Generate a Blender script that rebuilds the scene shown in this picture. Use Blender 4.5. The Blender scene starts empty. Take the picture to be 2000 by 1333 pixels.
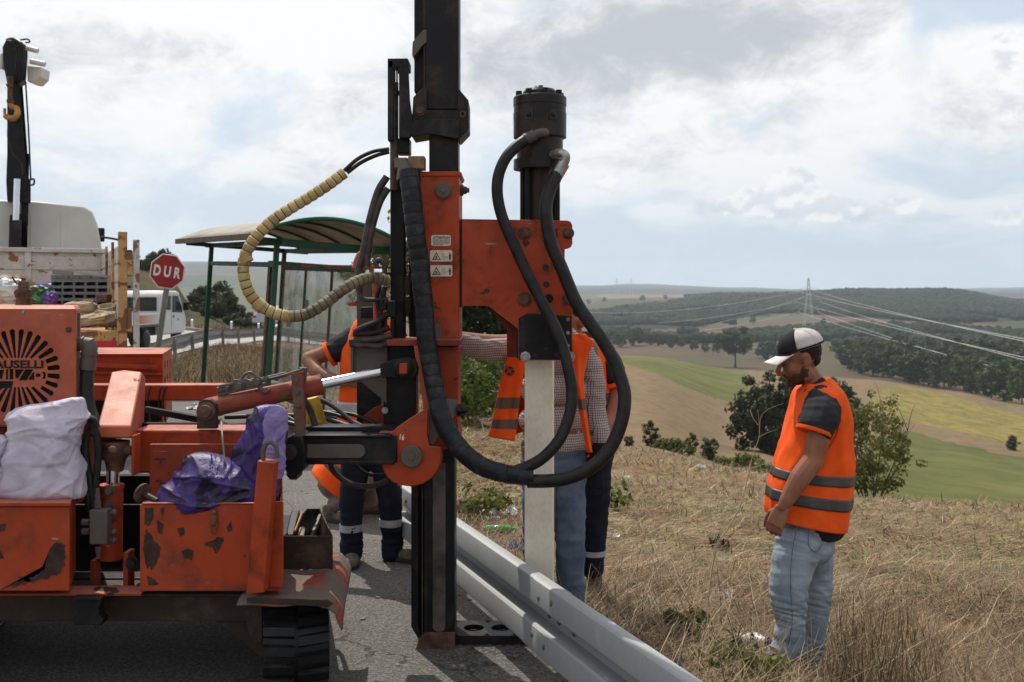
import bpy, bmesh, math, random
import numpy as np
from mathutils import Vector, Matrix, Quaternion, noise as mnoise

# ------------------------------------------------------------------ camera
SC = bpy.context.scene
COL = SC.collection
EYE = 1.75                      # camera height above the road
cam_d = bpy.data.cameras.new('camera')
cam_d.lens = 36.0; cam_d.sensor_width = 36.0
cam_d.shift_y = -0.0457
cam_d.clip_start = 0.05; cam_d.clip_end = 20000
cam_d.dof.use_dof = True; cam_d.dof.focus_distance = 5.0; cam_d.dof.aperture_fstop = 5.6
cam = bpy.data.objects.new('camera', cam_d); COL.objects.link(cam)
cam.location = (0, 0, EYE); cam.rotation_euler = (math.radians(90), 0, 0)
SC.camera = cam

# ------------------------------------------------------------------ sun, sky, exposure
SUN_EL = math.radians(58); SUN_AZ = math.radians(-27)       # azimuth from +Y towards +X
SUN_V = Vector((math.sin(SUN_AZ) * math.cos(SUN_EL), math.cos(SUN_AZ) * math.cos(SUN_EL), math.sin(SUN_EL)))
sl = bpy.data.lights.new('sun', 'SUN'); sl.energy = 4.5; sl.angle = math.radians(0.53); sl.color = (1.0, 0.93, 0.82)
sun = bpy.data.objects.new('sun', sl); COL.objects.link(sun)
sun.rotation_euler = SUN_V.to_track_quat('Z', 'Y').to_euler()
sun.location = (-20, 30, 50)

SC.view_settings.view_transform = 'Standard'
SC.view_settings.look = 'None'
SC.view_settings.exposure = 0.0
SC.view_settings.gamma = 1.0
SC.view_settings.use_curve_mapping = False
SC.render.engine = 'CYCLES'
SC.cycles.use_denoising = True
SC.cycles.max_bounces = 8; SC.cycles.transparent_max_bounces = 16; SC.cycles.volume_bounces = 1

W = bpy.data.worlds.new('World'); SC.world = W; W.use_nodes = True
nt = W.node_tree; nt.nodes.clear()
def wn(t, **k):
    n = nt.nodes.new(t)
    for a, b in k.items(): setattr(n, a, b)
    return n
def wl(a, b): nt.links.new(a, b)
def wmath(op, a, b=None, clamp=False):
    n = wn('ShaderNodeMath', operation=op); n.use_clamp = clamp
    for i, v in enumerate((a, b)):
        if v is None: continue
        if isinstance(v, (int, float)): n.inputs[i].default_value = v
        else: wl(v, n.inputs[i])
    return n.outputs[0]
def wmix(f, a, b):
    n = wn('ShaderNodeMix', data_type='RGBA')
    for k, v in ((0, f), (6, a), (7, b)):
        if isinstance(v, (int, float)): n.inputs[k].default_value = v
        elif isinstance(v, tuple): n.inputs[k].default_value = (*v, 1)
        else: wl(v, n.inputs[k])
    return n.outputs[2]
def wramp(f, stops):
    n = wn('ShaderNodeMapRange', interpolation_type='SMOOTHSTEP')
    n.inputs[1].default_value, n.inputs[2].default_value = stops
    wl(f, n.inputs[0]); return n.outputs[0]
sky = wn('ShaderNodeTexSky', sky_type='NISHITA')
sky.sun_disc = False; sky.sun_elevation = SUN_EL; sky.sun_rotation = SUN_AZ
sky.altitude = 200; sky.air_density = 1.0; sky.dust_density = 2.0; sky.ozone_density = 1.0
tc = wn('ShaderNodeTexCoord')
nrm = wn('ShaderNodeVectorMath', operation='NORMALIZE'); wl(tc.outputs['Generated'], nrm.inputs[0])
sep = wn('ShaderNodeSeparateXYZ'); wl(nrm.outputs[0], sep.inputs[0])
zz = wmath('MAXIMUM', sep.outputs[2], 0.0)
den = wmath('ADD', zz, 0.42)
px_ = wmath('DIVIDE', sep.outputs[0], den); py_ = wmath('DIVIDE', sep.outputs[1], den)
comb = wn('ShaderNodeCombineXYZ'); wl(px_, comb.inputs[0]); wl(py_, comb.inputs[1])
def wnoise(scale, detail, rough, off=(0, 0, 0), dist=0.0, sx=1.0):
    m = wn('ShaderNodeMapping'); m.inputs['Location'].default_value = off
    m.inputs['Scale'].default_value = (sx, 1, 1)
    wl(comb.outputs[0], m.inputs[0])
    n = wn('ShaderNodeTexNoise'); n.inputs['Scale'].default_value = scale
    n.inputs['Detail'].default_value = detail; n.inputs['Roughness'].default_value = rough
    n.inputs['Distortion'].default_value = dist
    wl(m.outputs[0], n.inputs['Vector']); return n.outputs[0]
def blob(px, py, rx, ry, s=1.0):
    """soft blob of cloud at a direction given by its bearing and height (both in tangents)"""
    az = (px - 1000) / 2000; el = (575 - py) / 2000
    yy = wmath('MAXIMUM', sep.outputs[1], 0.05)
    u = wmath('SUBTRACT', wmath('DIVIDE', sep.outputs[0], yy), az)
    v = wmath('SUBTRACT', wmath('DIVIDE', sep.outputs[2], yy), el)
    u = wmath('DIVIDE', u, rx / 2000); v = wmath('DIVIDE', v, ry / 2000)
    d2 = wmath('ADD', wmath('MULTIPLY', u, u), wmath('MULTIPLY', v, v))
    return wmath('MULTIPLY', wmath('DIVIDE', 1.0, wmath('ADD', wmath('MULTIPLY', d2, d2), 1.0)), s)
def wsum(l):
    o = l[0]
    for b in l[1:]: o = wmath('ADD', o, b)
    return o
n_cov = wnoise(3.3, 10, 0.60, (3.1, 1.7, 0), 0.35)
n_shade = wnoise(2.9, 9, 0.62, (7.3, 4.2, 2.0), 0.25)
n_fine = wnoise(10, 9, 0.66, (1.3, 9.2, 5.0), 0.5)
# blue holes in the cover, grey bellies and bright heads as they stand in the sky
holes = wsum([blob(1990, 60, 260, 90, 0.28), blob(640, 230, 170, 120, 0.07), blob(1560, 60, 60, 30, 0.10), blob(1500, 520, 700, 60, 0.10),
              blob(1100, 430, 130, 70, 0.12), blob(380, 410, 130, 26, 0.14), blob(600, 400, 160, 40, 0.14), blob(1900, 330, 200, 60, 0.08)])
bel = wsum([blob(1560, 420, 120, 18, 0.30), blob(1450, 408, 60, 12, 0.2), blob(170, 100, 250, 62, 0.34), blob(1500, 40, 260, 70, 0.40), blob(1120, 150, 260, 50, 0.26), blob(690, 150, 130, 50, 0.18),
            blob(1320, 110, 300, 60, 0.20), blob(1400, 425, 100, 26, 0.10), blob(1950, 190, 120, 60, 0.16), blob(1750, 420, 140, 30, 0.14)])
heads = wsum([blob(1545, 350, 40, 22, 0.5), blob(1490, 372, 34, 16, 0.4), blob(1600, 380, 60, 20, 0.35), blob(1520, 365, 120, 40, 0.34), blob(1440, 385, 70, 26, 0.2), blob(1930, 90, 110, 50, 0.30), blob(560, 70, 260, 70, 0.20), blob(300, 25, 150, 30, 0.2),
              blob(1750, 390, 70, 26, 0.2), blob(660, 410, 50, 12, 0.3), blob(1160, 350, 50, 16, 0.26), blob(1950, 410, 90, 24, 0.24), blob(1280, 415, 60, 16, 0.22)])
cov = wmath('ADD', wmath('SUBTRACT', n_cov, holes), wmath('ADD', wmath('MULTIPLY', bel, 0.4), heads))
cov = wramp(cov, (0.32, 0.58))
shade = wmath('ADD', wmath('MULTIPLY', wmath('SUBTRACT', n_shade, 0.5), 1.7), wmath('MULTIPLY', wmath('SUBTRACT', n_fine, 0.5), 1.3))
shade = wmath('ADD', shade, wmath('SUBTRACT', bel, wmath('MULTIPLY', heads, 0.9)))
shade = wramp(shade, (-0.10, 0.62))
cl_col = wmix(shade, (10.3, 10.25, 10.2), (5.5, 5.75, 6.25))
# clouds brighter towards the sun; those behind the camera dimmed to deepen shade
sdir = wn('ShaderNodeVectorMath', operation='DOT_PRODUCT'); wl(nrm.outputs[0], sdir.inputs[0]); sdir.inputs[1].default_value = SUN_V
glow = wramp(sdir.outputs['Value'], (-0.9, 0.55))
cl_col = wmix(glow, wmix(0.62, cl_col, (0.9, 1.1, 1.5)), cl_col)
hz = wramp(zz, (0.0, 0.16))
# low sky: the pale milky band above the hills
sky_hz = wmix(hz, (5.9, 6.9, 8.0), wmix(0.85, sky.outputs[0], (7.0, 8.0, 9.2)))
cov2 = wmath('MULTIPLY', cov, wmath('ADD', wmath('MULTIPLY', hz, 0.65), 0.35))
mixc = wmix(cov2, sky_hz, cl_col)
# heaped cumulus low over the valley: billows lit from above, grey-blue bellies
def cnoise(dv):
    m = wn('ShaderNodeMapping'); m.inputs['Location'].default_value = (0.3, 0, dv); m.inputs['Scale'].default_value = (1, 1, 1.35); wl(nrm.outputs[0], m.inputs[0])
    n = wn('ShaderNodeTexNoise'); n.inputs['Scale'].default_value = 30; n.inputs['Detail'].default_value = 7; n.inputs['Roughness'].default_value = .58; wl(m.outputs[0], n.inputs['Vector']); return n.outputs[0]
nb, nb2 = cnoise(0), cnoise(-0.011)
heap = wsum([blob(1530, 385, 75, 36, .55), blob(1450, 400, 60, 24, .5), blob(1640, 400, 90, 26, .45), blob(1760, 400, 50, 26, .5), blob(1560, 340, 36, 18, .4), blob(1960, 420, 60, 24, .45), blob(1930, 90, 90, 50, .5), blob(1160, 360, 50, 20, .42), blob(1280, 418, 40, 10, .35), blob(665, 408, 40, 9, .4), blob(1980, 200, 60, 40, .4)])
heap = wmath('ADD', heap, wmath('MULTIPLY', wmath('SUBTRACT', nb, .5), 1.5))
hm_ = wramp(heap, (.32, .48)); lit_ = wramp(wmath('ADD', wmath('SUBTRACT', nb, nb2), wmath('MULTIPLY', wmath('SUBTRACT', .62, heap), .12)), (-.09, .10))
mixc = wmix(wmath('MULTIPLY', hm_, .85), mixc, wmix(lit_, (7.6, 7.85, 8.3), (10.6, 10.5, 10.3)))
bg = wn('ShaderNodeBackground'); bg.inputs[1].default_value = 0.097
wl(mixc, bg.inputs[0])
wo = wn('ShaderNodeOutputWorld'); wl(bg.outputs[0], wo.inputs[0])

# ------------------------------------------------------------------ helpers
R = math.radians
rnd = random.Random(11)
def PX(px, py, d):
    """a measured point: bearing, height and distance -> metres"""
    return Vector(((px - 1000) * d / 2000.0, d, EYE - (py - 575) * d / 2000.0))
def smooth01(a, b, x):
    t = np.clip((x - a) / (b - a), 0, 1); return t * t * (3 - 2 * t)

def catmull(pts, n=8, closed=False):
    P = [Vector(p) for p in pts]; out = []
    m = len(P)
    for i in range(m - (0 if closed else 1)):
        p0 = P[(i - 1) % m] if (closed or i > 0) else P[0] * 2 - P[1]
        p1 = P[i]; p2 = P[(i + 1) % m]
        p3 = P[(i + 2) % m] if (closed or i + 2 < m) else p2 * 2 - p1
        for k in range(n):
            t = k / n
            out.append(0.5 * ((2 * p1) + (p2 - p0) * t + (2 * p0 - 5 * p1 + 4 * p2 - p3) * t * t + (3 * p1 - p0 - 3 * p2 + p3) * t ** 3))
    if not closed: out.append(P[-1].copy())
    return out

class MB:
    """collects faces of one part, in world metres"""
    def __init__(s): s.v = []; s.f = []; s.m = []; s.mi = 0
    def add(s, vs, fs):
        b = len(s.v); s.v += [tuple(v) for v in vs]
        s.f += [tuple(i + b for i in f) for f in fs]; s.m += [s.mi] * len(fs); return s
    def box(s, a, b, rot=None, c=None):
        x0, y0, z0 = a; x1, y1, z1 = b
        vs = [Vector(p) for p in ((x0, y0, z0), (x1, y0, z0), (x1, y1, z0), (x0, y1, z0), (x0, y0, z1), (x1, y0, z1), (x1, y1, z1), (x0, y1, z1))]
        if rot is not None:
            c = Vector(c) if c is not None else sum(vs, Vector()) / 8
            vs = [rot @ (v - c) + c for v in vs]
        return s.add(vs, [(3, 2, 1, 0), (4, 5, 6, 7), (0, 1, 5, 4), (1, 2, 6, 5), (2, 3, 7, 6), (3, 0, 4, 7)])
    def pbox(s, x0, y0, x1, y1, d0, d1):
        """box whose front face (at distance d0) covers a measured rectangle, going back to d1"""
        a = PX(x0, y1, d0); b = PX(x1, y0, d0)
        return s.box((a.x, d0, a.z), (b.x, d1, b.z))
    def prism(s, front, back):
        n = len(front); vs = list(front) + list(back)
        fs = [tuple(range(n)), tuple(range(2 * n - 1, n - 1, -1))]
        fs += [((i + 1) % n, i, n + i, n + (i + 1) % n) for i in range(n)]
        return s.add(vs, fs)
    def plate(s, poly, d0, d1):
        """flat plate: measured outline at distance d0, extruded straight back to d1"""
        fr = [PX(x, y, d0) for x, y in poly]
        return s.prism(fr, [Vector((p.x, d1, p.z)) for p in fr])
    def bar(s, p0, p1, w, h, up=(0, 0, 1)):
        p0 = Vector(p0); p1 = Vector(p1); d = (p1 - p0).normalized()
        u = Vector(up); sd = d.cross(u)
        if sd.length < 1e-4: sd = d.cross(Vector((0, 1, 0)))
        sd.normalize(); u = sd.cross(d).normalized()
        q = lambda p: [p + sd * (a * w / 2) + u * (b * h / 2) for a, b in ((-1, -1), (1, -1), (1, 1), (-1, 1))]
        return s.prism(q(p0), q(p1))
    def tube(s, pts, r, n=10, cap=True, sx=1.0):
        pts = [Vector(p) for p in pts]; m = len(pts)
        rr = r if hasattr(r, '__len__') else [r] * m
        t0 = (pts[1] - pts[0]).normalized()
        nv = t0.orthogonal().normalized(); rings = []
        for i in range(m):
            t = (pts[min(i + 1, m - 1)] - pts[max(i - 1, 0)])
            t = t.normalized() if t.length > 1e-9 else t0
            nv = (nv - t * nv.dot(t)); nv = nv.normalized() if nv.length > 1e-6 else t.orthogonal().normalized()
            bv = t.cross(nv)
            rings.append([pts[i] + (nv * math.cos(2 * math.pi * k / n) + bv * math.sin(2 * math.pi * k / n) * sx) * rr[i] for k in range(n)])
        vs = [v for rg in rings for v in rg]; fs = []
        for i in range(m - 1):
            for k in range(n):
                k2 = (k + 1) % n
                fs.append((i * n + k, i * n + k2, (i + 1) * n + k2, (i + 1) * n + k))
        if cap: fs.append(tuple(range(n - 1, -1, -1))); fs.append(tuple((m - 1) * n + k for k in range(n)))
        return s.add(vs, fs)
    def cyl(s, p0, p1, r0, r1=None, n=16):
        return s.tube([p0, p1], [r0, r0 if r1 is None else r1], n)
    def stack(s, p0, axis, prof, n=20):
        """turned part: prof = [(height along axis, radius)...]"""
        a = Vector(axis).normalized(); p0 = Vector(p0)
        nv = a.orthogonal().normalized(); bv = a.cross(nv); m = len(prof)
        vs = [p0 + a * h + (nv * math.cos(2 * math.pi * k / n) + bv * math.sin(2 * math.pi * k / n)) * max(r, 1e-4) for h, r in prof for k in range(n)]
        fs = [(i * n + k, i * n + (k + 1) % n, (i + 1) * n + (k + 1) % n, (i + 1) * n + k) for i in range(m - 1) for k in range(n)]
        fs += [tuple(range(n - 1, -1, -1)), tuple((m - 1) * n + k for k in range(n))]
        return s.add(vs, fs)
    def hexbolt(s, p, axis, r, h, washer=True):
        a = Vector(axis).normalized(); p = Vector(p)
        if washer: s.cyl(p, p + a * h * .25, r * 1.45, n=14); p = p + a * h * .25
        s.cyl(p, p + a * h * .75, r, n=6); return s
    def ball(s, c, r, sc=(1, 1, 1), n=10, m=7, rot=None):
        c = Vector(c); vs = [Vector((0, 0, 1))]
        for j in range(1, m):
            t = math.pi * j / m
            for i in range(n):
                a = 2 * math.pi * i / n
                vs.append(Vector((math.sin(t) * math.cos(a), math.sin(t) * math.sin(a), math.cos(t))))
        vs.append(Vector((0, 0, -1))); fs = []
        for i in range(n): fs.append((0, 1 + i, 1 + (i + 1) % n))
        for j in range(m - 2):
            for i in range(n):
                fs.append((1 + j * n + i, 1 + (j + 1) * n + i, 1 + (j + 1) * n + (i + 1) % n, 1 + j * n + (i + 1) % n))
        L = len(vs) - 1
        for i in range(n): fs.append((L, 1 + (m - 2) * n + (i + 1) % n, 1 + (m - 2) * n + i))
        vs = [Vector((v.x * sc[0], v.y * sc[1], v.z * sc[2])) * r for v in vs]
        if rot is not None: vs = [rot @ v for v in vs]
        return s.add([v + c for v in vs], fs)
    def grid(s, fn, nu, nv, thick=0.0):
        """sheet from fn(u,v)->point, u,v in 0..1"""
        vs = [Vector(fn(i / nu, j / nv)) for j in range(nv + 1) for i in range(nu + 1)]
        fs = [(j * (nu + 1) + i, j * (nu + 1) + i + 1, (j + 1) * (nu + 1) + i + 1, (j + 1) * (nu + 1) + i) for j in range(nv) for i in range(nu)]
        return s.add(vs, fs)
    def build(s, name, mats, parent=None, bevel=0.0, smooth=True, angle=35, label=None, base=None, solid=0.0, subsurf=0):
        me = bpy.data.meshes.new(name)
        o = bpy.data.objects.new(name, me); COL.objects.link(o)
        org = Vector((0, 0, 0))
        if parent is not None:
            o.parent = parent
            q = parent
            while q is not None: org += q.location; q = q.parent
        elif base is not None:
            org = Vector(base); o.location = org
        me.from_pydata([(v[0] - org.x, v[1] - org.y, v[2] - org.z) for v in s.v], [], s.f)
        for m_ in (mats if isinstance(mats, (list, tuple)) else [mats]): me.materials.append(m_)
        if max(s.m, default=0) > 0: me.polygons.foreach_set('material_index', s.m)
        bm = bmesh.new(); bm.from_mesh(me); bmesh.ops.recalc_face_normals(bm, faces=bm.faces); bm.to_mesh(me); bm.free()
        if smooth:
            me.polygons.foreach_set('use_smooth', [True] * len(me.polygons))
            if not solid and not subsurf: me.set_sharp_from_angle(angle=R(angle))
        if subsurf:
            md = o.modifiers.new('sub', 'SUBSURF'); md.levels = md.render_levels = subsurf
        if solid:
            md = o.modifiers.new('solid', 'SOLIDIFY'); md.thickness = solid; md.offset = 0
        if bevel:
            md = o.modifiers.new('bevel', 'BEVEL'); md.width = bevel; md.segments = 2; md.limit_method = 'ANGLE'; md.angle_limit = R(40)
            md.harden_normals = False
        if label: o['label'] = label
        return o

def tag(o, label, cat, group=None, kind=None):
    if label: o['label'] = label
    if cat: o['category'] = cat
    if group: o['group'] = group
    if kind: o['kind'] = kind
    return o
def thing(name, loc, label, cat, group=None):
    o = bpy.data.objects.new(name, None); COL.objects.link(o); o.location = loc; o.empty_display_size = 0.1
    return tag(o, label, cat, group)
def raw_mesh(name, V, F, mats, mi=None, smooth=False):
    """big mesh from numpy arrays; F is (n,k)"""
    me = bpy.data.meshes.new(name); V = np.asarray(V, np.float32); F = np.asarray(F, np.int32)
    k = F.shape[1]
    me.vertices.add(len(V)); me.vertices.foreach_set('co', V.ravel())
    me.loops.add(F.size); me.loops.foreach_set('vertex_index', F.ravel())
    me.polygons.add(len(F)); me.polygons.foreach_set('loop_start', np.arange(0, F.size, k, dtype=np.int32))
    me.polygons.foreach_set('loop_total', np.full(len(F), k, np.int32))
    if mi is not None: me.polygons.foreach_set('material_index', np.asarray(mi, np.int32))
    if smooth: me.polygons.foreach_set('use_smooth', np.ones(len(F), bool))
    for m_ in (mats if isinstance(mats, (list, tuple)) else [mats]): me.materials.append(m_)
    me.update(calc_edges=True); me.validate()
    return me
def copy_tree(o, parent=None):
    c = o.copy(); COL.objects.link(c)
    if parent is not None: c.parent = parent
    for ch in list(o.children): copy_tree(ch, c)
    return c

# ------------------------------------------------------------------ materials
class NT:
    """small node-writing aid"""
    def __init__(s, name, coord='Object'):
        s.mat = bpy.data.materials.new(name); s.mat.use_nodes = True
        s.t = s.mat.node_tree; s.t.nodes.clear()
        s.out = s.t.nodes.new('ShaderNodeOutputMaterial')
        s.b = s.t.nodes.new('ShaderNodeBsdfPrincipled'); s.t.links.new(s.b.outputs[0], s.out.inputs[0])
        s.co = s.t.nodes.new('ShaderNodeTexCoord').outputs[coord]
    def n(s, t, **k):
        x = s.t.nodes.new(t)
        for a, b in k.items(): setattr(x, a, b)
        return x
    def put(s, inp, v):
        if isinstance(v, (int, float)): inp.default_value = v
        elif isinstance(v, tuple): inp.default_value = (*v, 1) if (len(v) == 3 and len(inp.default_value) == 4) else v
        else: s.t.links.new(v, inp)
    def set(s, **k):
        for a, b in k.items(): s.put(s.b.inputs[a.replace('_', ' ')], b)
        return s
    def noise(s, scale, detail=4, rough=0.55, dist=0.0, sc=None, loc=None, co=None):
        c = co if co is not None else s.co
        if sc or loc:
            m = s.n('ShaderNodeMapping'); s.t.links.new(c, m.inputs[0])
            if sc: m.inputs['Scale'].default_value = sc
            if loc: m.inputs['Location'].default_value = loc
            c = m.outputs[0]
        x = s.n('ShaderNodeTexNoise'); s.t.links.new(c, x.inputs['Vector'])
        x.inputs['Scale'].default_value = scale; x.inputs['Detail'].default_value = detail
        x.inputs['Roughness'].default_value = rough; x.inputs['Distortion'].default_value = dist
        return x.outputs[0]
    def voro(s, scale, feature='F1', sc=None):
        c = s.co
        if sc:
            m = s.n('ShaderNodeMapping'); s.t.links.new(c, m.inputs[0]); m.inputs['Scale'].default_value = sc; c = m.outputs[0]
        x = s.n('ShaderNodeTexVoronoi', feature=feature); s.t.links.new(c, x.inputs['Vector']); x.inputs['Scale'].default_value = scale
        return x.outputs[0]
    def ramp(s, f, a, b, lo=0.0, hi=1.0, kind='SMOOTHSTEP'):
        x = s.n('ShaderNodeMapRange', interpolation_type=kind)
        s.put(x.inputs[0], f)
        for i, v in enumerate((a, b, lo, hi)): x.inputs[i + 1].default_value = v
        return x.outputs[0]
    def math(s, op, a, b=None, clamp=False):
        x = s.n('ShaderNodeMath', operation=op); x.use_clamp = clamp; s.put(x.inputs[0], a)
        if b is not None: s.put(x.inputs[1], b)
        return x.outputs[0]
    def mix(s, f, a, b, blend='MIX'):
        x = s.n('ShaderNodeMix', data_type='RGBA', blend_type=blend)
        s.put(x.inputs[0], f); s.put(x.inputs[6], a); s.put(x.inputs[7], b); return x.outputs[2]
    def bump(s, h, strength=0.3, dist=0.01):
        x = s.n('ShaderNodeBump'); x.inputs['Strength'].default_value = strength; x.inputs['Distance'].default_value = dist
        s.put(x.inputs['Height'], h); s.t.links.new(x.outputs[0], s.b.inputs['Normal']); return s

def m_paint(name, base, rust=(0.045, 0.018, 0.010), chip=0.66, dirt=0.5, grime=(0.035, 0.026, 0.02), fade=(0.46, 0.13, 0.085), rough=0.5, fadeamt=0.5, bare=None):
    k = NT(name)
    big = k.noise(2.4, 3, 0.55)
    c = k.mix(k.math('MULTIPLY', k.ramp(big, 0.42, 0.75), fadeamt), base, fade)
    tone = k.noise(11, 5, 0.6, loc=(3, 1, 4))
    c = k.mix(k.math('MULTIPLY', k.ramp(tone, 0.35, 0.75), 0.45), c, tuple(x * 0.62 for x in base))
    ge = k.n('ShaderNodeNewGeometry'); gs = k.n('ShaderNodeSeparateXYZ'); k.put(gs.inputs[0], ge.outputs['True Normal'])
    c = k.mix(k.math('MULTIPLY', k.ramp(gs.outputs[2], .35, .8), .55), c, (0.50, 0.20, 0.14) if base[0] > .25 and base[1] < .12 else c)      # paler where it faces up: sunlight painted in, along with bleaching and dust
    gr = k.noise(5.5, 6, 0.68, 0.4, loc=(9, 2, 7))
    gm = k.math('MULTIPLY', k.ramp(gr, 0.47, 0.74), dirt)
    c = k.mix(gm, c, grime)
    ch = k.noise(7.5, 7, 0.58, 0.6, loc=(1.4, 8.1, 2.2))
    cm = k.ramp(ch, chip, chip + 0.012)
    fine = k.noise(70, 3, 0.6, 0.3, loc=(5, 5, 5)); fm = k.ramp(fine, 0.70, 0.72)
    cm = k.math('MAXIMUM', cm, k.math('MULTIPLY', fm, 0.75))
    rc = k.mix(k.noise(30, 4, 0.6), rust, tuple(x * 2.2 for x in rust)) if bare is None else k.mix(k.noise(30, 4, 0.6), rust, bare)
    c = k.mix(cm, c, rc)
    scr = k.noise(26, 2, 0.5, 0.2, sc=(0.25, 3, 1.6), loc=(2, 6, 1))
    c = k.mix(k.math('MULTIPLY', k.ramp(scr, 0.74, 0.76), 0.55), c, (0.42, 0.36, 0.32))
    k.set(Base_Color=c, Specular_IOR_Level=0.28, Roughness=k.math('ADD', k.math('MULTIPLY', k.math('MAXIMUM', cm, gm), 0.3), k.math('ADD', k.math('MULTIPLY', tone, 0.25), rough - 0.13)))
    k.bump(k.math('SUBTRACT', k.math('MULTIPLY', tone, 0.25), k.math('MULTIPLY', cm, 0.5)), 0.35, 0.004)
    return k.mat
def m_plain(name, col, rough=0.7, var=0.3, scale=14, metal=0.0, bump=0.15, col2=None, bscale=60, bdist=0.004, spec=0.5):
    k = NT(name)
    f = k.ramp(k.noise(scale, 5, 0.6), 0.3, 0.72)
    c = k.mix(f, tuple(x * (1 - var) for x in col), col2 or tuple(min(1, x * (1 + var)) for x in col))
    k.set(Base_Color=c, Roughness=k.math('ADD', k.math('MULTIPLY', k.noise(scale * 2, 3), 0.2), rough - 0.1), Metallic=metal, Specular_IOR_Level=spec)
    if bump: k.bump(k.noise(bscale, 4, 0.6), bump, bdist)
    return k.mat
def m_grimy(name, col, dirt=(0.10, 0.075, 0.055), amt=0.6, rough=0.55, metal=0.0, scale=6):
    """dark oily steel with dried dust on it"""
    k = NT(name)
    d = k.noise(scale, 7, 0.66, 0.4); m = k.math('MULTIPLY', k.ramp(d, 0.48, 0.72), amt)
    sp = k.ramp(k.noise(90, 3, 0.6), 0.69, 0.73)
    m = k.math('MAXIMUM', m, k.math('MULTIPLY', sp, 0.6))
    c = k.mix(m, col, dirt)
    k.set(Base_Color=c, Specular_IOR_Level=0.25, Roughness=k.math('ADD', k.math('MULTIPLY', m, 0.35), rough - 0.1), Metallic=metal)
    k.bump(d, 0.25, 0.006)
    return k.mat
MAT = {}
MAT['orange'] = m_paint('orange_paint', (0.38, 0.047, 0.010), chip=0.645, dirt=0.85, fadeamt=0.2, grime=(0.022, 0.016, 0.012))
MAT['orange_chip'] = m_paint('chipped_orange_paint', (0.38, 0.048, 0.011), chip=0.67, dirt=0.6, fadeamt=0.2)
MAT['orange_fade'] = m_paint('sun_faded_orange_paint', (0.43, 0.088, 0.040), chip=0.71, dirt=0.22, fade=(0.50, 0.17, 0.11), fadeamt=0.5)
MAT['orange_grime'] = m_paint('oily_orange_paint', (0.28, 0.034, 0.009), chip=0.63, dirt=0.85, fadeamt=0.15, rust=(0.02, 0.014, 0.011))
MAT['black'] = m_grimy('black_oily_steel', (0.005, 0.0055, 0.007), amt=0.28)
MAT['blackdust'] = m_grimy('dusty_black_steel', (0.007, 0.007, 0.009), dirt=(0.075, 0.055, 0.042), amt=0.6)
MAT['brownsteel'] = m_grimy('dusty_brown_steel', (0.035, 0.022, 0.016), dirt=(0.12, 0.085, 0.06), amt=0.7, rough=0.65)
MAT['rust'] = m_plain('rusty_steel', (0.10, 0.048, 0.030), 0.8, 0.6, 18, bump=0.4)
MAT['rubber'] = m_grimy('black_rubber', (0.008, 0.008, 0.009), dirt=(0.05, 0.045, 0.04), amt=0.4, rough=0.5, scale=9)
MAT['hose'] = m_plain('hose_rubber', (0.010, 0.010, 0.011), 0.5, 0.5, 20, bump=0.12, col2=(0.022, 0.019, 0.018), spec=0.3)
MAT['browhose'] = m_plain('dusty_hose', (0.035, 0.024, 0.019), 0.6, 0.4, 20, bump=0.2, col2=(0.075, 0.055, 0.045))
MAT['steel'] = m_plain('worn_steel', (0.36, 0.35, 0.33), 0.42, 0.35, 25, metal=0.7, bump=0.2)
MAT['dullsteel'] = m_plain('dull_grey_steel', (0.17, 0.155, 0.14), 0.6, 0.35, 12, metal=0.3, bump=0.2, col2=(0.10, 0.075, 0.06))
MAT['chrome'] = m_plain('chrome_rod', (0.80, 0.80, 0.82), 0.14, 0.06, 8, metal=1.0, bump=0.0)
MAT['tape'] = m_grimy('black_wrapping_tape', (0.009, 0.010, 0.013), dirt=(0.06, 0.06, 0.064), amt=0.6, rough=0.42, scale=14)
def m_glass(name, tint=(0.9, 0.95, 0.93), alpha=0.25, rough=0.05, dust=0.25):
    k = NT(name)
    d = k.noise(3.5, 6, 0.65, 0.4); s2 = k.noise(24, 3, 0.6, 1.0, sc=(1, 1, 0.35))
    a = k.math('ADD', k.math('MULTIPLY', k.ramp(d, 0.35, 0.75), dust), k.math('MULTIPLY', k.ramp(s2, 0.62, 0.75), dust * 0.6))
    k.set(Base_Color=tint, Roughness=rough, Alpha=k.math('ADD', a, alpha, True), Specular_IOR_Level=0.6)
    return k.mat
# ------------------------------------------------------------------ terrain
RAIL_P = Vector((-0.295, 5.9)); RAIL_D = Vector((0.357, -0.934))      # line of the near guardrail on the ground plane
def rail_s(x, y):
    """distance to the right of the guardrail line"""
    return (x - RAIL_P.x) * 0.934 + (y - RAIL_P.y) * 0.357
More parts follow.
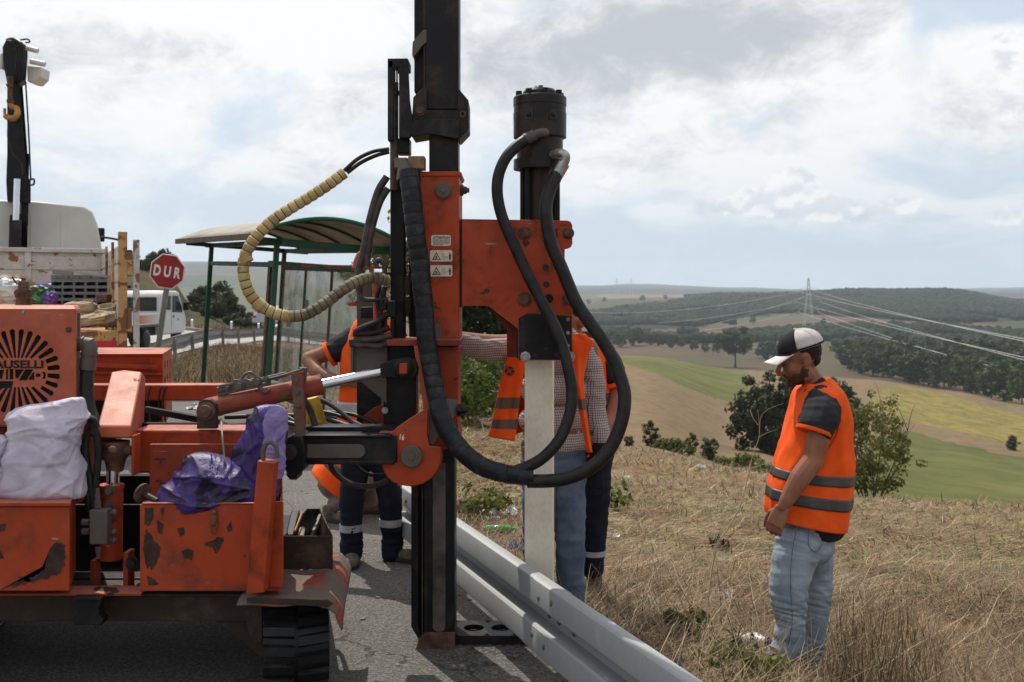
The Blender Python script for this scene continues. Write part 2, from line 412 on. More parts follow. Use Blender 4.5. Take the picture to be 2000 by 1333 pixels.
# ground profile along bearings (surveyed as distance, height) ; bearings as tangents*2000+1000
PROF = {
 -4000: [(1,0),(60,0),(120,6),(300,14),(800,25),(9500,20)],
 -600: [(1,0),(30,0),(58,0.2),(90,4.5),(130,9),(200,11),(500,-10),(1500,-30),(8500,190),(9500,160)],
 120: [(1,0),(30,0),(55,0.1),(80,3.4),(110,6.4),(140,7.5),(220,2),(500,-14),(1500,-30),(8500,234),(9500,190)],
 262: [(1,0),(30,0),(56,-.1),(80,1.6),(118,5.6),(150,4.5),(260,-2),(600,-20),(1500,-30),(8500,240),(9500,190)],
 330: [(1,0),(30,0),(56,-.25),(80,0.6),(110,3.6),(140,2.4),(260,-4),(600,-20),(1500,-30),(8500,243),(9500,190)],
 380: [(1,0),(30,0),(56,-.4),(80,-.6),(110,0.6),(140,-2),(260,-8),(600,-24),(1500,-32),(8500,243),(9500,190)],
 500: [(1,0),(30,-.05),(56,-.5),(70,-.8),(110,-2.6),(160,-6),(300,-14),(700,-28),(1500,-30),(8500,234),(9500,190)],
 700: [(1,0),(26,-.05),(40,-.6),(56,-1.1),(80,-2.6),(160,-8),(300,-16),(700,-30),(1500,-32),(8500,176),(9500,140)],
 1000: [(1,0),(8,-.02),(14,-.10),(19,-.5),(30,-2.2),(60,-5.6),(120,-10),(200,-13),(300,-16),(500,-27),(1000,-33),(1600,-30),(2400,-16),(6500,46),(9500,20)],
 1250: [(1,0),(4,-.02),(5,-.09),(8,-.32),(12,-.66),(20,-1.55),(30,-2.75),(45,-4.7),(80,-8.2),(130,-10.9),(200,-13.2),(290,-15.0),(330,-18.5),(600,-35),(700,-32.5),(1000,-30.5),(1500,-22),(2100,-6),(2600,-10),(6500,60),(9500,20)],
 1450: [(1,0),(4,-.04),(5,-.15),(8,-.42),(12,-.72),(20,-1.75),(30,-3.3),(50,-6.5),(100,-13),(150,-16.6),(220,-18.7),(320,-21.5),(360,-27),(600,-38.5),(800,-37),(1000,-35.5),(1400,-22),(1650,-9),(1900,1),(2050,-4),(2300,-20),(6500,46),(9500,20)],
 1700: [(1,0),(4,-.06),(5,-.19),(8,-.50),(12,-.85),(16,-1.45),(25,-3.3),(50,-8.6),(65,-10.9),(100,-14.8),(150,-18.5),(220,-22),(300,-23.4),(380,-30),(600,-33),(800,-32.3),(1000,-30.8),(1400,-15),(1600,-2),(1800,8),(2000,1),(2300,-20),(6500,20),(9500,10)],
 1850: [(1,0),(4,-.06),(5,-.2),(8,-.53),(12,-.9),(16,-1.5),(25,-3.4),(50,-8.8),(65,-11.4),(100,-15.7),(150,-19.9),(220,-23.6),(300,-26.7),(380,-32.5),(600,-34.5),(800,-34.3),(1000,-30.9),(1400,-14),(1600,0),(1800,11),(2000,4),(2300,-20),(6500,30),(9500,20)],
 2000: [(1,0),(4,-.06),(5,-.2),(8,-.55),(12,-.95),(16,-1.55),(25,-3.5),(50,-9.0),(65,-11.8),(100,-16.6),(150,-21.2),(220,-25.2),(300,-30),(380,-35),(600,-36),(800,-36.3),(1000,-31),(1400,-15),(1600,-16),(1800,-11),(2000,-14),(2300,-20),(6500,38),(9500,20)],
 5000: [(1,0),(4,-.06),(8,-.55),(16,-1.6),(50,-9.0),(100,-16.6),(220,-25.2),(380,-33),(800,-36),(1400,-20),(1800,0),(6500,30),(9500,20)],
}
_keys = sorted(PROF)
_LD = np.linspace(0, math.log(9500), 240)
_tab = []
for k_ in _keys:
    ds, zs = zip(*PROF[k_])
    z_ = np.interp(_LD, np.log(ds), zs)
    ker = np.array([1, 2, 3, 2, 1.0]); ker /= ker.sum()
    zp = np.pad(z_, 2, mode='edge'); z_ = np.convolve(zp, ker, 'valid')
    _tab.append(z_)
_tab = np.array(_tab)
def vnoise(x, y, s, seed=0):
    """cheap smooth value noise, numpy"""
    x = x / s + seed * 17.13; y = y / s + seed * 9.71
    xi = np.floor(x); yi = np.floor(y); fx = x - xi; fy = y - yi
    fx = fx * fx * (3 - 2 * fx); fy = fy * fy * (3 - 2 * fy)
    h = lambda a, b: np.modf(np.abs(np.sin(a * 127.1 + b * 311.7) * 43758.5453))[0]
    return (h(xi, yi) * (1 - fx) + h(xi + 1, yi) * fx) * (1 - fy) + (h(xi, yi + 1) * (1 - fx) + h(xi + 1, yi + 1) * fx) * fy
def ground_z(x, y):
    x = np.asarray(x, float); y = np.asarray(y, float)
    yy = np.maximum(y, 0.35 * np.abs(x) + 0.3)                    # behind the camera the land simply runs on level with the road
    b = np.clip(x / yy * 2000 + 1000, _keys[0], _keys[-1])
    d = np.clip(np.where(y > 0.35 * np.abs(x), y, np.hypot(x, y)), 1.0, 9499)
    li = np.log(d) / math.log(9500) * 239; i0 = np.clip(np.floor(li).astype(int), 0, 238); ft = li - i0
    kk = np.array(_keys, float)
    j = np.clip(np.searchsorted(kk, b, side='right') - 1, 0, len(kk) - 2)
    t = (b - kk[j]) / (kk[j + 1] - kk[j]); t = t * t * (3 - 2 * t)
    za = _tab[j, i0] * (1 - ft) + _tab[j, i0 + 1] * ft
    zb = _tab[j + 1, i0] * (1 - ft) + _tab[j + 1, i0 + 1] * ft
    z = za * (1 - t) + zb * t
    s = rail_s(x, y)
    w = smooth01(0.15, 1.3, s + np.clip(y - 9, 0, 50) * 0.5)     # road side of the rail stays flat
    near = smooth01(16, 24, y)
    z = z * np.maximum(w, near)
    # lumps
    off = smooth01(0.1, 0.8, s)
    z = z + off * smooth01(3, 8, y) * ((vnoise(x, y, 2.3, 1) - .5) * 0.10 + (vnoise(x, y, 0.7, 2) - .5) * 0.05)
    far = smooth01(60, 220, y)
    z = z + far * ((vnoise(x, y, 60, 3) - .5) * 2.2 + (vnoise(x, y, 21, 4) - .5) * 0.9)
    vf = smooth01(700, 1500, y)
    z = z + vf * ((vnoise(x, y, 260, 5) - .5) * 9 + (vnoise(x, y, 95, 6) - .5) * 4)
    vvf = smooth01(4500, 6000, y)
    z = z + vvf * ((vnoise(x, y, 700, 7) - .5) * 26 + (vnoise(x, y, 240, 8) - .5) * 9)
    return z
def GZ(x, y): return float(ground_z(x, y))

# material of the land: dry verge, mown stubble, green field, crops, far fields -- picked by position and broken up with noise
k = NT('land', 'Object')
spx = k.n('ShaderNodeSeparateXYZ'); k.put(spx.inputs[0], k.co)
X_, Y_ = spx.outputs[0], spx.outputs[1]
bx = k.math('DIVIDE', X_, k.math('MAXIMUM', Y_, 1.0))
n1 = k.noise(0.9, 6, 0.65); n2 = k.noise(7, 6, 0.7, 0.3); n3 = k.noise(42, 4, 0.7); n4 = k.noise(0.16, 5, 0.6, 0.3)
straw = k.mix(k.ramp(n2, 0.32, 0.70), (0.092, 0.052, 0.025), (0.225, 0.140, 0.070))
straw = k.mix(k.ramp(n3, 0.42, 0.70), straw, (0.29, 0.20, 0.108))
straw = k.mix(k.math('MULTIPLY', k.ramp(n1, 0.48, 0.66), 0.6), straw, (0.105, 0.105, 0.036))
straw = k.mix(k.math('MULTIPLY', k.ramp(k.noise(2.6, 5, 0.7, loc=(4, 4, 0)), 0.60, 0.74), 0.55), straw, (0.10, 0.068, 0.04))
# second stretch: pale brown slope
slope = k.mix(k.ramp(k.noise(0.5, 8, 0.72), 0.3, 0.7), (0.110, 0.074, 0.041), (0.200, 0.140, 0.080))
slope = k.mix(k.math('MULTIPLY', k.ramp(k.noise(2.6, 6, .75, .3), .50, .68), .6), slope, (0.075, 0.052, 0.032))
slope = k.mix(k.math('MULTIPLY', k.ramp(k.noise(9, 4, .7), .52, .66), .5), slope, (0.27, 0.20, 0.13))
slope = k.mix(k.math('MULTIPLY', k.ramp(n4, 0.52, 0.66), 0.5), slope, (0.14, 0.13, 0.055))
green = k.mix(k.ramp(k.noise(0.08, 8, 0.72, 0.2), 0.32, 0.7), (0.066, 0.077, 0.021), (0.125, 0.122, 0.038))
green = k.mix(k.math('MULTIPLY', k.ramp(k.noise(0.4, 6, 0.7, sc=(2.2, 0.5, 1)), 0.5, 0.75), 0.4), green, (0.15, 0.122, 0.052))
crop = k.mix(k.ramp(k.noise(0.30, 6, 0.75, sc=(1.6, 0.5, 1)), 0.35, 0.66), (0.105, 0.09, 0.03), (0.24, 0.19, 0.052))
def step(v, a, w): return k.ramp(v, a - w, a + w)
att = k.n('ShaderNodeAttribute'); att.attribute_name = 'cover'
ac = k.n('ShaderNodeSeparateColor'); k.put(ac.inputs[0], att.outputs[0])
wb = k.math('MULTIPLY', k.math('SUBTRACT', k.noise(0.25, 6, 0.7), 0.5), 0.5)
def msk(v): return k.ramp(k.math('ADD', v, wb), 0.35, 0.65)
Yn = k.math('ADD', Y_, k.math('MULTIPLY', k.math('SUBTRACT', k.noise(0.22, 4, 0.6), 0.5), 7))
c = k.mix(step(Yn, 21, 5), straw, slope)
pv = k.n('ShaderNodeTexVoronoi', feature='F1'); pm = k.n('ShaderNodeMapping'); k.put(pm.inputs[0], k.co)
pm.inputs['Scale'].default_value = (0.0046, 0.0026, 0); pm.inputs['Rotation'].default_value = (0, 0, 0.35)
k.put(pv.inputs['Vector'], pm.outputs[0]); pv.inputs['Scale'].default_value = 1.0
sc_ = k.n('ShaderNodeSeparateColor'); k.put(sc_.inputs[0], pv.outputs['Color'])
patch = k.mix(k.ramp(sc_.outputs[0], 0.25, 0.5), (0.046, 0.050, 0.022), (0.100, 0.066, 0.043))
patch = k.mix(k.ramp(sc_.outputs[1], 0.55, 0.75), patch, (0.075, 0.08, 0.034))
patch = k.mix(k.ramp(sc_.outputs[2], 0.80, 0.88), patch, (0.20, 0.13, 0.08))
patch = k.mix(k.math('MULTIPLY', k.ramp(k.noise(0.03, 6, 0.75), 0.45, 0.7), 0.6), patch, (0.05, 0.058, 0.028))
c = k.mix(step(Y_, 372, 25), c, patch)
wood = k.mix(k.ramp(k.noise(0.06, 5, 0.7), 0.35, 0.7), (0.007, 0.012, 0.005), (0.022, 0.029, 0.012))
c = k.mix(msk(ac.outputs[0]), c, green)
c = k.mix(msk(ac.outputs[1]), c, crop)
c = k.mix(msk(ac.outputs[2]), c, wood)
c = k.mix(step(Y_, 3000, 150), c, k.mix(k.ramp(k.noise(0.006, 5, 0.7), 0.4, 0.6), (0.018, 0.026, 0.020), (0.055, 0.052, 0.038)))
# the hill on the left: scrubby olive grass
lh = k.math('MULTIPLY', k.math('SUBTRACT', 1.0, step(bx, -0.10, 0.08)), step(Y_, 52, 3))
scrub = k.mix(k.ramp(k.noise(0.12, 7, 0.7), 0.35, 0.68), (0.028, 0.031, 0.013), (0.080, 0.064, 0.030))
c = k.mix(k.math('MULTIPLY', lh, k.math('SUBTRACT', 1.0, step(Y_, 600, 100))), c, scrub)
k.set(Base_Color=c, Roughness=0.95, Specular_IOR_Level=0.12)
k.bump(k.math('ADD', n2, k.math('MULTIPLY', n3, 0.5)), 0.6, 0.06)
MAT['land'] = k.mat

ring = np.concatenate([np.array([0.4, 0.8, 1.2]), np.exp(np.linspace(math.log(1.5), math.log(9500), 330))])
az = np.concatenate([np.linspace(-180, -50, 34, endpoint=False), np.linspace(-50, 50, 420, endpoint=False), np.linspace(50, 180, 34, endpoint=False)])
AA, RR = np.meshgrid(np.radians(az), ring)
GX = RR * np.sin(AA); GY = RR * np.cos(AA)
Zg = ground_z(GX, GY)
nr, na = Zg.shape
V = np.stack([GX, GY, Zg], -1).reshape(-1, 3); V = np.vstack([V, [[0, 0, 0]]])
ii, jj = np.meshgrid(np.arange(nr - 1), np.arange(na), indexing='ij'); j2 = (jj + 1) % na
F = np.stack([ii * na + jj, (ii + 1) * na + jj, (ii + 1) * na + j2, ii * na + j2], -1).reshape(-1, 4)[:, ::-1]
cap_ = np.stack([np.full(na, len(V) - 1), np.full(na, len(V) - 1), (np.arange(na) + 1) % na, np.arange(na)], -1)[:, 1:]
def ground_hit(px, py, dmin=1.5, dmax=9400):
    """where a measured line of sight meets the land"""
    d = np.exp(np.linspace(math.log(dmin), math.log(dmax), 1500)); x = (px - 1000) / 2000 * d
    g = ground_z(x, d); r_ = EYE - (py - 575) / 2000 * d
    i = int(np.argmax(r_ <= g)) if np.any(r_ <= g) else len(d) - 1
    return Vector((x[i], d[i], g[i]))
def inpoly(x, y, P):
    r_ = np.zeros(x.shape, bool)
    for (x0, y0), (x1, y1) in zip(P, P[1:] + P[:1]):
        c_ = ((y0 > y) != (y1 > y)) & (x < (x1 - x0) * (y - y0) / (y1 - y0 + 1e-12) + x0); r_ ^= c_
    return r_
COVER = {0: [([(1195, 702), (1195, 684), (1260, 681), (1330, 690), (1400, 706), (1465, 728), (1462, 760), (1452, 792), (1400, 780), (1330, 752), (1260, 722)], 60),
             ([(1600, 985), (1690, 880), (1760, 838), (1850, 862), (1940, 884), (2030, 898), (2400, 960), (2400, 1030), (2000, 1015)], 26)],
         1: [([(1700, 770), (1760, 752), (1850, 770), (1950, 800), (2100, 840), (2400, 900), (2400, 950), (2050, 880), (1900, 850), (1760, 820), (1700, 800)], 60)],
         2: [([(1130, 640), (1130, 618), (1250, 600), (1420, 575), (1700, 566), (1830, 560), (2000, 574), (2400, 585), (2400, 618), (2000, 626), (1850, 632), (1700, 622), (1560, 612), (1450, 620), (1360, 640), (1250, 646)], 600)]}
fx, fy = V[:, 0], V[:, 1]
cov_ = np.zeros((len(V), 4), np.float32); cov_[:, 3] = 1
yy_ = np.maximum(fy, .1); spx_ = np.where(fy > .5, fx / yy_ * 2000 + 1000, -9e4); spy_ = 575 + 2000 * (EYE - V[:, 2]) / yy_
for ch, L_ in COVER.items():
    for P_, dmin_ in L_:
        # survey the corners onto the land, then fill the field between them
        m_ = inpoly(spx_, spy_, P_) & (fy > dmin_) & (fy < {0: 330, 1: 340, 2: 2700}[ch])
        cov_[m_, ch] = 1
# woods keep clear of the near slope; the reverse side of the ridge is wooded too
cov_[(fy > 1500) & (fy < 2600) & (fx / np.maximum(fy, 1) > .17), 2] = 1
ga = None
me = raw_mesh('ground', V, F, MAT['land'], smooth=True)
bm = bmesh.new(); bm.from_mesh(me); bm.verts.ensure_lookup_table()
for t_ in cap_: bm.faces.new([bm.verts[i] for i in (int(t_[0]), int(t_[2]), int(t_[1]))])
bmesh.ops.recalc_face_normals(bm, faces=bm.faces); bm.to_mesh(me); bm.free()
ca_ = me.color_attributes.new('cover', 'FLOAT_COLOR', 'POINT'); ca_.data.foreach_set('color', cov_[:len(me.vertices)].ravel())
ground = bpy.data.objects.new('ground', me); COL.objects.link(ground); ground['kind'] = 'structure'

# asphalt of the lay-by in front, reaching to the shelter
k = NT('asphalt')
a1 = k.noise(1.1, 5, 0.6); a2 = k.noise(75, 4, 0.75); a3 = k.noise(260, 2, 0.6); st = k.noise(6, 6, 0.7, 0.6)
c = k.mix(k.ramp(a1, 0.3, 0.7), (0.062, 0.059, 0.056), (0.105, 0.099, 0.091))
c = k.mix(k.ramp(a2, 0.45, 0.66), c, (0.22, 0.21, 0.19)); c = k.mix(k.ramp(a3, 0.62, 0.72), c, (0.33, 0.31, 0.28))
c = k.mix(k.ramp(a2, 0.42, 0.28), c, (0.024, 0.023, 0.023))
c = k.mix(k.math('MULTIPLY', k.ramp(st, 0.60, 0.72), 0.5), c, (0.115, 0.082, 0.055))
cm_ = k.n('ShaderNodeVectorMath', operation='ADD'); k.put(cm_.inputs[0], k.co); nv_ = k.n('ShaderNodeTexNoise'); k.put(nv_.inputs['Vector'], k.co); nv_.inputs['Scale'].default_value = 2.2; nv_.inputs['Detail'].default_value = 5; k.put(cm_.inputs[1], nv_.outputs['Color'])
cv_ = k.n('ShaderNodeTexVoronoi', feature='DISTANCE_TO_EDGE'); k.put(cv_.inputs['Vector'], cm_.outputs[0]); cv_.inputs['Scale'].default_value = .55
c = k.mix(k.math('MULTIPLY', k.ramp(cv_.outputs[0], .006, .002), .75), c, (0.018, 0.017, 0.017))
oil = k.noise(.8, 3, .6, .4, loc=(5, 2, 0)); c = k.mix(k.math('MULTIPLY', k.ramp(oil, .60, .70), .55), c, (0.026, 0.025, 0.025))

k.set(Base_Color=c, Roughness=0.85, Specular_IOR_Level=0.35)
k.bump(k.math('ADD', a2, k.math('MULTIPLY', a3, 0.6)), 0.9, 0.008)
MAT['asphalt'] = k.mat
lay = MB()
def layfn(u, v):
    y = -6 + 25.5 * v
    xr = RAIL_P.x + (y - RAIL_P.y) * (RAIL_D.x / RAIL_D.y) + 0.16 + 0.05 * math.sin(y * 3.1) + 0.04 * math.sin(y * 7.7 + 1)
    if y > 9: xr = min(xr, -1.2 - (y - 9) * 0.40)
    xl = -26 + 0
    x = xl + (xr - xl) * (u ** 0.45)
    return (x, y, max(0.004, GZ(x, y) + 0.004) if y > 14 else 0.004)
lay.grid(layfn, 60, 90)
layby = lay.build('layby_road', MAT['asphalt']); layby['kind'] = 'structure'
# the carriageway beyond the old guardrail
k = NT('worn_asphalt')
c = k.mix(k.ramp(k.noise(0.5, 4, 0.6), 0.35, 0.7), (0.20, 0.195, 0.185), (0.29, 0.28, 0.265)); k.set(Base_Color=c, Roughness=0.7)
MAT['asphalt2'] = k.mat
OLD_RAIL = [(300, 23.0), (330, 25.5), (360, 28), (400, 32), (440, 36), (480, 40), (527, 44.5), (580, 49), (640, 53), (700, 57), (760, 61)]
orx = np.array([(p - 1000) / 2000 * d for p, d in OLD_RAIL]); ory = np.array([d for p, d in OLD_RAIL], float)
def rail2_x(y): return float(np.interp(y, ory, orx))
rd = MB()
def roadfn(u, v):
    y = 20.2 + (58.5 - 20.2) * v
    xr = rail2_x(y) - .5 if y > 23 else rail2_x(23) - .5 + (23 - y) * .25
    x = -44 + (xr + 44) * u ** .5
    return (x, y, GZ(x, y) + .035)
rd.grid(roadfn, 40, 40); o = rd.build('far_road', MAT['asphalt2']); o['kind'] = 'structure'
MAT['concrete'] = m_plain('concrete', (0.26, 0.235, 0.20), 0.85, 0.3, 3, bump=0.3)
kerb = MB(); kp = [Vector((x, 58.6, GZ(x, 58.6))) for x in np.linspace(-44, -9, 40)]
for a_, b_ in zip(kp, kp[1:]): kerb.prism([a_ + Vector(q) for q in ((0, 0, -.3), (0, .35, -.3), (0, .35, .2), (0, 0, .2))], [b_ + Vector(q) for q in ((0, 0, -.3), (0, .35, -.3), (0, .35, .2), (0, 0, .2))])
o = kerb.build('far_kerb', MAT['concrete']); o['kind'] = 'structure'

# haze
hb = MB(); hb.box((-10400, -10400, -90), (10400, 10400, 300))
hm = bpy.data.materials.new('haze'); hm.use_nodes = True; t_ = hm.node_tree; t_.nodes.clear()
ho = t_.nodes.new('ShaderNodeOutputMaterial'); pv_ = t_.nodes.new('ShaderNodeVolumePrincipled')
pv_.inputs['Color'].default_value = (0.74, 0.86, 1.0, 1); pv_.inputs['Density'].default_value = 0.00013; pv_.inputs['Anisotropy'].default_value = 0.3
t_.links.new(pv_.outputs[0], ho.inputs['Volume'])
hz_o = hb.build('haze', hm, smooth=False); hz_o['kind'] = 'stuff'; hz_o['label'] = 'pale blue haze lying over the valley and hills'
# ------------------------------------------------------------------ near guardrail and the post being driven
def m_galv(name, base=(0.31, 0.325, 0.335), dirt=0.5):
    k = NT(name)
    sp = k.voro(70, sc=(1, 1, 0.6)); n_ = k.noise(3.5, 5, 0.6); st_ = k.noise(9, 5, 0.7, sc=(1, 1, 0.12))
    c = k.mix(k.ramp(sp, 0.1, 0.7), tuple(x * 0.96 for x in base), tuple(min(1, x * 1.04) for x in base))
    c = k.mix(k.math('MULTIPLY', k.ramp(n_, 0.45, 0.75), dirt), c, (0.33, 0.31, 0.28))
    c = k.mix(k.math('MULTIPLY', k.ramp(st_, 0.6, 0.75), 0.35), c, (0.27, 0.27, 0.265))
    k.set(Base_Color=c, Metallic=0.3, Roughness=k.math('ADD', k.math('MULTIPLY', n_, 0.25), 0.42))
    k.bump(n_, 0.1, 0.01)
    return k.mat
MAT['galv'] = m_galv('galvanised_steel')
MAT['galv_old'] = m_galv('weathered_galvanised_steel', (0.20, 0.195, 0.185), 0.7)
# W-beam profile: (outwards towards the road, height)
WP = [(0.030, 0.0), (0.064, 0.003), (0.078, 0.009), (0.085, 0.024), (0.086, 0.096), (0.080, 0.111), (0.066, 0.119), (0.005, 0.127), (0.0, 0.133),
      (0.0, 0.178), (0.005, 0.184), (0.066, 0.192), (0.080, 0.200), (0.086, 0.215), (0.085, 0.286), (0.078, 0.301), (0.064, 0.307), (0.030, 0.310)]
WP = [(p.x, p.y) for p in catmull([(a, h, 0) for a, h in WP], 2)]
def w_beam(b, pts, out, z0, th=0.004, sc=1.0, lean=0.0):
    """corrugated beam along a polyline; out = side the waves bulge to"""
    n = len(pts); rows = []
    for i, p in enumerate(pts):
        t = (pts[min(i + 1, n - 1)] - pts[max(i - 1, 0)]); t = Vector((t.x, t.y, 0)).normalized()
        o_ = Vector((-t.y, t.x, 0)) * out
        ct_, st_ = math.cos(lean), math.sin(lean)
        rows.append([Vector((p.x, p.y, p.z + z0)) + o_ * ((a * ct_ - h * st_ + st_ * .16) * sc) + Vector((0, 0, (h * ct_ + a * st_) * sc)) for a, h in WP] +
                    [Vector((p.x, p.y, p.z + z0)) + o_ * ((a * ct_ - h * st_ + st_ * .16) * sc - th * 1.6) + Vector((0, 0, (h * ct_ + a * st_) * sc)) for a, h in WP[::-1]])
    m = len(rows[0]); vs = [v for r_ in rows for v in r_]
    fs = [(i * m + k_, i * m + (k_ + 1) % m, (i + 1) * m + (k_ + 1) % m, (i + 1) * m + k_) for i in range(n - 1) for k_ in range(m)]
    for q in (0, (n - 1) * m):
        for k_ in range(len(WP) - 1): fs.append((q + k_, q + k_ + 1, q + m - 2 - k_, q + m - 1 - k_))
    b.add(vs, fs)
RD3 = Vector((RAIL_D.x, RAIL_D.y, 0)).normalized(); ROUT = Vector((-0.934, -0.357, 0))
def rail_at(t): return Vector((RAIL_P.x, RAIL_P.y, 0)) + RD3 * t
Z_RAIL = 0.135; LEAN = R(11)
gr = thing('guardrail', rail_at(0), 'bright galvanised W-beam guardrail lying along the road edge past the driven post', 'guardrail')
b = MB(); w_beam(b, [rail_at(t) for t in np.linspace(-1.22, 1.55, 24)], -1, Z_RAIL, lean=LEAN); b.build('rail_beam', MAT['galv'], gr, angle=24)
b = MB(); w_beam(b, [rail_at(t) + ROUT * 0.006 for t in np.linspace(1.26, 4.2, 24)], -1, Z_RAIL + .001, lean=LEAN); b.build('rail_beam', MAT['galv'], gr, angle=24)
def rail_bolt(t, h, off):
    b = MB(); ct_, st_ = math.cos(LEAN), math.sin(LEAN); p = rail_at(t) + ROUT * (off * ct_ - h * st_ + st_ * .16) + Vector((0, 0, Z_RAIL + h * ct_ + off * st_)); nrm_ = ROUT * ct_ + Vector((0, 0, st_))
    b.stack(p, nrm_, [(0, .014), (.004, .0135), (.008, .009), (.0095, .002)], 12); return b.build('bolt', MAT['dullsteel'], gr)
for t, h, off in ((1.36, .236, .088), (1.50, .250, .088), (1.36, .072, .088), (1.50, .060, .088), (1.44, .158, .008), (1.60, .158, .008), (1.33, .158, .008), (-1.1, .236, .084), (-1.1, .06, .084), (-.95, .236, .084), (-.95, .06, .084), (-.42, .155, .003), (-.35, .155, .003)):
    rail_bolt(t, h, off)
b = MB(); p = rail_at(-.38) + ROUT * .002 + Vector((0, 0, Z_RAIL + .140)); b.bar(p - RD3 * .05, p + RD3 * .05, .003, .03); b.build('slot_plate', MAT['black'], gr)
# blocks of timber the rail rests on, behind it
for t in (-0.9, 2.6):
    p = rail_at(t) - ROUT * .05
    b = MB(); b.box((p.x - .05, p.y - .12, GZ(p.x, p.y) - .02), (p.x + .05, p.y + .12, Z_RAIL), Matrix.Rotation(0.36, 3, 'Z'))
    tag(b.build('timber_block', m_plain('timber_block', (0.16, 0.11, 0.07), 0.85, 0.3, 20), base=(p.x, p.y, 0), bevel=.004), 'squared timber block under the near guardrail' if t < 0 else 'squared timber block under the near end of the guardrail by the camera', 'timber')
# C post
pc = PX(1052, 700, 5.12)
cp = thing('guardrail_post', (pc.x, pc.y + .02, 0), 'tall galvanised steel post held upright under the orange driving head', 'post')
zt = PX(0, 705, 5.12).z + .10
MAT['galv_dusty'] = m_galv('dusty_galvanised_steel', (0.84, 0.775, 0.64), 0.4)
b = MB(); th = .005; hw = .071; dp = .06; zb = -.25
x0 = pc.x - hw; x1 = pc.x + hw; y0 = pc.y; y1 = pc.y + dp
prof = [(x0, y1), (x0, y0), (x1, y0), (x1, y1), (x1 - .022, y1), (x1 - .022, y1 - th), (x1 - th, y1 - th), (x1 - th, y0 + th), (x0 + th, y0 + th), (x0 + th, y1 - th), (x0 + .022, y1 - th), (x0 + .022, y1)]
rp = lambda x, y, z: Vector((pc.x + (x - pc.x) * math.cos(.16) + (y - pc.y) * math.sin(.16), pc.y - (x - pc.x) * math.sin(.16) + (y - pc.y) * math.cos(.16), z))
b.prism([rp(x, y, zb) for x, y in prof], [rp(x, y, zt) for x, y in prof]); b.build('post_section', MAT['galv_dusty'], cp, bevel=.002, smooth=False)
# ------------------------------------------------------------------ the tracked post driver
MC = thing('post_driver_machine', (-1.55, 4.8, 0), 'orange tracked post driving machine with a tall black mast and hydraulic hammer', 'machine')
def part(b, name, mat, parent=MC, bevel=0.0, **kw):
    return b.build(name, MAT[mat] if isinstance(mat, str) else mat, parent, bevel=bevel, **kw)
def bolt(px, py, d, r, h=.018, mat='dullsteel', axis=(0, -1, 0), name='bolt', parent=MC):
    b = MB(); p = PX(px, py, d); b.hexbolt(p, axis, r * d / 2000, h); return part(b, name, mat, parent)

# ---- tracks
TW, TR, TY0, TY1, TXC = 0.275, 0.205, 4.30, 6.05, -0.905
def oval(s_, r):
    """point and outward normal on the oval the belt runs along; s_ = arc length from the front bottom"""
    Lh = TY1 - TY0 - 2 * TR; arc = math.pi * r; P = 2 * (Lh + arc); s_ = s_ % P
    if s_ < Lh: return Vector((0, TY1 - TR - s_, TR + .02 - r)), Vector((0, 0, -1))
    s_ -= Lh
    if s_ < arc:
        a = s_ / r; return Vector((0, TY0 + TR - math.sin(a) * r, TR + .02 - math.cos(a) * r)), Vector((0, -math.sin(a), -math.cos(a)))
    s_ -= arc
    if s_ < Lh: return Vector((0, TY0 + TR + s_, TR + .02 + r)), Vector((0, 0, 1))
    a = (s_ - Lh) / r; return Vector((0, TY1 - TR + math.sin(a) * r, TR + .02 + math.cos(a) * r)), Vector((0, math.sin(a), math.cos(a)))
def track(xc):
    b = MB(); N = 72; Lh = TY1 - TY0 - 2 * TR; P = 2 * (Lh + math.pi * TR); vs = []
    for i in range(N):
        p, n_ = oval(P * i / N, TR)
        for x, dr in ((-TW / 2, 0), (TW / 2, 0), (TW / 2, -.03), (-TW / 2, -.03)):
            q = p + n_ * dr; vs.append((xc + x, q.y, q.z))
    fs = [(i * 4 + k_, i * 4 + (k_ + 1) % 4, ((i + 1) % N) * 4 + (k_ + 1) % 4, ((i + 1) % N) * 4 + k_) for i in range(N) for k_ in range(4)]
    b.add(vs, fs); tr = part(b, 'rubber_track', 'rubber', bevel=.004)
    w = MB()
    for yy in (TY0 + TR, TY1 - TR):
        w.stack((xc - .09, yy, TR + .02), (1, 0, 0), [(0, .05), (0, .15), (.03, .168), (.15, .168), (.18, .15), (.18, .05)], 24)
    for i in range(4): w.stack((xc - .09, TY0 + TR + (i + 1) * (Lh / 5), .11), (1, 0, 0), [(0, .03), (0, .065), (.18, .065), (.18, .03)], 16)
    w.box((xc - .07, TY0 + .15, TR - .03), (xc + .07, TY1 - .15, TR + .06)); part(w, 'track_wheels', 'blackdust')
    return tr, P
tr, P = track(TXC)
me_l = {}
nl = 54
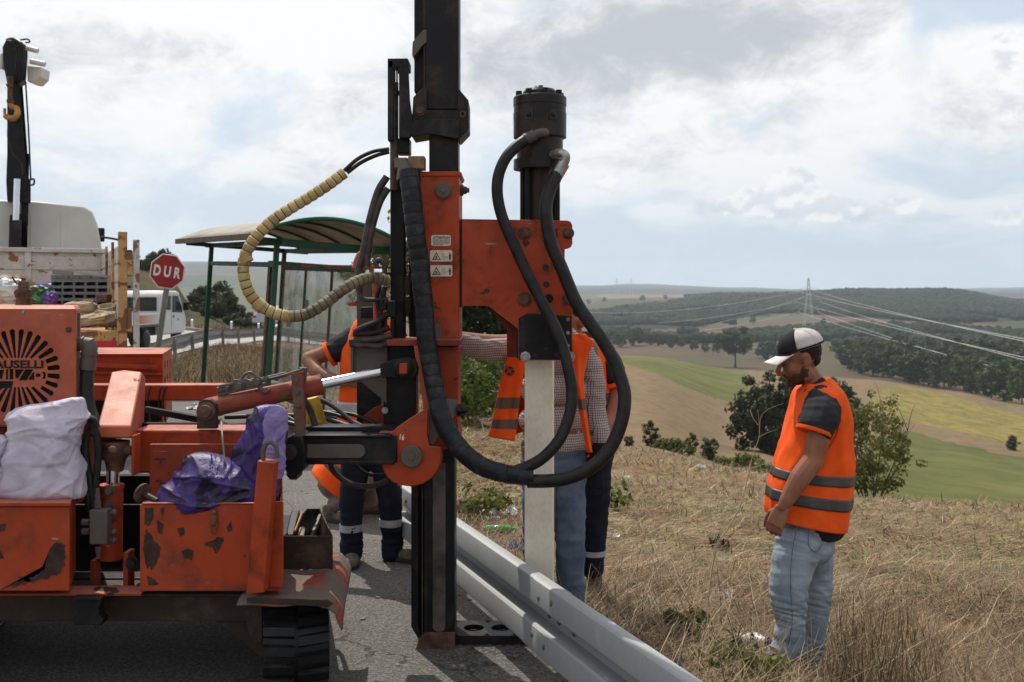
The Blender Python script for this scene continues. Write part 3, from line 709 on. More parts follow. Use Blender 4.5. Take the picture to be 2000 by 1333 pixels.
for side in (-1, 1):
    b = MB(); a, c_ = (.008, TW / 2 - .002)
    xs = (a, c_) if side > 0 else (-c_, -a)
    sk = .014
    f0 = [(xs[0], -.028 + (sk if side < 0 else 0), 0), (xs[1], -.028 + (sk if side > 0 else 0), 0), (xs[1], .022 + (sk if side > 0 else 0), 0), (xs[0], .022 + (sk if side < 0 else 0), 0)]
    f1 = [(x * 1.0, y * .72, .022) for x, y, z in f0]
    b.prism([Vector(v) for v in f0], [Vector(v) for v in f1]); o = b.build('track_lug', MAT['rubber'], None); me_l[side] = o.data
    first = o
    for i in range(nl):
        p, n_ = oval(P * (i + (0.5 if side > 0 else 0)) / nl, TR)
        c = first if i == 0 else first.copy()
        if i: COL.objects.link(c)
        c.parent = tr
        t_ = Vector((1, 0, 0)).cross(n_)
        # local x across, y along belt, z outward
        yv = n_.cross(Vector((1, 0, 0)))
        M = Matrix(((1, yv.x, n_.x), (0, yv.y, n_.y), (0, yv.z, n_.z)))
        c.rotation_euler = M.to_euler(); c.location = Vector((TXC, p.y, p.z)) - MC.location
tr2, _ = track(-2.55)
for o_, xc_ in ((tr, TXC), (tr2, -2.55)):      # the undercarriage stands slewed to the road
    sib = [c for c in MC.children if c.name.startswith('track_wheels')][0 if xc_ == TXC else 1]
    for q_ in (o_, sib):
        pv_ = Vector((xc_, TY0, 0)) - MC.location; M_ = Matrix.Translation(pv_) @ Matrix.Rotation(R(13), 4, 'Z') @ Matrix.Translation(-pv_)
        q_.matrix_local = M_ @ q_.matrix_local

# ---- chassis
b = MB(); b.pbox(-420, 1158, 500, 1214, 4.42, 4.62); b.pbox(-420, 1160, 540, 1166, 4.38, 4.42); part(b, 'chassis_beam', 'brownsteel', bevel=.004)
b = MB(); b.plate([(395, 1195), (528, 1180), (528, 1290), (505, 1280), (420, 1212)], 4.45, 4.50); b.plate([(476, 1178), (512, 1178), (512, 1258), (486, 1240)], 4.40, 4.44); part(b, 'track_bracket', 'brownsteel', bevel=.003)
b = MB(); b.plate([(140, 1172), (200, 1172), (192, 1188), (192, 1200), (202, 1212), (198, 1222), (145, 1222), (138, 1212), (150, 1198), (149, 1186)], 4.30, 4.36); b.pbox(143, 1166, 198, 1174, 4.27, 4.42); part(b, 'towing_eye', 'blackdust', bevel=.004)
b = MB(); b.prism([Vector((-2.75, 4.62, .40)), Vector((-.86, 4.62, .40)), Vector((-1.15, 5.95, .40)), Vector((-2.75, 5.95, .40))], [Vector((-2.75, 4.62, .47)), Vector((-.86, 4.62, .47)), Vector((-1.15, 5.95, .47)), Vector((-2.75, 5.95, .47))]); part(b, 'deck_plate', 'blackdust', bevel=.004)
b = MB(); b.pbox(-300, 1160, 275, 1164, 4.30, 4.42); part(b, 'deck_lip', 'orange_grime')
# fender over the right track
def fend(u, v):
    d = 4.22 + v * .80
    pr = [(0, -1.135, .481), (.55, -.80 - .06 * v, .483), (.72, -.765 - .07 * v, .474), (.88, -.722 - .08 * v, .440), (1, -.700 - .09 * v, .405)]
    for (a0, x0, z0), (a1, x1, z1) in zip(pr, pr[1:]):
        if u <= a1 + 1e-9:
            t = (u - a0) / (a1 - a0); x = x0 + (x1 - x0) * t; z = z0 + (z1 - z0) * t; break
    z += .004 * math.sin(u * 17 + v * 9) - (.014 if v < .02 else 0)
    if u > .9 and v < .1: z -= .02 * (1 - v * 10)
    return (x, d, z)
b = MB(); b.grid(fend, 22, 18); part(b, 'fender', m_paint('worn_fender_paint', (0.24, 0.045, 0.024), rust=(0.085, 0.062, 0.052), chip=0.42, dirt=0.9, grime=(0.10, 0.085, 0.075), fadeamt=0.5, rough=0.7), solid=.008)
b = MB(); b.plate([(482, 1168), (640, 1172), (652, 1180), (640, 1186), (482, 1178)], 4.215, 4.222); part(b, 'fender_edge', 'brownsteel', bevel=.002)
# steel tray with tools on the fender
def traypt(px, py, d): return PX(px, py, d)
b = MB()
fl, fr = -1.052, -.823; bl_, br = -1.065, -.99; z0, z1 = .487, .640; y0, y1 = 4.70, 5.30; t_ = .006
b.prism([Vector((fl, y0, z0)), Vector((fr, y0, z0)), Vector((fr, y0, z1)), Vector((fl, y0, z1))], [Vector((fl, y0 + t_, z0)), Vector((fr, y0 + t_, z0)), Vector((fr, y0 + t_, z1)), Vector((fl, y0 + t_, z1))])
b.prism([Vector((fr, y0 + t_, z0)), Vector((br, y1, z0)), Vector((br, y1, z1)), Vector((fr, y0 + t_, z1))], [Vector((fr - t_, y0 + t_, z0)), Vector((br - t_, y1, z0)), Vector((br - t_, y1, z1)), Vector((fr - t_, y0 + t_, z1))])
b.prism([Vector((fl, y0 + t_, z0)), Vector((bl_, y1, z0)), Vector((bl_, y1, z1)), Vector((fl, y0 + t_, z1))], [Vector((fl + t_, y0 + t_, z0)), Vector((bl_ + t_, y1, z0)), Vector((bl_ + t_, y1, z1)), Vector((fl + t_, y0 + t_, z1))])
b.box((bl_, y1, z0), (br, y1 + t_, z1)); b.box((bl_ + .01, y0 + .01, z0), (br, y1 - .01, z0 + t_))
part(b, 'tool_tray', 'brownsteel', bevel=.002)

# ---- tool boxes
b = MB(); q4 = lambda y, e=0: [PX(-160, y, 4.25 - e), PX(136 + 2 * e / .015, y, 4.25 - e), Vector((PX(148, y, 4.55).x, 4.55, PX(0, y, 4.25).z)), Vector((PX(-160, y, 4.25).x, 4.55, PX(0, y, 4.25).z))]; b.prism(q4(1155), q4(990)); b.prism(q4(990, .015), q4(982, .015)); lb = part(b, 'tool_box', 'orange_chip', bevel=.004)
b = MB(); b.pbox(273, 986, 549, 1155, 4.30, 4.306); b.pbox(273, 986, 276.5, 1155, 4.306, 4.74); b.prism([PX(545.5, 1155, 4.306), PX(549, 1155, 4.306), PX(549, 986, 4.306), PX(545.5, 986, 4.306)], [Vector((PX(x, 0, 4.74).x, 4.74, PX(0, y, 4.306).z)) for x, y in ((549, 1155), (552, 1155), (552, 986), (549, 986))]); b.prism([PX(276.5, 1155, 4.306), PX(545.5, 1155, 4.306), PX(545.5, 1148, 4.306), PX(276.5, 1148, 4.306)], [Vector((PX(x, 0, 4.74).x, 4.74, PX(0, y, 4.306).z)) for x, y in ((300, 1155), (549, 1155), (549, 1148), (300, 1148))])
rb = part(b, 'tool_box', 'orange_chip', bevel=.003)
b = MB(); b.plate([(276, 986), (546, 986), (546, 983), (276, 983)], 4.295, 4.315); part(b, 'box_rim', 'orange_grime', rb, bevel=.002)
b = MB(); p = PX(418, 1012, 4.29); b.stack(p + Vector((0, 0, .035)), (0, 0, -1), [(0, .004), (.004, .008), (.02, .0085), (.024, .012), (.062, .013), (.066, .006)], 10); b.ball(PX(418, 1002, 4.285), .011); b.tube(catmull([p + Vector((-.009, -.004, -.01)), p + Vector((-.012, -.004, -.05)), p + Vector((0, -.006, -.068)), p + Vector((.012, -.004, -.05)), p + Vector((.009, -.004, -.01))], 4), .003, 6)
part(b, 'box_latch', 'rust', rb)
b = MB(); b.pbox(292, 868, 478, 986, 4.58, 4.60); part(b, 'box_back_panel', 'orange_grime', rb, bevel=.002)
# bare rusty places where the paint has come off the boxes
MAT['bare'] = m_plain('bare_rust', (0.030, 0.013, 0.009), .85, .4, 30, bump=.4, col2=(0.060, 0.028, 0.018))
def chips(par, d, L_):
    for pol in L_:
        b = MB(); n_ = len(pol); cx_ = sum(p[0] for p in pol) / n_; cy_ = sum(p[1] for p in pol) / n_; o2 = []
        for i, p in enumerate(pol):
            q = pol[(i + 1) % n_]
            for t in (0, .125, .25, .375, .5, .625, .75, .875):
                x, y = p[0] + (q[0] - p[0]) * t, p[1] + (q[1] - p[1]) * t; k_ = 1 + .22 * mnoise.noise(Vector((x * .22, y * .22, 1))) + .16 * mnoise.noise(Vector((x * .7, y * .7, 3)))
                o2.append((cx_ + (x - cx_) * k_, cy_ + (y - cy_) * k_))
        m_ = len(o2); vs = [PX(x, y, d) for x, y in o2] + [PX(cx_, cy_, d)]
        b.add([v + Vector((0, -.0012, 0)) for v in vs], [(i, (i + 1) % m_, m_) for i in range(m_)]); part(b, 'rust_patch', 'bare', par, smooth=False)
chips(lb, 4.25, [[(124, 1057), (127, 1068), (125, 1112), (112, 1124), (70, 1134), (30, 1146), (4, 1150), (30, 1138), (66, 1126), (88, 1112), (90, 1096), (98, 1072), (112, 1058)], [(-2, 1026), (13, 1022), (10, 1036), (0, 1040)], [(0, 1074), (8, 1090), (-2, 1092)], [(30, 1124), (56, 1130), (68, 1140), (50, 1136)]])
chips(rb, 4.30, [[(283, 992), (300, 992), (300, 1014), (290, 1028), (282, 1026)], [(284, 1034), (294, 1044), (312, 1070), (308, 1096), (297, 1112), (284, 1104), (280, 1070)], [(313, 993), (322, 992), (318, 1010)], [(306, 1014), (320, 1024), (316, 1044), (308, 1040)], [(346, 1032), (360, 1030), (361, 1044), (352, 1048)], [(354, 1076), (368, 1072), (380, 1078), (374, 1094), (358, 1090)], [(400, 1060), (416, 1056), (424, 1050), (438, 1050), (432, 1068), (422, 1082), (414, 1070), (402, 1066)], [(442, 1030), (452, 1018), (454, 1036), (446, 1040)], [(286, 1124), (300, 1130), (310, 1142), (290, 1144)]])
# raking corner post in front of the box, with a hook on it
b = MB(); b.plate([(480, 1162), (516, 1158), (536, 906), (503, 900)], 4.20, 4.285); part(b, 'corner_post', 'orange', bevel=.004)
hp = [PX(514, 905, 4.23), PX(514, 884, 4.23), PX(519, 868, 4.23), PX(529, 864, 4.23), PX(538, 871, 4.23), PX(541, 884, 4.23), PX(541, 895, 4.23)]
b = MB(); b.tube(catmull(hp, 5), .010, 8); part(b, 'hook', 'dullsteel')
# right end plate of the box, behind the post
b = MB(); b.pbox(526, 980, 553, 1148, 4.285, 4.295); part(b, 'end_plate', 'orange', bevel=.003); b = MB(); b.pbox(519, 905, 551, 985, 4.55, 4.56); part(b, 'end_plate', 'orange', bevel=.003)

# ---- radiator housing with the cut-out grille
RDp = 4.60
rx0, rx1, rz0, rz1 = PX(-60, 0, RDp).x, PX(148, 0, RDp).x, PX(0, 832, RDp).z, PX(0, 604, RDp).z
def eval_mesh(o):
    dg = bpy.context.evaluated_depsgraph_get(); dg.update(); return bpy.data.meshes.new_from_object(o.evaluated_get(dg))
pl = MB(); pl.pbox(-60, 604, 148, 832, RDp, RDp + .006)
plate_o = pl.build('radiator_cover', MAT['orange_fade'], MC, smooth=False)
cut = MB()
cx, cy = 30.5, 727
def slot(a, r0, r1, w0, w1):
    ca, sa = math.cos(a), math.sin(a)
    o2 = []
    for r_, w_ in ((r0, -w0), (r1 - 3, -w1), (r1, -w1 + 3), (r1, w1 - 3), (r1 - 3, w1), (r0, w0)):
        o2.append((cx + ca * r_ - sa * w_, cy - (sa * r_ + ca * w_)))
    cut.plate(o2, RDp - .01, RDp + .02)
ns = 28
for i in range(ns):
    a = 2 * math.pi * (i + .5) / ns
    s_ = math.sin(a); r1 = 85 if abs(s_) < .35 else 84
    # the lettering band keeps the spokes out
    top = 27 if s_ > 0 else 30
    r0 = max(26, (top / abs(s_)) if abs(s_) > .01 else 999)
    if math.cos(a) > 0: r0 = min(r0, 60) if abs(s_) < .5 else r0
    else: r0 = min(r0, 62) if abs(s_) < .4 else r0
    if r1 - r0 < 10: continue
    slot(a, r0, r1, max(2.0, r0 * .066), 5.3)
def text_mesh(txt, size, spacing=1.0, bold=0.0, ext=.01):
    cu = bpy.data.curves.new('lettering', 'FONT'); cu.body = txt; cu.size = size; cu.extrude = ext; cu.align_x = 'LEFT'; cu.space_character = spacing; cu.offset = bold; cu.resolution_u = 3
    o = bpy.data.objects.new('lettering', cu); COL.objects.link(o)
    m_ = eval_mesh(o); bpy.data.objects.remove(o); bpy.data.curves.remove(cu); return m_
def add_text(b, txt, x0, y0, x1, y1, d, ext=.02, bold=.0, dy=0.0, rot=0.0, spacing=1.0):
    """lettering fitted into a measured rectangle (x0,y0)-(x1,y1), standing upright facing the road"""
    m_ = text_mesh(txt, 1.0, spacing, bold, ext)
    co = [v.co.copy() for v in m_.vertices]; xs = [c.x for c in co]; ys = [c.y for c in co]
    ax, bx_, ay, by = min(xs), max(xs), min(ys), max(ys); A = PX(x0, y1, d); B = PX(x1, y0, d)
    ctr = (A + B) / 2; vs = []
    for c in co:
        p = Vector((A.x + (c.x - ax) / (bx_ - ax) * (B.x - A.x), d + dy - c.z, A.z + (c.y - ay) / (by - ay) * (B.z - A.z)))
        if rot:
            q = p - ctr; p = ctr + Vector((q.x * math.cos(rot) - q.z * math.sin(rot), q.y, q.x * math.sin(rot) + q.z * math.cos(rot)))
        vs.append(p)
    b.add(vs, [tuple(p.vertices) for p in m_.polygons]); bpy.data.meshes.remove(m_)
# stylised second line: broad strokes
for poly in ([(9, 722), (14, 722), (14, 742), (9, 742)], [(16, 721), (24, 721), (24, 742), (16, 742)], [(27, 722), (45, 722), (32, 741), (27, 738)], [(47, 722), (63, 722), (50, 744), (34, 744)], [(61, 729), (65, 726), (65, 743), (52, 743)], [(67.5, 730.5), (77, 730.5), (77, 737), (67.5, 737)], [(80, 727), (86, 727), (87.5, 733), (86, 741), (80, 741), (83, 734)], [(-22, 723), (6, 723), (2, 741), (-22, 741)], [(-20, 745), (24, 745), (22, 756), (16, 759), (-20, 759)]):
    cut.plate(poly, RDp - .01, RDp + .02)
cut_o = cut.build('cutter', MAT['black'], None, smooth=False)
md = plate_o.modifiers.new('cut', 'BOOLEAN'); md.object = cut_o; md.operation = 'DIFFERENCE'; md.solver = 'EXACT'; md.use_self = True
new = eval_mesh(plate_o); plate_o.modifiers.clear(); old = plate_o.data; plate_o.data = new; bpy.data.meshes.remove(old); bpy.data.objects.remove(cut_o)
new.name = 'radiator_cover'; new.materials.clear(); new.materials.append(MAT['orange_fade'])
b = MB(); add_text(b, 'AUSELLI', -13, 704, 85, 720, RDp, .0015, .035); part(b, 'cut_lettering', 'black', plate_o, smooth=False)
b = MB(); tp = [PX(-60, 604, RDp), PX(148, 604, RDp), PX(157, 602, RDp + .06), PX(-60, 598, RDp + .06)]
b.prism([PX(-60, 604, RDp), PX(148, 604, RDp), PX(144, 597.5, RDp + .05), PX(-60, 595.5, RDp + .05)], [Vector((PX(x, 0, RDp + .34).x, RDp + .34, z)) for x, z in ((-60, PX(0, 604, RDp).z), (156, PX(0, 604, RDp).z), (153, PX(0, 597.5, RDp + .05).z), (-60, PX(0, 595.5, RDp + .05).z))])
b.prism([Vector((rx1 - .004, RDp, rz0)), Vector((rx1 + .002, RDp, rz0)), Vector((rx1 + .002, RDp, rz1)), Vector((rx1 - .004, RDp, rz1))], [Vector((PX(x, 0, RDp + .34).x, RDp + .34, z)) for x, z in ((155, rz0), (157.5, rz0), (157.5, rz1), (155, rz1))]); part(b, 'radiator_housing', 'orange_fade', bevel=.003)
k = NT('radiator_core'); w_ = k.n('ShaderNodeTexWave', wave_type='BANDS', bands_direction='Z'); k.put(w_.inputs['Vector'], k.co); w_.inputs['Scale'].default_value = 34
v_ = k.n('ShaderNodeTexWave', wave_type='BANDS', bands_direction='X'); k.put(v_.inputs['Vector'], k.co); v_.inputs['Scale'].default_value = 90
k.set(Base_Color=k.mix(k.math('MULTIPLY', w_.outputs[1], v_.outputs[1]), (0.010, 0.010, 0.011), (0.035, 0.034, 0.034)), Roughness=0.6, Metallic=0.3); k.bump(w_.outputs[1], .5, .004); MAT['core'] = k.mat
b = MB(); b.pbox(-60, 612, 144, 828, RDp + .035, RDp + .10); part(b, 'radiator_core', 'core')
bolt(134, 644, RDp, 4.2, .008, 'rust'); bolt(46, 610, RDp, 2.5, .006, 'steel')
b = MB(); b.pbox(-160, 830, 150, 835, RDp - .02, RDp + .3); b.pbox(-160, 835, 150, 985, RDp + .05, RDp + .3); part(b, 'radiator_base', 'orange_grime', bevel=.003)
# filler cap and rusty tap on top of the radiator
tz = PX(0, 598, RDp + .16).z; cxp = PX(46, 0, RDp + .16).x
b = MB(); b.stack((cxp, RDp + .16, tz - .01), (0, 0, 1), [(0, .055), (.012, .055), (.013, .035), (.045, .033), (.05, .036), (.085, .036), (.09, .026), (.10, .024), (.125, .022), (.127, .010), (.14, .010)], 18)
b.bar((cxp + .03, RDp + .15, tz + .05), (cxp + .075, RDp + .14, tz + .085), .014, .010); b.bar((cxp + .03, RDp + .15, tz + .04), (cxp + .07, RDp + .13, tz + .022), .014, .010); b.bar((cxp - .02, RDp + .14, tz + .10), (cxp - .04, RDp + .13, tz + .135), .012, .008); b.hexbolt((cxp - .01, RDp + .125, tz + .06), (0, -1, 0), .012, .012)
part(b, 'filler_cap', 'rust', bevel=.002)

# ---- coolant elbow and hoses beside it
b = MB(); b.tube([PX(148, 672, 4.66), PX(166, 672, 4.66), PX(174, 672, 4.66), PX(175, 680, 4.66), PX(174, 690, 4.66), PX(173, 700, 4.66)], [.032, .032, .034, .036, .034, .034], 14); b.tube([PX(163, 672, 4.66), PX(166, 672, 4.66)], .037, 14); b.tube([PX(174, 688, 4.66), PX(174, 694, 4.66)], .038, 14); part(b, 'coolant_elbow', 'dullsteel')
b = MB(); b.tube(catmull([PX(173, 698, 4.66), PX(170, 725, 4.66), PX(170, 770, 4.64), PX(176, 805, 4.62), PX(190, 832, 4.60)], 8), [.033] * 8 + [.030] * 25, 14); part(b, 'coolant_hose', 'hose')
b = MB(); b.tube(catmull([PX(173, 700, 4.66), PX(171, 722, 4.66)], 3), .0355, 14); part(b, 'hose_sleeve', 'dullsteel')
for pts in ([(188, 836), (184, 822), (171, 818), (159, 826), (152, 850), (155, 885), (165, 925), (172, 965), (174, 1000)], [(186, 850), (180, 842), (172, 848), (167, 870), (170, 905), (177, 940), (181, 980), (180, 1020)], [(180, 832), (188, 845), (192, 880), (189, 930), (186, 980)]):
    b = MB(); b.tube(catmull([PX(x, y, 4.45) for x, y in pts], 6), .0155, 10); part(b, 'hydraulic_hose', 'hose')

# ---- boom head: raked orange casting, lift cylinder under it
def quadbox(front, back): b.prism(front, back)
b = MB()
T0, T1 = PX(217, 727, 4.92), PX(277, 727, 4.92); B0, B1 = PX(190, 832, 4.52), PX(257, 832, 4.52); E0, E1 = PX(190, 856, 4.50), PX(255, 856, 4.50)
w2 = Vector((.0, .0, 0))
side = lambda A: [A[0], A[1], A[2], A[3], A[4]]
def sec(T, B, E, bk=.22): return [E, B, T, T + Vector((0, .16, 0)), Vector((E.x, T.y + .16, E.z - .02)), Vector((E.x, B.y + bk, E.z - .02))]
Ls = sec(T0, B0, E0); Rs = [E1, B1, T1, PX(284, 738, 5.06), PX(272, 850, 4.84), PX(266, 856, 4.66)]; b.prism(Ls, Rs); part(b, 'boom_head', 'orange_fade', bevel=.008)
b = MB(); b.plate([(256, 852), (262, 850), (262, 930), (256, 930)], 4.50, 4.58); part(b, 'boom_cheek', 'orange', bevel=.004); b = MB(); b.plate([(186, 850), (192, 850), (195, 900), (189, 905)], 4.50, 4.7); part(b, 'boom_cheek', 'orange', bevel=.004)
b = MB(); b.prism([PX(221, 782, 4.70), PX(230, 783, 4.70), PX(234, 792, 4.67), PX(222, 796, 4.66), PX(214, 792, 4.67)], [p + Vector((0, .02, -.012)) for p in (PX(221, 782, 4.70), PX(230, 783, 4.70), PX(234, 792, 4.67), PX(222, 796, 4.66), PX(214, 792, 4.67))]); part(b, 'worn_patch', MAT['galv'])
bolt(262, 880, 4.62, 10, .03, 'dullsteel', (1, -.2, 0)); 
b = MB(); b.stack(PX(225, 862, 4.56), (0, 0, -1), [(0, .062), (.06, .062), (.085, .045), (.13, .036), (.135, .03)], 18); b.cyl(PX(192, 880, 4.55), PX(258, 880, 4.55), .022); b.ball(PX(220, 880, 4.47), .02, (1, .6, 1)); part(b, 'rod_eye', 'rust')
b = MB(); b.cyl(PX(221, 918, 4.55), PX(220, 955, 4.55), .029, n=18); part(b, 'cylinder_rod', 'chrome')
b = MB(); b.cyl(PX(218, 946, 4.55), PX(216, 1092, 4.55), .050, n=20); b.cyl(PX(218, 946, 4.55), PX(218, 954, 4.55), .054, n=20); part(b, 'lift_cylinder', 'orange')
bolt(216, 958, 4.495, 7, .03, 'dullsteel'); bolt(215, 985, 4.49, 6, .03, 'dullsteel'); bolt(215, 1050, 4.48, 6, .03, 'dullsteel')
b = MB(); b.pbox(174, 997, 209, 1064, 4.34, 4.40); part(b, 'valve_block', 'dullsteel', bevel=.004)
for x, y, r_, l_, ax in ((191, 985, 6.5, 14, 'z'), (191, 972, 5, 12, 'z'), (191, 960, 3.6, 12, 'z'), (168, 1020, 7, 14, 'x'), (168, 1038, 7, 14, 'x'), (192, 1073, 6, 12, 'z'), (192, 1084, 4, 14, 'z')):
    p = PX(x, y, 4.37); h = l_ * 4.37 / 4000; a = Vector((0, 0, 1)) if ax == 'z' else Vector((1, 0, 0)); b = MB(); b.cyl(p - a * h, p + a * h, r_ * 4.37 / 2000, n=6); part(b, 'valve_fitting', 'dullsteel')
for y in (1002, 1040, 1056):
    b = MB(); b.cyl(PX(209, y, 4.37), PX(220, y, 4.40), .012, n=6); b.ball(PX(222, y, 4.40), .015); part(b, 'valve_fitting', 'dullsteel')
b = MB(); b.pbox(176, 1095, 186, 1160, 4.5, 4.56); b.pbox(240, 1080, 250, 1160, 4.42, 4.5); part(b, 'bracket', 'orange_grime', bevel=.003); bolt(258, 1100, 4.42, 9, .02, 'black')
b = MB(); b.pbox(-160, 990, 300, 1160, 4.9, 4.95); b.pbox(139, 930, 300, 985, 4.95, 5.0); part(b, 'bulkhead', 'black')

# ---- long beams and engine box behind
b = MB(); b.pbox(258, 840, 486, 925, 4.72, 4.92); part(b, 'main_boom', 'orange', bevel=.012)
b = MB(); b.pbox(110, 752, 428, 783, 5.30, 5.42); part(b, 'rear_beam', 'orange', bevel=.006)
b = MB(); b.pbox(150, 694, 318, 752, 5.50, 5.506); b.prism([PX(150, 694.5, 5.48), PX(318, 694.5, 5.48), PX(318, 691, 5.48), PX(150, 691, 5.48)], [Vector((PX(x, 0, 6.1).x, 6.1, PX(0, y, 5.48).z)) for x, y in ((150, 694.5), (336.5, 694.5), (336.5, 691), (150, 691))]); b.pbox(150, 752, 318, 832, 5.54, 5.6)
eb = part(b, 'engine_box', 'orange', bevel=.003)
ex = PX(318, 0, 5.5).x; ez0, ez1 = PX(0, 832, 5.5).z, PX(0, 694, 5.5).z
b = MB()
ys = [5.5, 5.59, 5.66, 5.75, 5.82, 5.91, 5.98, 6.1]; zs = [ez1, ez1 - .045, ez1 - .085, ez1 - .125, ez1 - .165, ez1 - .205, ez1 - .245, ez0]
for i in range(7):
    for j in range(7):
        if i % 2 == 1 and j % 2 == 1: continue
        e_ = lambda y: ex + (PX(336, 0, 6.1).x - ex) * (y - 5.5) / .6; b.prism([Vector((e_(ys[i]) + o_, ys[i], z)) for o_, z in ((-.004, zs[j + 1]), (0, zs[j + 1]), (0, zs[j]), (-.004, zs[j]))], [Vector((e_(ys[i + 1]) + o_, ys[i + 1], z)) for o_, z in ((-.004, zs[j + 1]), (0, zs[j + 1]), (0, zs[j]), (-.004, zs[j]))])
part(b, 'vent_panel', 'orange_fade', eb)
b = MB(); b.bar(PX(150, 712, 5.48), PX(308, 718, 5.48), .02, .02); b.bar(PX(150, 727, 5.49), PX(318, 731, 5.49), .012, .012); part(b, 'box_handrail', 'orange', eb)
b = MB(); b.prism([Vector((PX(150, 0, 5.5).x, 5.51, z)) for z in (ez0, ez1 - .02)] + [Vector((ex - .02, 5.51, z)) for z in (ez1 - .02, ez0)], [Vector((PX(150, 0, 6.1).x, 6.08, z)) for z in (ez0, ez1 - .02)] + [Vector((PX(324, 0, 6.1).x, 6.08, z)) for z in (ez1 - .02, ez0)]); part(b, 'vent_dark_fill', 'black')  # black fill added behind the vents so their holes look dark
for x in (292, 313, 322): 
    b = MB(); b.tube(catmull([PX(x + 6, 755, 5.27), PX(x, 762, 5.27), PX(x - 3, 785, 5.27), PX(x, 815, 5.27), PX(x + 4, 832, 5.27)], 5), .0045, 6); part(b, 'cable_tie', 'hose')
b = MB(); b.bar(PX(285, 800, 5.2), PX(425, 826, 5.0), .03, .03); b.bar(PX(270, 832, 5.0), PX(420, 832, 5.0), .05, .03); part(b, 'linkage_bar', 'black')
for a, c_, r_ in (((600, 770), (700, 835), .012), ((590, 800), (720, 838), .010), ((480, 790), (600, 838), .012), ((560, 812), (690, 836), .013), ((440, 815), (590, 833), .012), ((640, 805), (750, 836), .010)):
    b = MB(); m_ = ((a[0] + c_[0]) / 2, (a[1] + c_[1]) / 2 - 9); b.tube(catmull([PX(*a, 5.25), PX(*m_, 5.2), PX(*c_, 5.1)], 6), r_, 8); part(b, 'hydraulic_hose', 'hose')
b = MB(); b.stack(PX(612, 800, 5.05), (.2, .1, -1), [(-.07, .02), (-.06, .04), (.05, .05), (.09, .05), (.1, .03)], 16); part(b, 'oil_filter', m_plain('yellow_filter', (0.50, 0.30, 0.03), 0.6, 0.4, 12))

# ---- tilt cylinder
A, B_ = PX(408, 797, 4.66), PX(629, 751, 4.80); C_ = PX(748, 726, 4.88)
ax = (B_ - A).normalized()
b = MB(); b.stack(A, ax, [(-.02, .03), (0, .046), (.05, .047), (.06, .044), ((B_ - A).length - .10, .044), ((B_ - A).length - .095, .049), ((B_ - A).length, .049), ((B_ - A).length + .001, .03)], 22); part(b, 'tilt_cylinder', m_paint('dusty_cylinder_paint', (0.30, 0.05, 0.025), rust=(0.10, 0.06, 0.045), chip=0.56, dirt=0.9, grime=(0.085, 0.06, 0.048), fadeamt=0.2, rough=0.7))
b = MB(); b.cyl(B_, C_, .0245, n=20); part(b, 'tilt_rod', 'chrome')
b = MB(); b.plate([(384, 838), (384, 800), (388, 786), (398, 780), (412, 781), (422, 790), (424, 838)], 4.60, 4.63); part(b, 'clevis', 'brownsteel', bevel=.004); b = MB(); b.plate([(384, 838), (384, 800), (388, 786), (398, 780), (412, 781), (422, 790), (424, 838)], 4.71, 4.74); part(b, 'clevis', 'brownsteel', bevel=.004)
b = MB(); b.stack(PX(403, 803, 4.605), (0, -1, 0), [(0, .042), (.012, .042), (.014, .03), (.03, .028), (.031, .01)], 20); part(b, 'clevis_pin', 'rust')
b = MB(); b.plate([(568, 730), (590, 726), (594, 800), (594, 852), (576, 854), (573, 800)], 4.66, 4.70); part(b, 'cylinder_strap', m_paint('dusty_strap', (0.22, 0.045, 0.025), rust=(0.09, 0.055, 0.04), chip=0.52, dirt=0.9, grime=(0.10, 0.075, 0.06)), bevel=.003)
for y in (742, 766, 792): bolt(579 + (y - 742) * .08, y, 4.66, 4, .01, 'dullsteel')
# valve rail on top of the cylinder
b = MB(); b.bar(PX(424, 762, 4.66), PX(560, 731, 4.74), .03, .022); b.bar(PX(428, 755, 4.65), PX(520, 738, 4.70), .014, .012); b.plate([(426, 775), (500, 758), (500, 748), (480, 740), (455, 742), (455, 746), (426, 754)], 4.66, 4.68); b.bar(PX(590, 748, 4.72), PX(592, 718, 4.72), .03, .035)
part(b, 'cylinder_valve', 'dullsteel', bevel=.002)
bolt(468, 754, 4.65, 7, .022); bolt(503, 746, 4.66, 7, .022); bolt(444, 758, 4.65, 4, .016); bolt(520, 740, 4.67, 4, .016)
for pts, r_ in (([(512, 742), (535, 738), (565, 730), (590, 722)], .006), ([(500, 735), (490, 728), (478, 732), (470, 742)], .007), ([(503, 752), (516, 765), (528, 762)], .010)):
    b = MB(); b.tube(catmull([PX(x, y, 4.67) for x, y in pts], 5), r_, 8); part(b, 'valve_pipe', 'dullsteel')
# ball end
b = MB(); b.plate([(742, 712), (770, 702), (795, 698), (812, 704), (818, 720), (812, 736), (790, 742), (765, 738), (745, 738)], 4.84, 4.92); b.stack(PX(788, 720, 4.85), (0, -1, 0), [(0, .05), (.02, .05), (.022, .04), (.03, .038)], 22); part(b, 'rod_end', 'black', bevel=.006)
b = MB(); b.pbox(780, 710, 795, 730, 4.805, 4.82); part(b, 'rod_end_mark', 'orange')

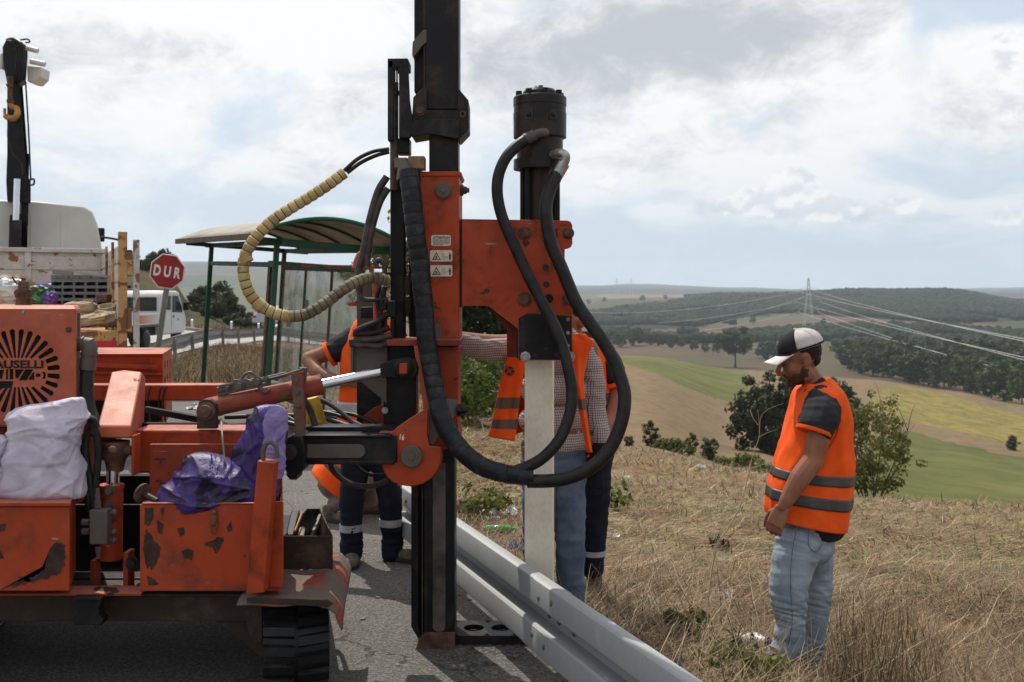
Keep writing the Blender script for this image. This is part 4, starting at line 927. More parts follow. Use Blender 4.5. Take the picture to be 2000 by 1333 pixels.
# ---- telescopic arm
b = MB(); b.pbox(582, 852, 775, 904, 4.74, 4.92); b.pbox(592, 850, 765, 856, 4.73, 4.93); b.pbox(588, 900, 770, 908, 4.73, 4.93); part(b, 'telescopic_arm', 'black', bevel=.006)
b = MB(); n_ = 10; pl_ = [(598 + 0, 868)] + [(700 + 13 * math.sin(math.pi * i / n_), 881.5 - 13.5 * math.cos(math.pi * i / n_)) for i in range(n_ + 1)] + [(598, 895)]
b.plate(pl_, 4.735, 4.745); part(b, 'arm_wear_strip', 'dullsteel', bevel=.002)
b = MB(); b.pbox(590, 834, 780, 848, 4.86, 4.98); b.pbox(590, 846, 775, 850, 4.80, 4.9); part(b, 'upper_slide', 'black', bevel=.004)
b = MB(); b.plate([(556, 858), (572, 850), (590, 852), (594, 870), (594, 915), (580, 930), (562, 930), (556, 915)], 4.66, 4.86); b.plate([(556, 925), (582, 925), (580, 938), (566, 938)], 4.68, 4.80); part(b, 'arm_knuckle', 'blackdust', bevel=.006)
b = MB(); b.stack(PX(566, 883, 4.665), (0, -1, 0), [(0, .036), (.02, .036), (.022, .026), (.034, .024), (.035, .006)], 20); part(b, 'knuckle_pin', 'brownsteel')
b = MB(); b.pbox(740, 845, 775, 908, 4.80, 4.96); part(b, 'arm_end', 'orange_grime', bevel=.004)
# ---- pivot plate with its pin
disc = [(829, 800), (800, 818), (776, 835), (762, 847), (753, 858), (747, 870), (744, 886), (744.5, 902), (748, 917), (755, 930), (766, 941), (780, 947.5), (796, 950), (812, 949), (828, 943.5), (842, 934), (852, 922), (859, 908), (862, 892), (861, 875), (838, 872), (834, 850), (836, 800)]
b = MB(); b.plate(disc, 4.76, 4.79); dp = part(b, 'pivot_plate', 'orange', bevel=.003)
b = MB(); b.plate([(x + 3, y) for x, y in disc], 5.02, 5.05); part(b, 'pivot_plate', 'orange_grime', bevel=.003)
b = MB(); b.stack(PX(804.5, 890.5, 4.76), (0, -1, 0), [(0, .049), (.004, .051), (.024, .051), (.028, .047), (.0285, .016), (.034, .015), (.0345, .004)], 28); part(b, 'pivot_pin', 'dullsteel', dp)
b = MB(); add_text(b, '16', 781, 848, 790, 860, 4.76, .0006, .012, dy=-.0012, rot=-.12); part(b, 'painted_number', m_plain('white_marker', (0.75, 0.75, 0.73), 0.8, 0.05), dp, smooth=False)
b = MB(); b.plate([(705, 833), (712, 812), (730, 797), (752, 789), (752, 833)], 5.18, 5.21); part(b, 'rear_pivot_plate', 'orange_grime', bevel=.003)
bolt(752, 802, 4.97, 4.5, .012, 'steel')

# ---- mast
MD = 5.05
b = MB(); b.pbox(830, -420, 896, 214, MD - .005, MD + .18); part(b, 'mast_sleeve', 'blackdust', bevel=.006)
b = MB(); b.pbox(809, -420, 828, 180, MD + .05, MD + .15); part(b, 'mast_rear_rail', 'black', bevel=.003)
b = MB(); b.pbox(826, -420, 831.5, 55, MD + .0, MD + .06); b.pbox(827, 85, 831.5, 170, MD, MD + .06); part(b, 'mast_wear_strip', 'brownsteel')
b = MB(); b.plate([(805, 96), (806, 82), (827, 58), (833, 58), (833, 82), (822, 92), (808, 112), (805, 108)], MD - .012, MD + .18); part(b, 'mast_band', 'dullsteel', bevel=.002)
b = MB(); b.plate([(807, 190), (830, 168), (833, 168), (833, 216), (894, 216), (894, 174), (898, 176), (915, 196), (916, 252), (897, 272), (838, 262), (806, 262), (804, 240)], MD - .035, MD - .02); b.plate([(896, 176), (915, 196), (915, 252), (896, 272)], MD - .02, MD + .2); b.plate([(804, 236), (838, 232), (897, 232), (897, 272), (838, 262), (804, 268)], MD - .05, MD + .15)
mb_ = part(b, 'mast_bracket', 'blackdust', bevel=.004)
bolt(821, 217, MD - .035, 6.5, .02, 'rust', parent=mb_)
b = MB(); b.stack(PX(904, 223, MD - .034), (0, -1, 0), [(0, .017), (.006, .017), (.0061, .008), (.001, .008)], 16); part(b, 'lifting_eye', 'rust', mb_)
b = MB(); b.pbox(838, 262, 895, 336, MD, MD + .16); part(b, 'inner_mast', 'blackdust', bevel=.006)
b = MB(); b.pbox(803, 860, 818, 1225, MD + .03, MD + .2); b.plate([(803, 1225), (818, 1225), (824, 1255), (818, 1250)], MD + .03, MD + .2); b.pbox(829, 862, 888, 1262, MD, MD + .015); b.pbox(828, 862, 838, 1258, MD - .004, MD + .2); b.pbox(880, 862, 888, 1262, MD + .015, MD + .2); b.pbox(818, 862, 829, 1250, MD + .10, MD + .2); part(b, 'lower_mast', 'black', bevel=.003)
b = MB(); b.pbox(823.5, 948, 826, 1240, MD - .002, MD + .05); part(b, 'mast_edge_strip', 'brownsteel')
b = MB(); n_ = 8; pl_ = [(845, 905)] + [(870, 905)] + [(857.5 + 12.5 * math.cos(math.pi * i / n_), 1225 + 10 * math.sin(math.pi * i / n_)) for i in range(n_ + 1)]
b.plate(pl_, MD - .006, MD + .004); part(b, 'mast_slide_face', m_plain('worn_slide_face', (0.085, 0.07, 0.06), 0.5, 0.6, 7, metal=.3, bump=.2), bevel=.002)
b = MB(); b.plate([(817, 1252), (817, 1262), (822, 1268.5), (888, 1268.5), (888, 1236), (829, 1236)], MD - .01, MD + .2); part(b, 'mast_foot', 'rust', bevel=.003)
# foot plate with two holes
fz = .05
def fpt(px, py): d = 2000 * (EYE - fz) / (py - 575); return (px - 1000) * d / 2000, d
x0, _y = PX(888, 0, 5.2).x, 0
holes_ = [(-.195, 5.22, .052), (-.055, 5.22, .052), (.085, 5.22, .052)]
b = MB(); N = 20
X0, X1, Y0_, Y1_ = x0, .16, 5.10, 5.33
edges = [X0, -.125, .015, X1]
for (hx, hy, hr), xa, xb in zip(holes_, edges[:-1], edges[1:]):
    ci = [Vector((hx + hr * math.cos(2 * math.pi * i / N), hy + hr * math.sin(2 * math.pi * i / N), 0)) for i in range(N)]
    sq = []
    for i in range(N):
        c, s_ = math.cos(2 * math.pi * i / N), math.sin(2 * math.pi * i / N); m_ = max(abs(c), abs(s_))
        ux, uy = c / m_, s_ / m_
        sq.append(Vector((hx + (ux * (xb - hx) if ux > 0 else ux * (hx - xa)), hy + (uy * (Y1_ - hy) if uy > 0 else uy * (hy - Y0_)), 0)))
    for z, fl_ in ((fz, 1), (fz - .025, -1)):
        for i in range(N):
            j = (i + 1) % N; q = [ci[i], sq[i], sq[j], ci[j]]; b.add([v + Vector((0, 0, z)) for v in q], [(0, 1, 2, 3)])
    for i in range(N):
        j = (i + 1) % N
        b.add([ci[i] + Vector((0, 0, fz)), ci[j] + Vector((0, 0, fz)), ci[j] + Vector((0, 0, fz - .025)), ci[i] + Vector((0, 0, fz - .025))], [(0, 1, 2, 3)])
b.box((X0, Y0_ - .004, fz - .04), (X1, Y0_, fz)); b.box((X0, Y1_, fz - .04), (X1, Y1_ + .004, fz)); part(b, 'foot_plate', 'black', smooth=False)
bolt(962, 1190, 5.33, 1, .01)

# ---- carriage: the orange column on the mast
CD = 4.97
b = MB(); b.pbox(822, 338, 897, 668, CD, CD + .30); b.plate([(820, 335), (899, 335), (902, 338), (899, 345), (820, 345)], CD - .006, CD + .31); ca = part(b, 'carriage', 'orange', bevel=.005)
b = MB(); b.stack(PX(866, 373, CD), (0, -1, 0), [(0, .043), (.008, .043), (.010, .036), (.020, .034), (.0205, .013), (.028, .012), (.0285, .003)], 24); part(b, 'pin_cap', 'dullsteel', ca)
b = MB(); p = PX(897, 372, CD + .1); b.stack(p, (1, 0, 0), [(0, .028), (.02, .028), (.022, .02), (.036, .018), (.04, .012), (.05, .012)], 8); part(b, 'grease_bolt', 'rust', ca)
b = MB(); p = PX(893, 802, 4.85); b.stack(p, (1, 0, 0), [(0, .03), (.02, .03), (.022, .022), (.04, .02), (.042, .012), (.052, .012)], 8); part(b, 'grease_bolt', 'black', ca)
b = MB(); b.plate([(756, 664), (898, 664), (898, 672), (893, 676), (756, 676)], CD - .10, CD + .28); part(b, 'carriage_flange', 'orange_grime', bevel=.003)
b = MB(); b.plate([(818, 678), (896, 678), (894, 840), (897, 862), (880, 878), (838, 880), (830, 800)], CD - .02, CD + .28); part(b, 'lower_carriage', 'orange_grime', bevel=.004)
b = MB(); b.plate([(808, 676), (822, 676), (838, 790), (836, 850), (826, 850), (826, 790)], CD - .12, CD - .02); part(b, 'carriage_rib', 'orange_fade', bevel=.003)
b = MB(); b.plate([(840, 638), (852, 632), (860, 636), (862, 664), (845, 664)], CD - .015, CD); part(b, 'weld_gusset', 'dullsteel', bevel=.002)
# grey folded guard in front
b = MB(); b.plate([(838, 774), (864, 778), (864, 835), (848, 868), (838, 868)], 4.80, 4.806)
b.prism([PX(864, 778, 4.80), PX(893, 781, 4.84), PX(895, 805, 4.84), PX(866, 838, 4.80)], [PX(864, 778, 4.806), PX(893, 781, 4.848), PX(895, 805, 4.848), PX(866, 838, 4.806)]); part(b, 'hose_guard', 'dullsteel', bevel=.002)
# decals
MAT['decal'] = m_plain('worn_decal', (0.66, 0.56, 0.44), 0.6, 0.12, 30, bump=0.05); MAT['ink'] = m_plain('black_ink', (0.012, 0.012, 0.013), 0.6, 0.1, bump=0)
MAT['decalw'] = m_plain('pale_decal', (0.62, 0.58, 0.52), 0.6, 0.1, 30, bump=0.05)
def decal(x0, y0, x1, y1, mat):
    b = MB(); r_ = 2.5; b.plate([(x0 + r_, y0), (x1 - r_, y0), (x1, y0 + r_), (x1, y1 - r_), (x1 - r_, y1), (x0 + r_, y1), (x0, y1 - r_), (x0, y0 + r_)], CD - .0015, CD + .002); return part(b, 'decal', mat, ca, smooth=False)
dk = decal(842, 459.5, 880.5, 480.5, 'decalw')
b = MB(); add_text(b, 'ATTENTION', 846, 462, 878, 466.8, CD, .0004, .03, dy=-.0018)
for j, (yy, t_) in enumerate(((468.2, 'DO NOT STAND UNDER THE'), (470.6, 'MACHINE WHEN IN MOTION'), (473, 'STAY CLEAR OF THE MAST'), (475.4, 'AND HOSES WHILE WORKING'), (477.6, 'IN THIS AREA'))):
    add_text(b, t_, 846, yy, 878 if j < 4 else 866, yy + 1.6, CD, .0003, .02, dy=-.0018)
part(b, 'print', 'ink', dk, smooth=False)
for yo in (0, 29.3):
    dk = decal(840, 489 + yo, 883.5, 511 + yo, 'decal'); b = MB(); e = CD - .0022; e2 = CD - .0015
    tri = [(852.3, 492.5 + yo), (861, 508 + yo), (843.6, 508 + yo)]; ti = [(852.3, 495.6 + yo), (858.4, 506.5 + yo), (846.2, 506.5 + yo)]
    for i in range(3): j = (i + 1) % 3; b.plate([tri[i], tri[j], ti[j], ti[i]], e, e2)
    b.plate([(849.5, 501 + yo), (853, 500 + yo), (855, 505.5 + yo), (852.5, 505.5 + yo), (851.5, 502.5 + yo)], e, e2); b.plate([(848, 505.8 + yo), (850.5, 503 + yo), (851.5, 505.8 + yo)], e, e2)
    b.plate([(876, 497.5 + yo), (881.5, 497.5 + yo), (880.4, 503 + yo), (880, 508.5 + yo), (877.5, 508.5 + yo), (877, 503 + yo)], e, e2); b.plate([(877.5, 494 + yo), (880, 494 + yo), (880, 496.6 + yo), (877.5, 496.6 + yo)], e, e2)
    b.plate([(869, 502 + yo), (871, 501 + yo), (871, 503.4 + yo)], e, e2); b.plate([(874.5, 502 + yo), (872.5, 501 + yo), (872.5, 503.4 + yo)], e, e2)
    for q in ((863, 490.5, 863.4, 509.5), (865, 496, 865.5, 506.5), (868, 496, 868.5, 506.5), (865, 496, 868.5, 496.6), (865, 506, 868.5, 506.6)): b.plate([(q[0], q[1] + yo), (q[2], q[1] + yo), (q[2], q[3] + yo), (q[0], q[3] + yo)], e, e2)
    part(b, 'print', 'ink', dk, smooth=False)

# ---- side cylinder and valve bank left of the mast
b = MB(); b.pbox(757, 114, 797, 132, MD - .05, MD + .1); b.plate([(757, 118), (768, 118), (768, 275), (757, 275)], MD - .05, MD + .1); b.plate([(779, 130), (797, 130), (800, 195), (806, 235), (806, 262), (800, 270), (779, 270)], MD - .05, MD - .02); part(b, 'cylinder_cowl', 'blackdust', bevel=.004)
b = MB(); b.cyl(PX(773, 130, MD), PX(773, 165, MD), .012, n=14); part(b, 'slide_rod', 'chrome')
b = MB(); b.stack(PX(770, 162, MD), (0, 0, -1), [(0, .021), (.04, .021), (.041, .028), (.06, .028), (.061, .021), (.53, .021)], 16); b.bar(PX(763, 178, MD - .03), PX(770, 178, MD), .03, .03); part(b, 'slide_cylinder', 'browhose')
b = MB(); b.pbox(775, 270, 800, 300, MD, MD + .1); b.pbox(762, 340, 790, 664, MD + .02, MD + .1); part(b, 'guide_tube', 'black', bevel=.006)
b = MB(); b.pbox(799, 330, 822, 664, MD + .16, MD + .26); part(b, 'rear_rail', 'black')
b = MB(); b.pbox(770, 308, 796, 328, 4.94, 5.02); b.pbox(797, 305, 829, 330, 4.93, 5.02); part(b, 'hose_manifold', m_plain('brass_dusty', (0.20, 0.13, 0.06), 0.6, 0.4, 12, metal=.3), bevel=.003)
b = MB(); b.cyl(PX(786, 318, 4.93), PX(796, 345, 4.88), .030, n=14); b.stack(PX(788, 322, 4.92), (.25, -.2, -1), [(0, .022), (.02, .034), (.05, .046), (.075, .05)], 16); part(b, 'hose_collar', 'dullsteel')
b = MB(); b.pbox(697, 545, 745, 640, 5.25, 5.27); b.pbox(697, 640, 740, 690, 5.25, 5.27); part(b, 'shield_sheet', 'dullsteel', bevel=.002)
b = MB(); b.plate([(685, 674), (757, 676), (755, 790), (748, 782), (697, 740), (685, 736)], 4.98, 5.0); b.pbox(684.5, 674, 690, 736, 4.95, 4.98); part(b, 'shield_box', 'dullsteel', bevel=.003)
b = MB(); b.pbox(749, 676, 812, 835, 5.0, 5.15); part(b, 'tilt_frame', 'black', bevel=.004)
b = MB(); b.pbox(697, 640, 745, 830, 5.2, 5.3); part(b, 'rear_frame', 'black')
for q_ in ((712, 532, 765, 540, 5.05, 5.2), (755, 588, 772, 620, 4.92, 4.98), (762, 620.5, 770, 660, 4.93, 4.97), (742, 590, 754, 606, 4.9, 4.97), (790, 540, 800, 575, 5.05, 5.1), (790, 580, 802, 612, 5.05, 5.1), (704, 600, 730, 622, 5.0, 5.1), (735, 612, 752, 640, 5.0, 5.1)):
    b = MB(); b.pbox(*q_); part(b, 'valve', 'black', bevel=.003)
b = MB(); b.plate([(680, 594), (697, 588), (697, 598), (682, 598)], 5.0, 5.02); part(b, 'lever', 'orange')
b = MB(); b.tube(catmull([PX(x, y, 4.98) for x, y in ((692, 524), (696, 508), (703, 496), (712, 498), (722, 520), (730, 550), (733, 590), (734, 625))], 6), .012, 10); part(b, 'orange_pipe', m_plain('orange_pipe', (0.52, 0.10, 0.045), 0.55, 0.3))
b = MB(); b.bar(PX(720, 523, 5.1), PX(770, 523, 5.1), .012, .012); part(b, 'red_rod', 'orange')
for pts, r_, m_ in (([(756, 345), (738, 375), (722, 430), (714, 470), (708, 500), (700, 530), (702, 570)], .018, 'browhose'), ([(758, 368), (742, 395), (728, 440), (720, 480), (716, 520)], .017, 'browhose'),
                    ([(760, 291), (730, 296), (700, 310), (672, 334)], .010, 'hose'), ([(760, 297), (735, 304), (705, 318), (678, 338)], .010, 'hose'),
                    ([(736, 524), (735, 512), (742, 508), (750, 518), (752, 535)], .013, 'browhose'), ([(700, 560), (706, 580), (720, 586), (758, 584)], .012, 'browhose'),
                    ([(742, 560), (736, 580), (738, 600), (746, 612)], .010, 'hose'), ([(752, 560), (745, 600), (742, 640), (750, 668)], .012, 'hose'),
                    ([(692, 650), (710, 640), (735, 630), (756, 614)], .016, 'hose'), ([(690, 652), (715, 652), (740, 648), (760, 640)], .015, 'hose'), ([(682, 668), (705, 664), (735, 662), (765, 655)], .017, 'browhose'), ([(684, 672), (710, 674), (740, 676), (765, 668)], .015, 'browhose'),
                    ([(640, 895), (655, 925), (685, 945), (720, 950), (755, 940), (770, 920)], .013, 'browhose'), ([(690, 905), (715, 925), (750, 928), (775, 915)], .010, 'hose'),
                    ([(590, 775), (605, 800), (618, 835), (632, 852)], .016, 'browhose')):
    b = MB(); b.tube(catmull([PX(x, y, 4.93 if y < 880 else 4.98) for x, y in pts], 6), r_, 10); part(b, 'hydraulic_hose', m_)

# ---- hammer head and its bracket
HD = 5.0
plate_ = [(900, 428), (1040, 430), (1108, 431), (1114, 433), (1118, 440), (1118, 477), (1115, 483), (1109, 486), (1103, 487), (1103, 522), (1118, 548), (1118, 704), (1012, 704), (1012, 643), (953, 598), (900, 598)]
b = MB(); b.plate(plate_, HD, HD + .022); hp_ = part(b, 'hammer_plate', 'orange', bevel=.002)
back_ = [(900, 428), (1108, 431), (1112, 480), (1100, 487), (1100, 522), (1112, 548), (1112, 698), (990, 698), (990, 645), (950, 596), (900, 596)]
b = MB(); b.plate(back_, HD + .20, HD + .22); part(b, 'hammer_plate', 'orange_grime', bevel=.002, label='oily rear plate of the hammer bracket')
b = MB(); b.pbox(897, 429, 902, 600, HD + .0, HD + .22); b.plate([(1012, 643), (953, 598), (953, 602), (1009, 645), (1009, 700), (1012, 700)], HD + .022, HD + .2); part(b, 'bracket_web', 'black')
b = MB(); b.plate([(1013, 622), (1030, 612), (1116, 618), (1116.5, 702.5), (1013.5, 702.5)], HD - .004, HD); part(b, 'clamp_face', 'black', hp_)
for x, y, r_ in ((1066, 523, 6.2), (1067, 556, 6.2)):
    b = MB(); b.stack(PX(x, y, HD - .0015), (0, -1, 0), [(0, r_ * .0025), (.001, r_ * .0025)], 18); part(b, 'hole', 'ink', hp_)
for x, y in ((1021, 624), (1022, 651), (1021, 677), (1045, 694), (1066, 681), (1087, 694)):
    b = MB(); b.stack(PX(x, y, HD - .0055), (0, -1, 0), [(0, .009), (.001, .009)], 14); part(b, 'hole', 'ink', hp_)
for x, y in ((1109.5, 624), (1109.5, 650.5), (1109.5, 676)):
    b = MB(); b.stack(PX(x, y, HD - .0055), (0, -1, 0), [(0, .0095), (.001, .0095)], 14); part(b, 'hole', m_plain('hole_daylight', (0.30, 0.25, 0.2), .8) if 'hl' not in MAT else MAT['hl'], hp_)
for x, y, r_, m_ in ((1025, 456, 9, 'rust'), (1110, 456, 8, 'rust'), (1024, 585, 10, 'rust'), (1110, 585, 8, 'rust'), (1048, 638, 7, 'black'), (1047, 664, 7, 'black'), (1084, 665, 6, 'black'), (1072, 583, 6, 'black')):
    bolt(x, y, HD - (.004 if y > 620 else 0), r_, .022, m_, parent=hp_)
for x in (1026, 1113):
    b = MB(); p = PX(x, 697, HD - .005); b.stack(p, (0, -1, 0), [(0, .026), (.008, .026), (.009, .019), (.025, .019), (.026, .012), (.05, .012)], 8); part(b, 'clamp_bolt', 'steel', hp_)
HC = 5.11; hx = PX(1054.5, 0, HC).x
def hz(y): return PX(0, y, HC).z
pr = [(332, 51.5), (313, 51.5), (313, 45), (272, 45), (270, 51.5), (222, 52), (221, 51), (209, 51), (208, 52), (193, 52), (190, 50), (188.5, 34), (181, 33), (176, 29), (174, 18)]
b = MB(); b.stack((hx, HC, 0), (0, 0, 1), [(hz(y), r_ * HC / 2000) for y, r_ in pr], 40)
hm_ = part(b, 'hammer_cylinder', m_grimy('oily_hammer_steel', (0.014, 0.013, 0.013), dirt=(0.085, 0.05, 0.034), amt=0.55, rough=.5), angle=30)
b = MB(); b.stack((hx, HC, 0), (0, 0, 1), [(hz(312), .1135), (hz(274), .1135)], 40); part(b, 'hammer_collar', m_grimy('dusty_collar', (0.075, 0.05, 0.04), dirt=(0.20, 0.14, 0.10), amt=0.5), hm_)
for i in range(8):
    a = 2 * math.pi * (i + .3) / 8; b = MB(); p = Vector((hx + .108 * math.cos(a), HC + .108 * math.sin(a), hz(190))); b.cyl(p, p + Vector((0, 0, .024)), .0155, n=10); part(b, 'head_bolt', 'black', hm_)
b = MB(); b.hexbolt((hx + .003, HC - .02, hz(176)), (0, 0, 1), .012, .018); b.tube([(hx - .03, HC - .03, hz(176)), (hx - .02, HC - .03, hz(171)), (hx - .01, HC - .03, hz(174)), (hx, HC - .03, hz(170))], .003, 6); part(b, 'air_valve', 'dullsteel', hm_)
for a in (-115, -62):
    b = MB(); aa = R(a); c = Vector((hx + .129 * math.cos(aa), HC + .129 * math.sin(aa), hz(232))); b.box(c - Vector((.022, .006, .024)), c + Vector((.022, .006, .024)), Matrix.Rotation(aa + math.pi / 2, 3, 'Z')); part(b, 'recess_cover', 'ink', hm_); b = MB(); b.ball(c - Vector((-math.cos(aa), -math.sin(aa), 0)) * .002, .014); part(b, 'tie_nut', 'blackdust', hm_)
b = MB(); b.stack((hx - .005, HC, 0), (0, 0, 1), [(hz(560), .058), (hz(332), .058)], 24); part(b, 'hammer_body', m_grimy('oily_body', (0.035, 0.024, 0.02), dirt=(0.15, 0.09, 0.06), amt=.5))
for dx, dy in ((-.088, -.02), (-.062, -.055), (.088, -.02), (.075, .06), (-.07, .06)):
    b = MB(); b.cyl((hx + dx, HC + dy, hz(540)), (hx + dx, HC + dy, hz(330)), .0115, n=12); part(b, 'tie_rod', 'blackdust')
# ---- big hammer hoses
H1 = [(1030, 271, 4.98), (1008, 287, 4.95), (988, 309, 4.93), (975, 338, 4.92), (971, 367, 4.92), (974, 398, 4.92), (984, 433, 4.92), (1006, 483, 4.91), (1030, 535, 4.89), (1058, 590, 4.87), (1080, 631, 4.85), (1099, 678, 4.83), (1112, 729, 4.80), (1117, 767, 4.78), (1112, 811, 4.76), (1093, 858, 4.74), (1062, 893, 4.73), (1030, 912, 4.73), (1002, 922, 4.73)]
H2 = [(1088, 340, 4.95), (1071, 379, 4.92), (1066, 408, 4.90), (1069, 439, 4.89), (1078, 480, 4.88), (1097, 524, 4.87), (1124, 588, 4.85), (1150, 628, 4.83), (1176, 664, 4.81), (1198, 703, 4.79), (1213, 742, 4.77), (1220, 776, 4.75), (1214, 823, 4.73), (1194, 872, 4.72), (1162, 908, 4.71), (1121, 930, 4.71), (1080, 939, 4.72), (1030, 940, 4.73)]
for H, r_ in ((H1, .0275), (H2, .0315)):
    b = MB(); b.tube(catmull([PX(*p) for p in H], 8), r_, 16); part(b, 'hammer_hose', 'hose')
b = MB(); b.tube(catmull([PX(1066, 259, 5.0), PX(1060, 259, 4.96), PX(1050, 261, 4.96), PX(1043, 265, 4.965)], 5), .022, 14); part(b, 'hose_elbow', 'dullsteel')
b = MB(); b.tube([PX(1046, 263, 4.965), PX(1026, 273, 4.975)], .0285, 14); part(b, 'hose_ferrule', 'dullsteel')
b = MB(); b.tube(catmull([PX(1080, 305, 5.02), PX(1094, 299, 4.96), PX(1104, 303, 4.94), (PX(1105, 312, 4.94)), PX(1100, 322, 4.945)], 5), .021, 14); b.tube([PX(1078, 305, 5.03), PX(1092, 301, 4.97)], .027, 10); part(b, 'hose_elbow', 'steel')
b = MB(); b.tube([PX(1102, 319, 4.945), PX(1088, 343, 4.95)], .030, 14); part(b, 'hose_ferrule', 'steel')
# taped bundle with its overlapping turns
MAT['groovedark'] = m_plain('groove_darkness', (0.010, 0.008, 0.007), .9, .1, bump=0)  # colour of rings put in to draw the darkness of the hose grooves
def wrapped(name, pts, r0, r1, mat, pitch, step_, seg=10, n=14):
    path = catmull(pts, seg); L_ = [0]
    for a, c in zip(path, path[1:]): L_.append(L_[-1] + (c - a).length)
    tot = L_[-1]; out = []; rad = []; N = int(tot / pitch) * 4
    for i in range(N + 1):
        s_ = tot * i / N; j = max(0, min(len(path) - 2, int(np.searchsorted(L_, s_) - 1))); t = (s_ - L_[j]) / max(1e-9, L_[j + 1] - L_[j])
        out.append(path[j].lerp(path[j + 1], min(1, t))); ph = i % 4
        base = r0 + (r1 - r0) * i / N
        rad.append(base * (1 + step_ * (1.0, 0.9, 0.6, -1.9)[ph] * (1 + .4 * math.sin(i * 1.7))))
    b = MB(); b.tube(out, rad, n); o_ = part(b, name, mat, angle=20); b = MB()
    for i in range(3, N - 1, 4): d_ = (out[i + 1] - out[i - 1]).normalized() * .0022; b.tube([out[i] - d_, out[i] + d_], rad[i] * 1.035, n)
    g_ = part(b, 'groove', 'groovedark', o_); g_['kind'] = 'stuff'; return o_
BW = [(797, 335, 4.88), (803, 372, 4.86), (808, 420, 4.85), (813, 465, 4.84), (820, 510, 4.84), (824, 560, 4.83), (829, 605, 4.83), (832, 655, 4.82), (840, 705, 4.81), (847, 745, 4.79), (855, 785, 4.77), (864, 820, 4.75), (876, 845, 4.74), (893, 870, 4.73), (915, 893, 4.72), (945, 913, 4.72), (980, 924, 4.725), (1010, 929, 4.73), (1040, 931, 4.735)]
wrapped('taped_hose_bundle', [PX(*p) for p in BW], .047, .043, 'tape', .055, .018, n=18)
YH = [(672, 338, 4.70), (640, 362, 4.68), (600, 388, 4.66), (573, 404, 4.64), (530, 433, 4.62), (498, 466, 4.60), (480, 497, 4.60), (475, 522, 4.60), (478, 548, 4.60), (488, 574, 4.61), (508, 597, 4.62), (536, 612, 4.63), (568, 619, 4.64)]
k = NT('yellow_spiral'); c = k.mix(k.ramp(k.noise(9, 5, .6), .35, .7), (0.36, 0.25, 0.085), (0.50, 0.385, 0.18)); c = k.mix(k.math('MULTIPLY', k.ramp(k.noise(16, 5, .65, loc=(3, 3, 3)), .52, .7), .85), c, (0.14, 0.10, 0.06)); k.set(Base_Color=c, Roughness=.65); MAT['yellow'] = k.mat
wrapped('spiral_hose_guard', [PX(*p) for p in YH], .026, .026, 'yellow', .033, .05, n=14)
YB = [(566, 619, 4.64), (599, 614, 4.65), (636, 592, 4.68), (671, 565, 4.72), (700, 549, 4.78), (728, 543, 4.84), (756, 548, 4.90)]
wrapped('spiral_hose_guard', [PX(*p) for p in YB], .026, .027, m_plain('dusty_spiral', (0.12, 0.095, 0.07), .7, .4, 14, col2=(0.24, 0.18, 0.09)), .030, .045, n=14)
for x, y, d, dx, dy in ((480, 507, 4.60, 3, 6), (506, 596, 4.62, 6, 5)):
    b = MB(); b.tube([PX(x - dx, y - dy, d), PX(x + dx, y + dy, d)], .031, 14); part(b, 'hose_clip', 'yellow')
# ------------------------------------------------------------------ stop sign
MAT['white'] = m_plain('white_paint', (0.72, 0.72, 0.70), 0.5, 0.06, 5, bump=0.05); MAT['red'] = m_plain('sign_red', (0.30, 0.008, 0.012), 0.45, 0.12, 4, bump=0.03)
SD = 18.0; sb = PX(309, 690, SD); sbase = Vector((sb.x - .12, SD, GZ(sb.x - .12, SD)))
sg = thing('stop_sign', sbase, 'red octagonal stop sign reading DUR on a leaning grey post', 'sign')
ctop = PX(327.5, 530.5, SD)
b = MB(); ax_ = (ctop - sbase).normalized(); b.bar(sbase - ax_ * .3, ctop - Vector((0, -.03, .1)), .09, .045, up=(0, -1, 0)); b.build('pole', MAT['galv_old'], sg, bevel=.006)
def octo(r_, y, rot):
    return [Vector((ctop.x + r_ * math.cos(R(22.5 + 45 * i) - rot), SD + y, ctop.z + r_ * math.sin(R(22.5 + 45 * i) - rot))) for i in range(8)]
rt = R(8)
b = MB(); b.prism(octo(.327, -.02, rt), octo(.327, 0, rt)); b.build('sign_border', MAT['white'], sg, bevel=.002, smooth=False)
b = MB(); b.prism(octo(.306, -.024, rt), octo(.306, -.0205, rt)); b.build('sign_plate', MAT['red'], sg, smooth=False)
b = MB(); add_text(b, 'D U R', 301, 520, 354, 542, SD, .001, .035, dy=-.0255, rot=-rt); b.build('lettering', MAT['white'], sg, smooth=False)

# ------------------------------------------------------------------ bus shelter
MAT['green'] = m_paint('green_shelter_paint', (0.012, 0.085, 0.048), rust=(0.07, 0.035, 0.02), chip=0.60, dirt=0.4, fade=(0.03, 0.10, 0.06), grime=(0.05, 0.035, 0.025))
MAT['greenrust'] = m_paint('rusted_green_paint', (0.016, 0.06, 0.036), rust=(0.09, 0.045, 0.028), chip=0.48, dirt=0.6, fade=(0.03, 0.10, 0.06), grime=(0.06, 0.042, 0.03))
k = NT('roof_sheet'); c = k.mix(k.ramp(k.noise(2.2, 5, .65), .35, .7), (0.40, 0.365, 0.30), (0.24, 0.205, 0.165))
tl = k.n('ShaderNodeBsdfTranslucent'); k.put(tl.inputs[0], c); mx = k.n('ShaderNodeMixShader'); mx.inputs[0].default_value = .25; k.set(Base_Color=c, Roughness=.5)
k.t.links.new(k.b.outputs[0], mx.inputs[1]); k.t.links.new(tl.outputs[0], mx.inputs[2]); k.t.links.new(mx.outputs[0], k.out.inputs[0]); MAT['roofsheet'] = k.mat
MAT['glass'] = m_glass('dusty_glass', (0.50, 0.54, 0.49), .22, .08, .42)
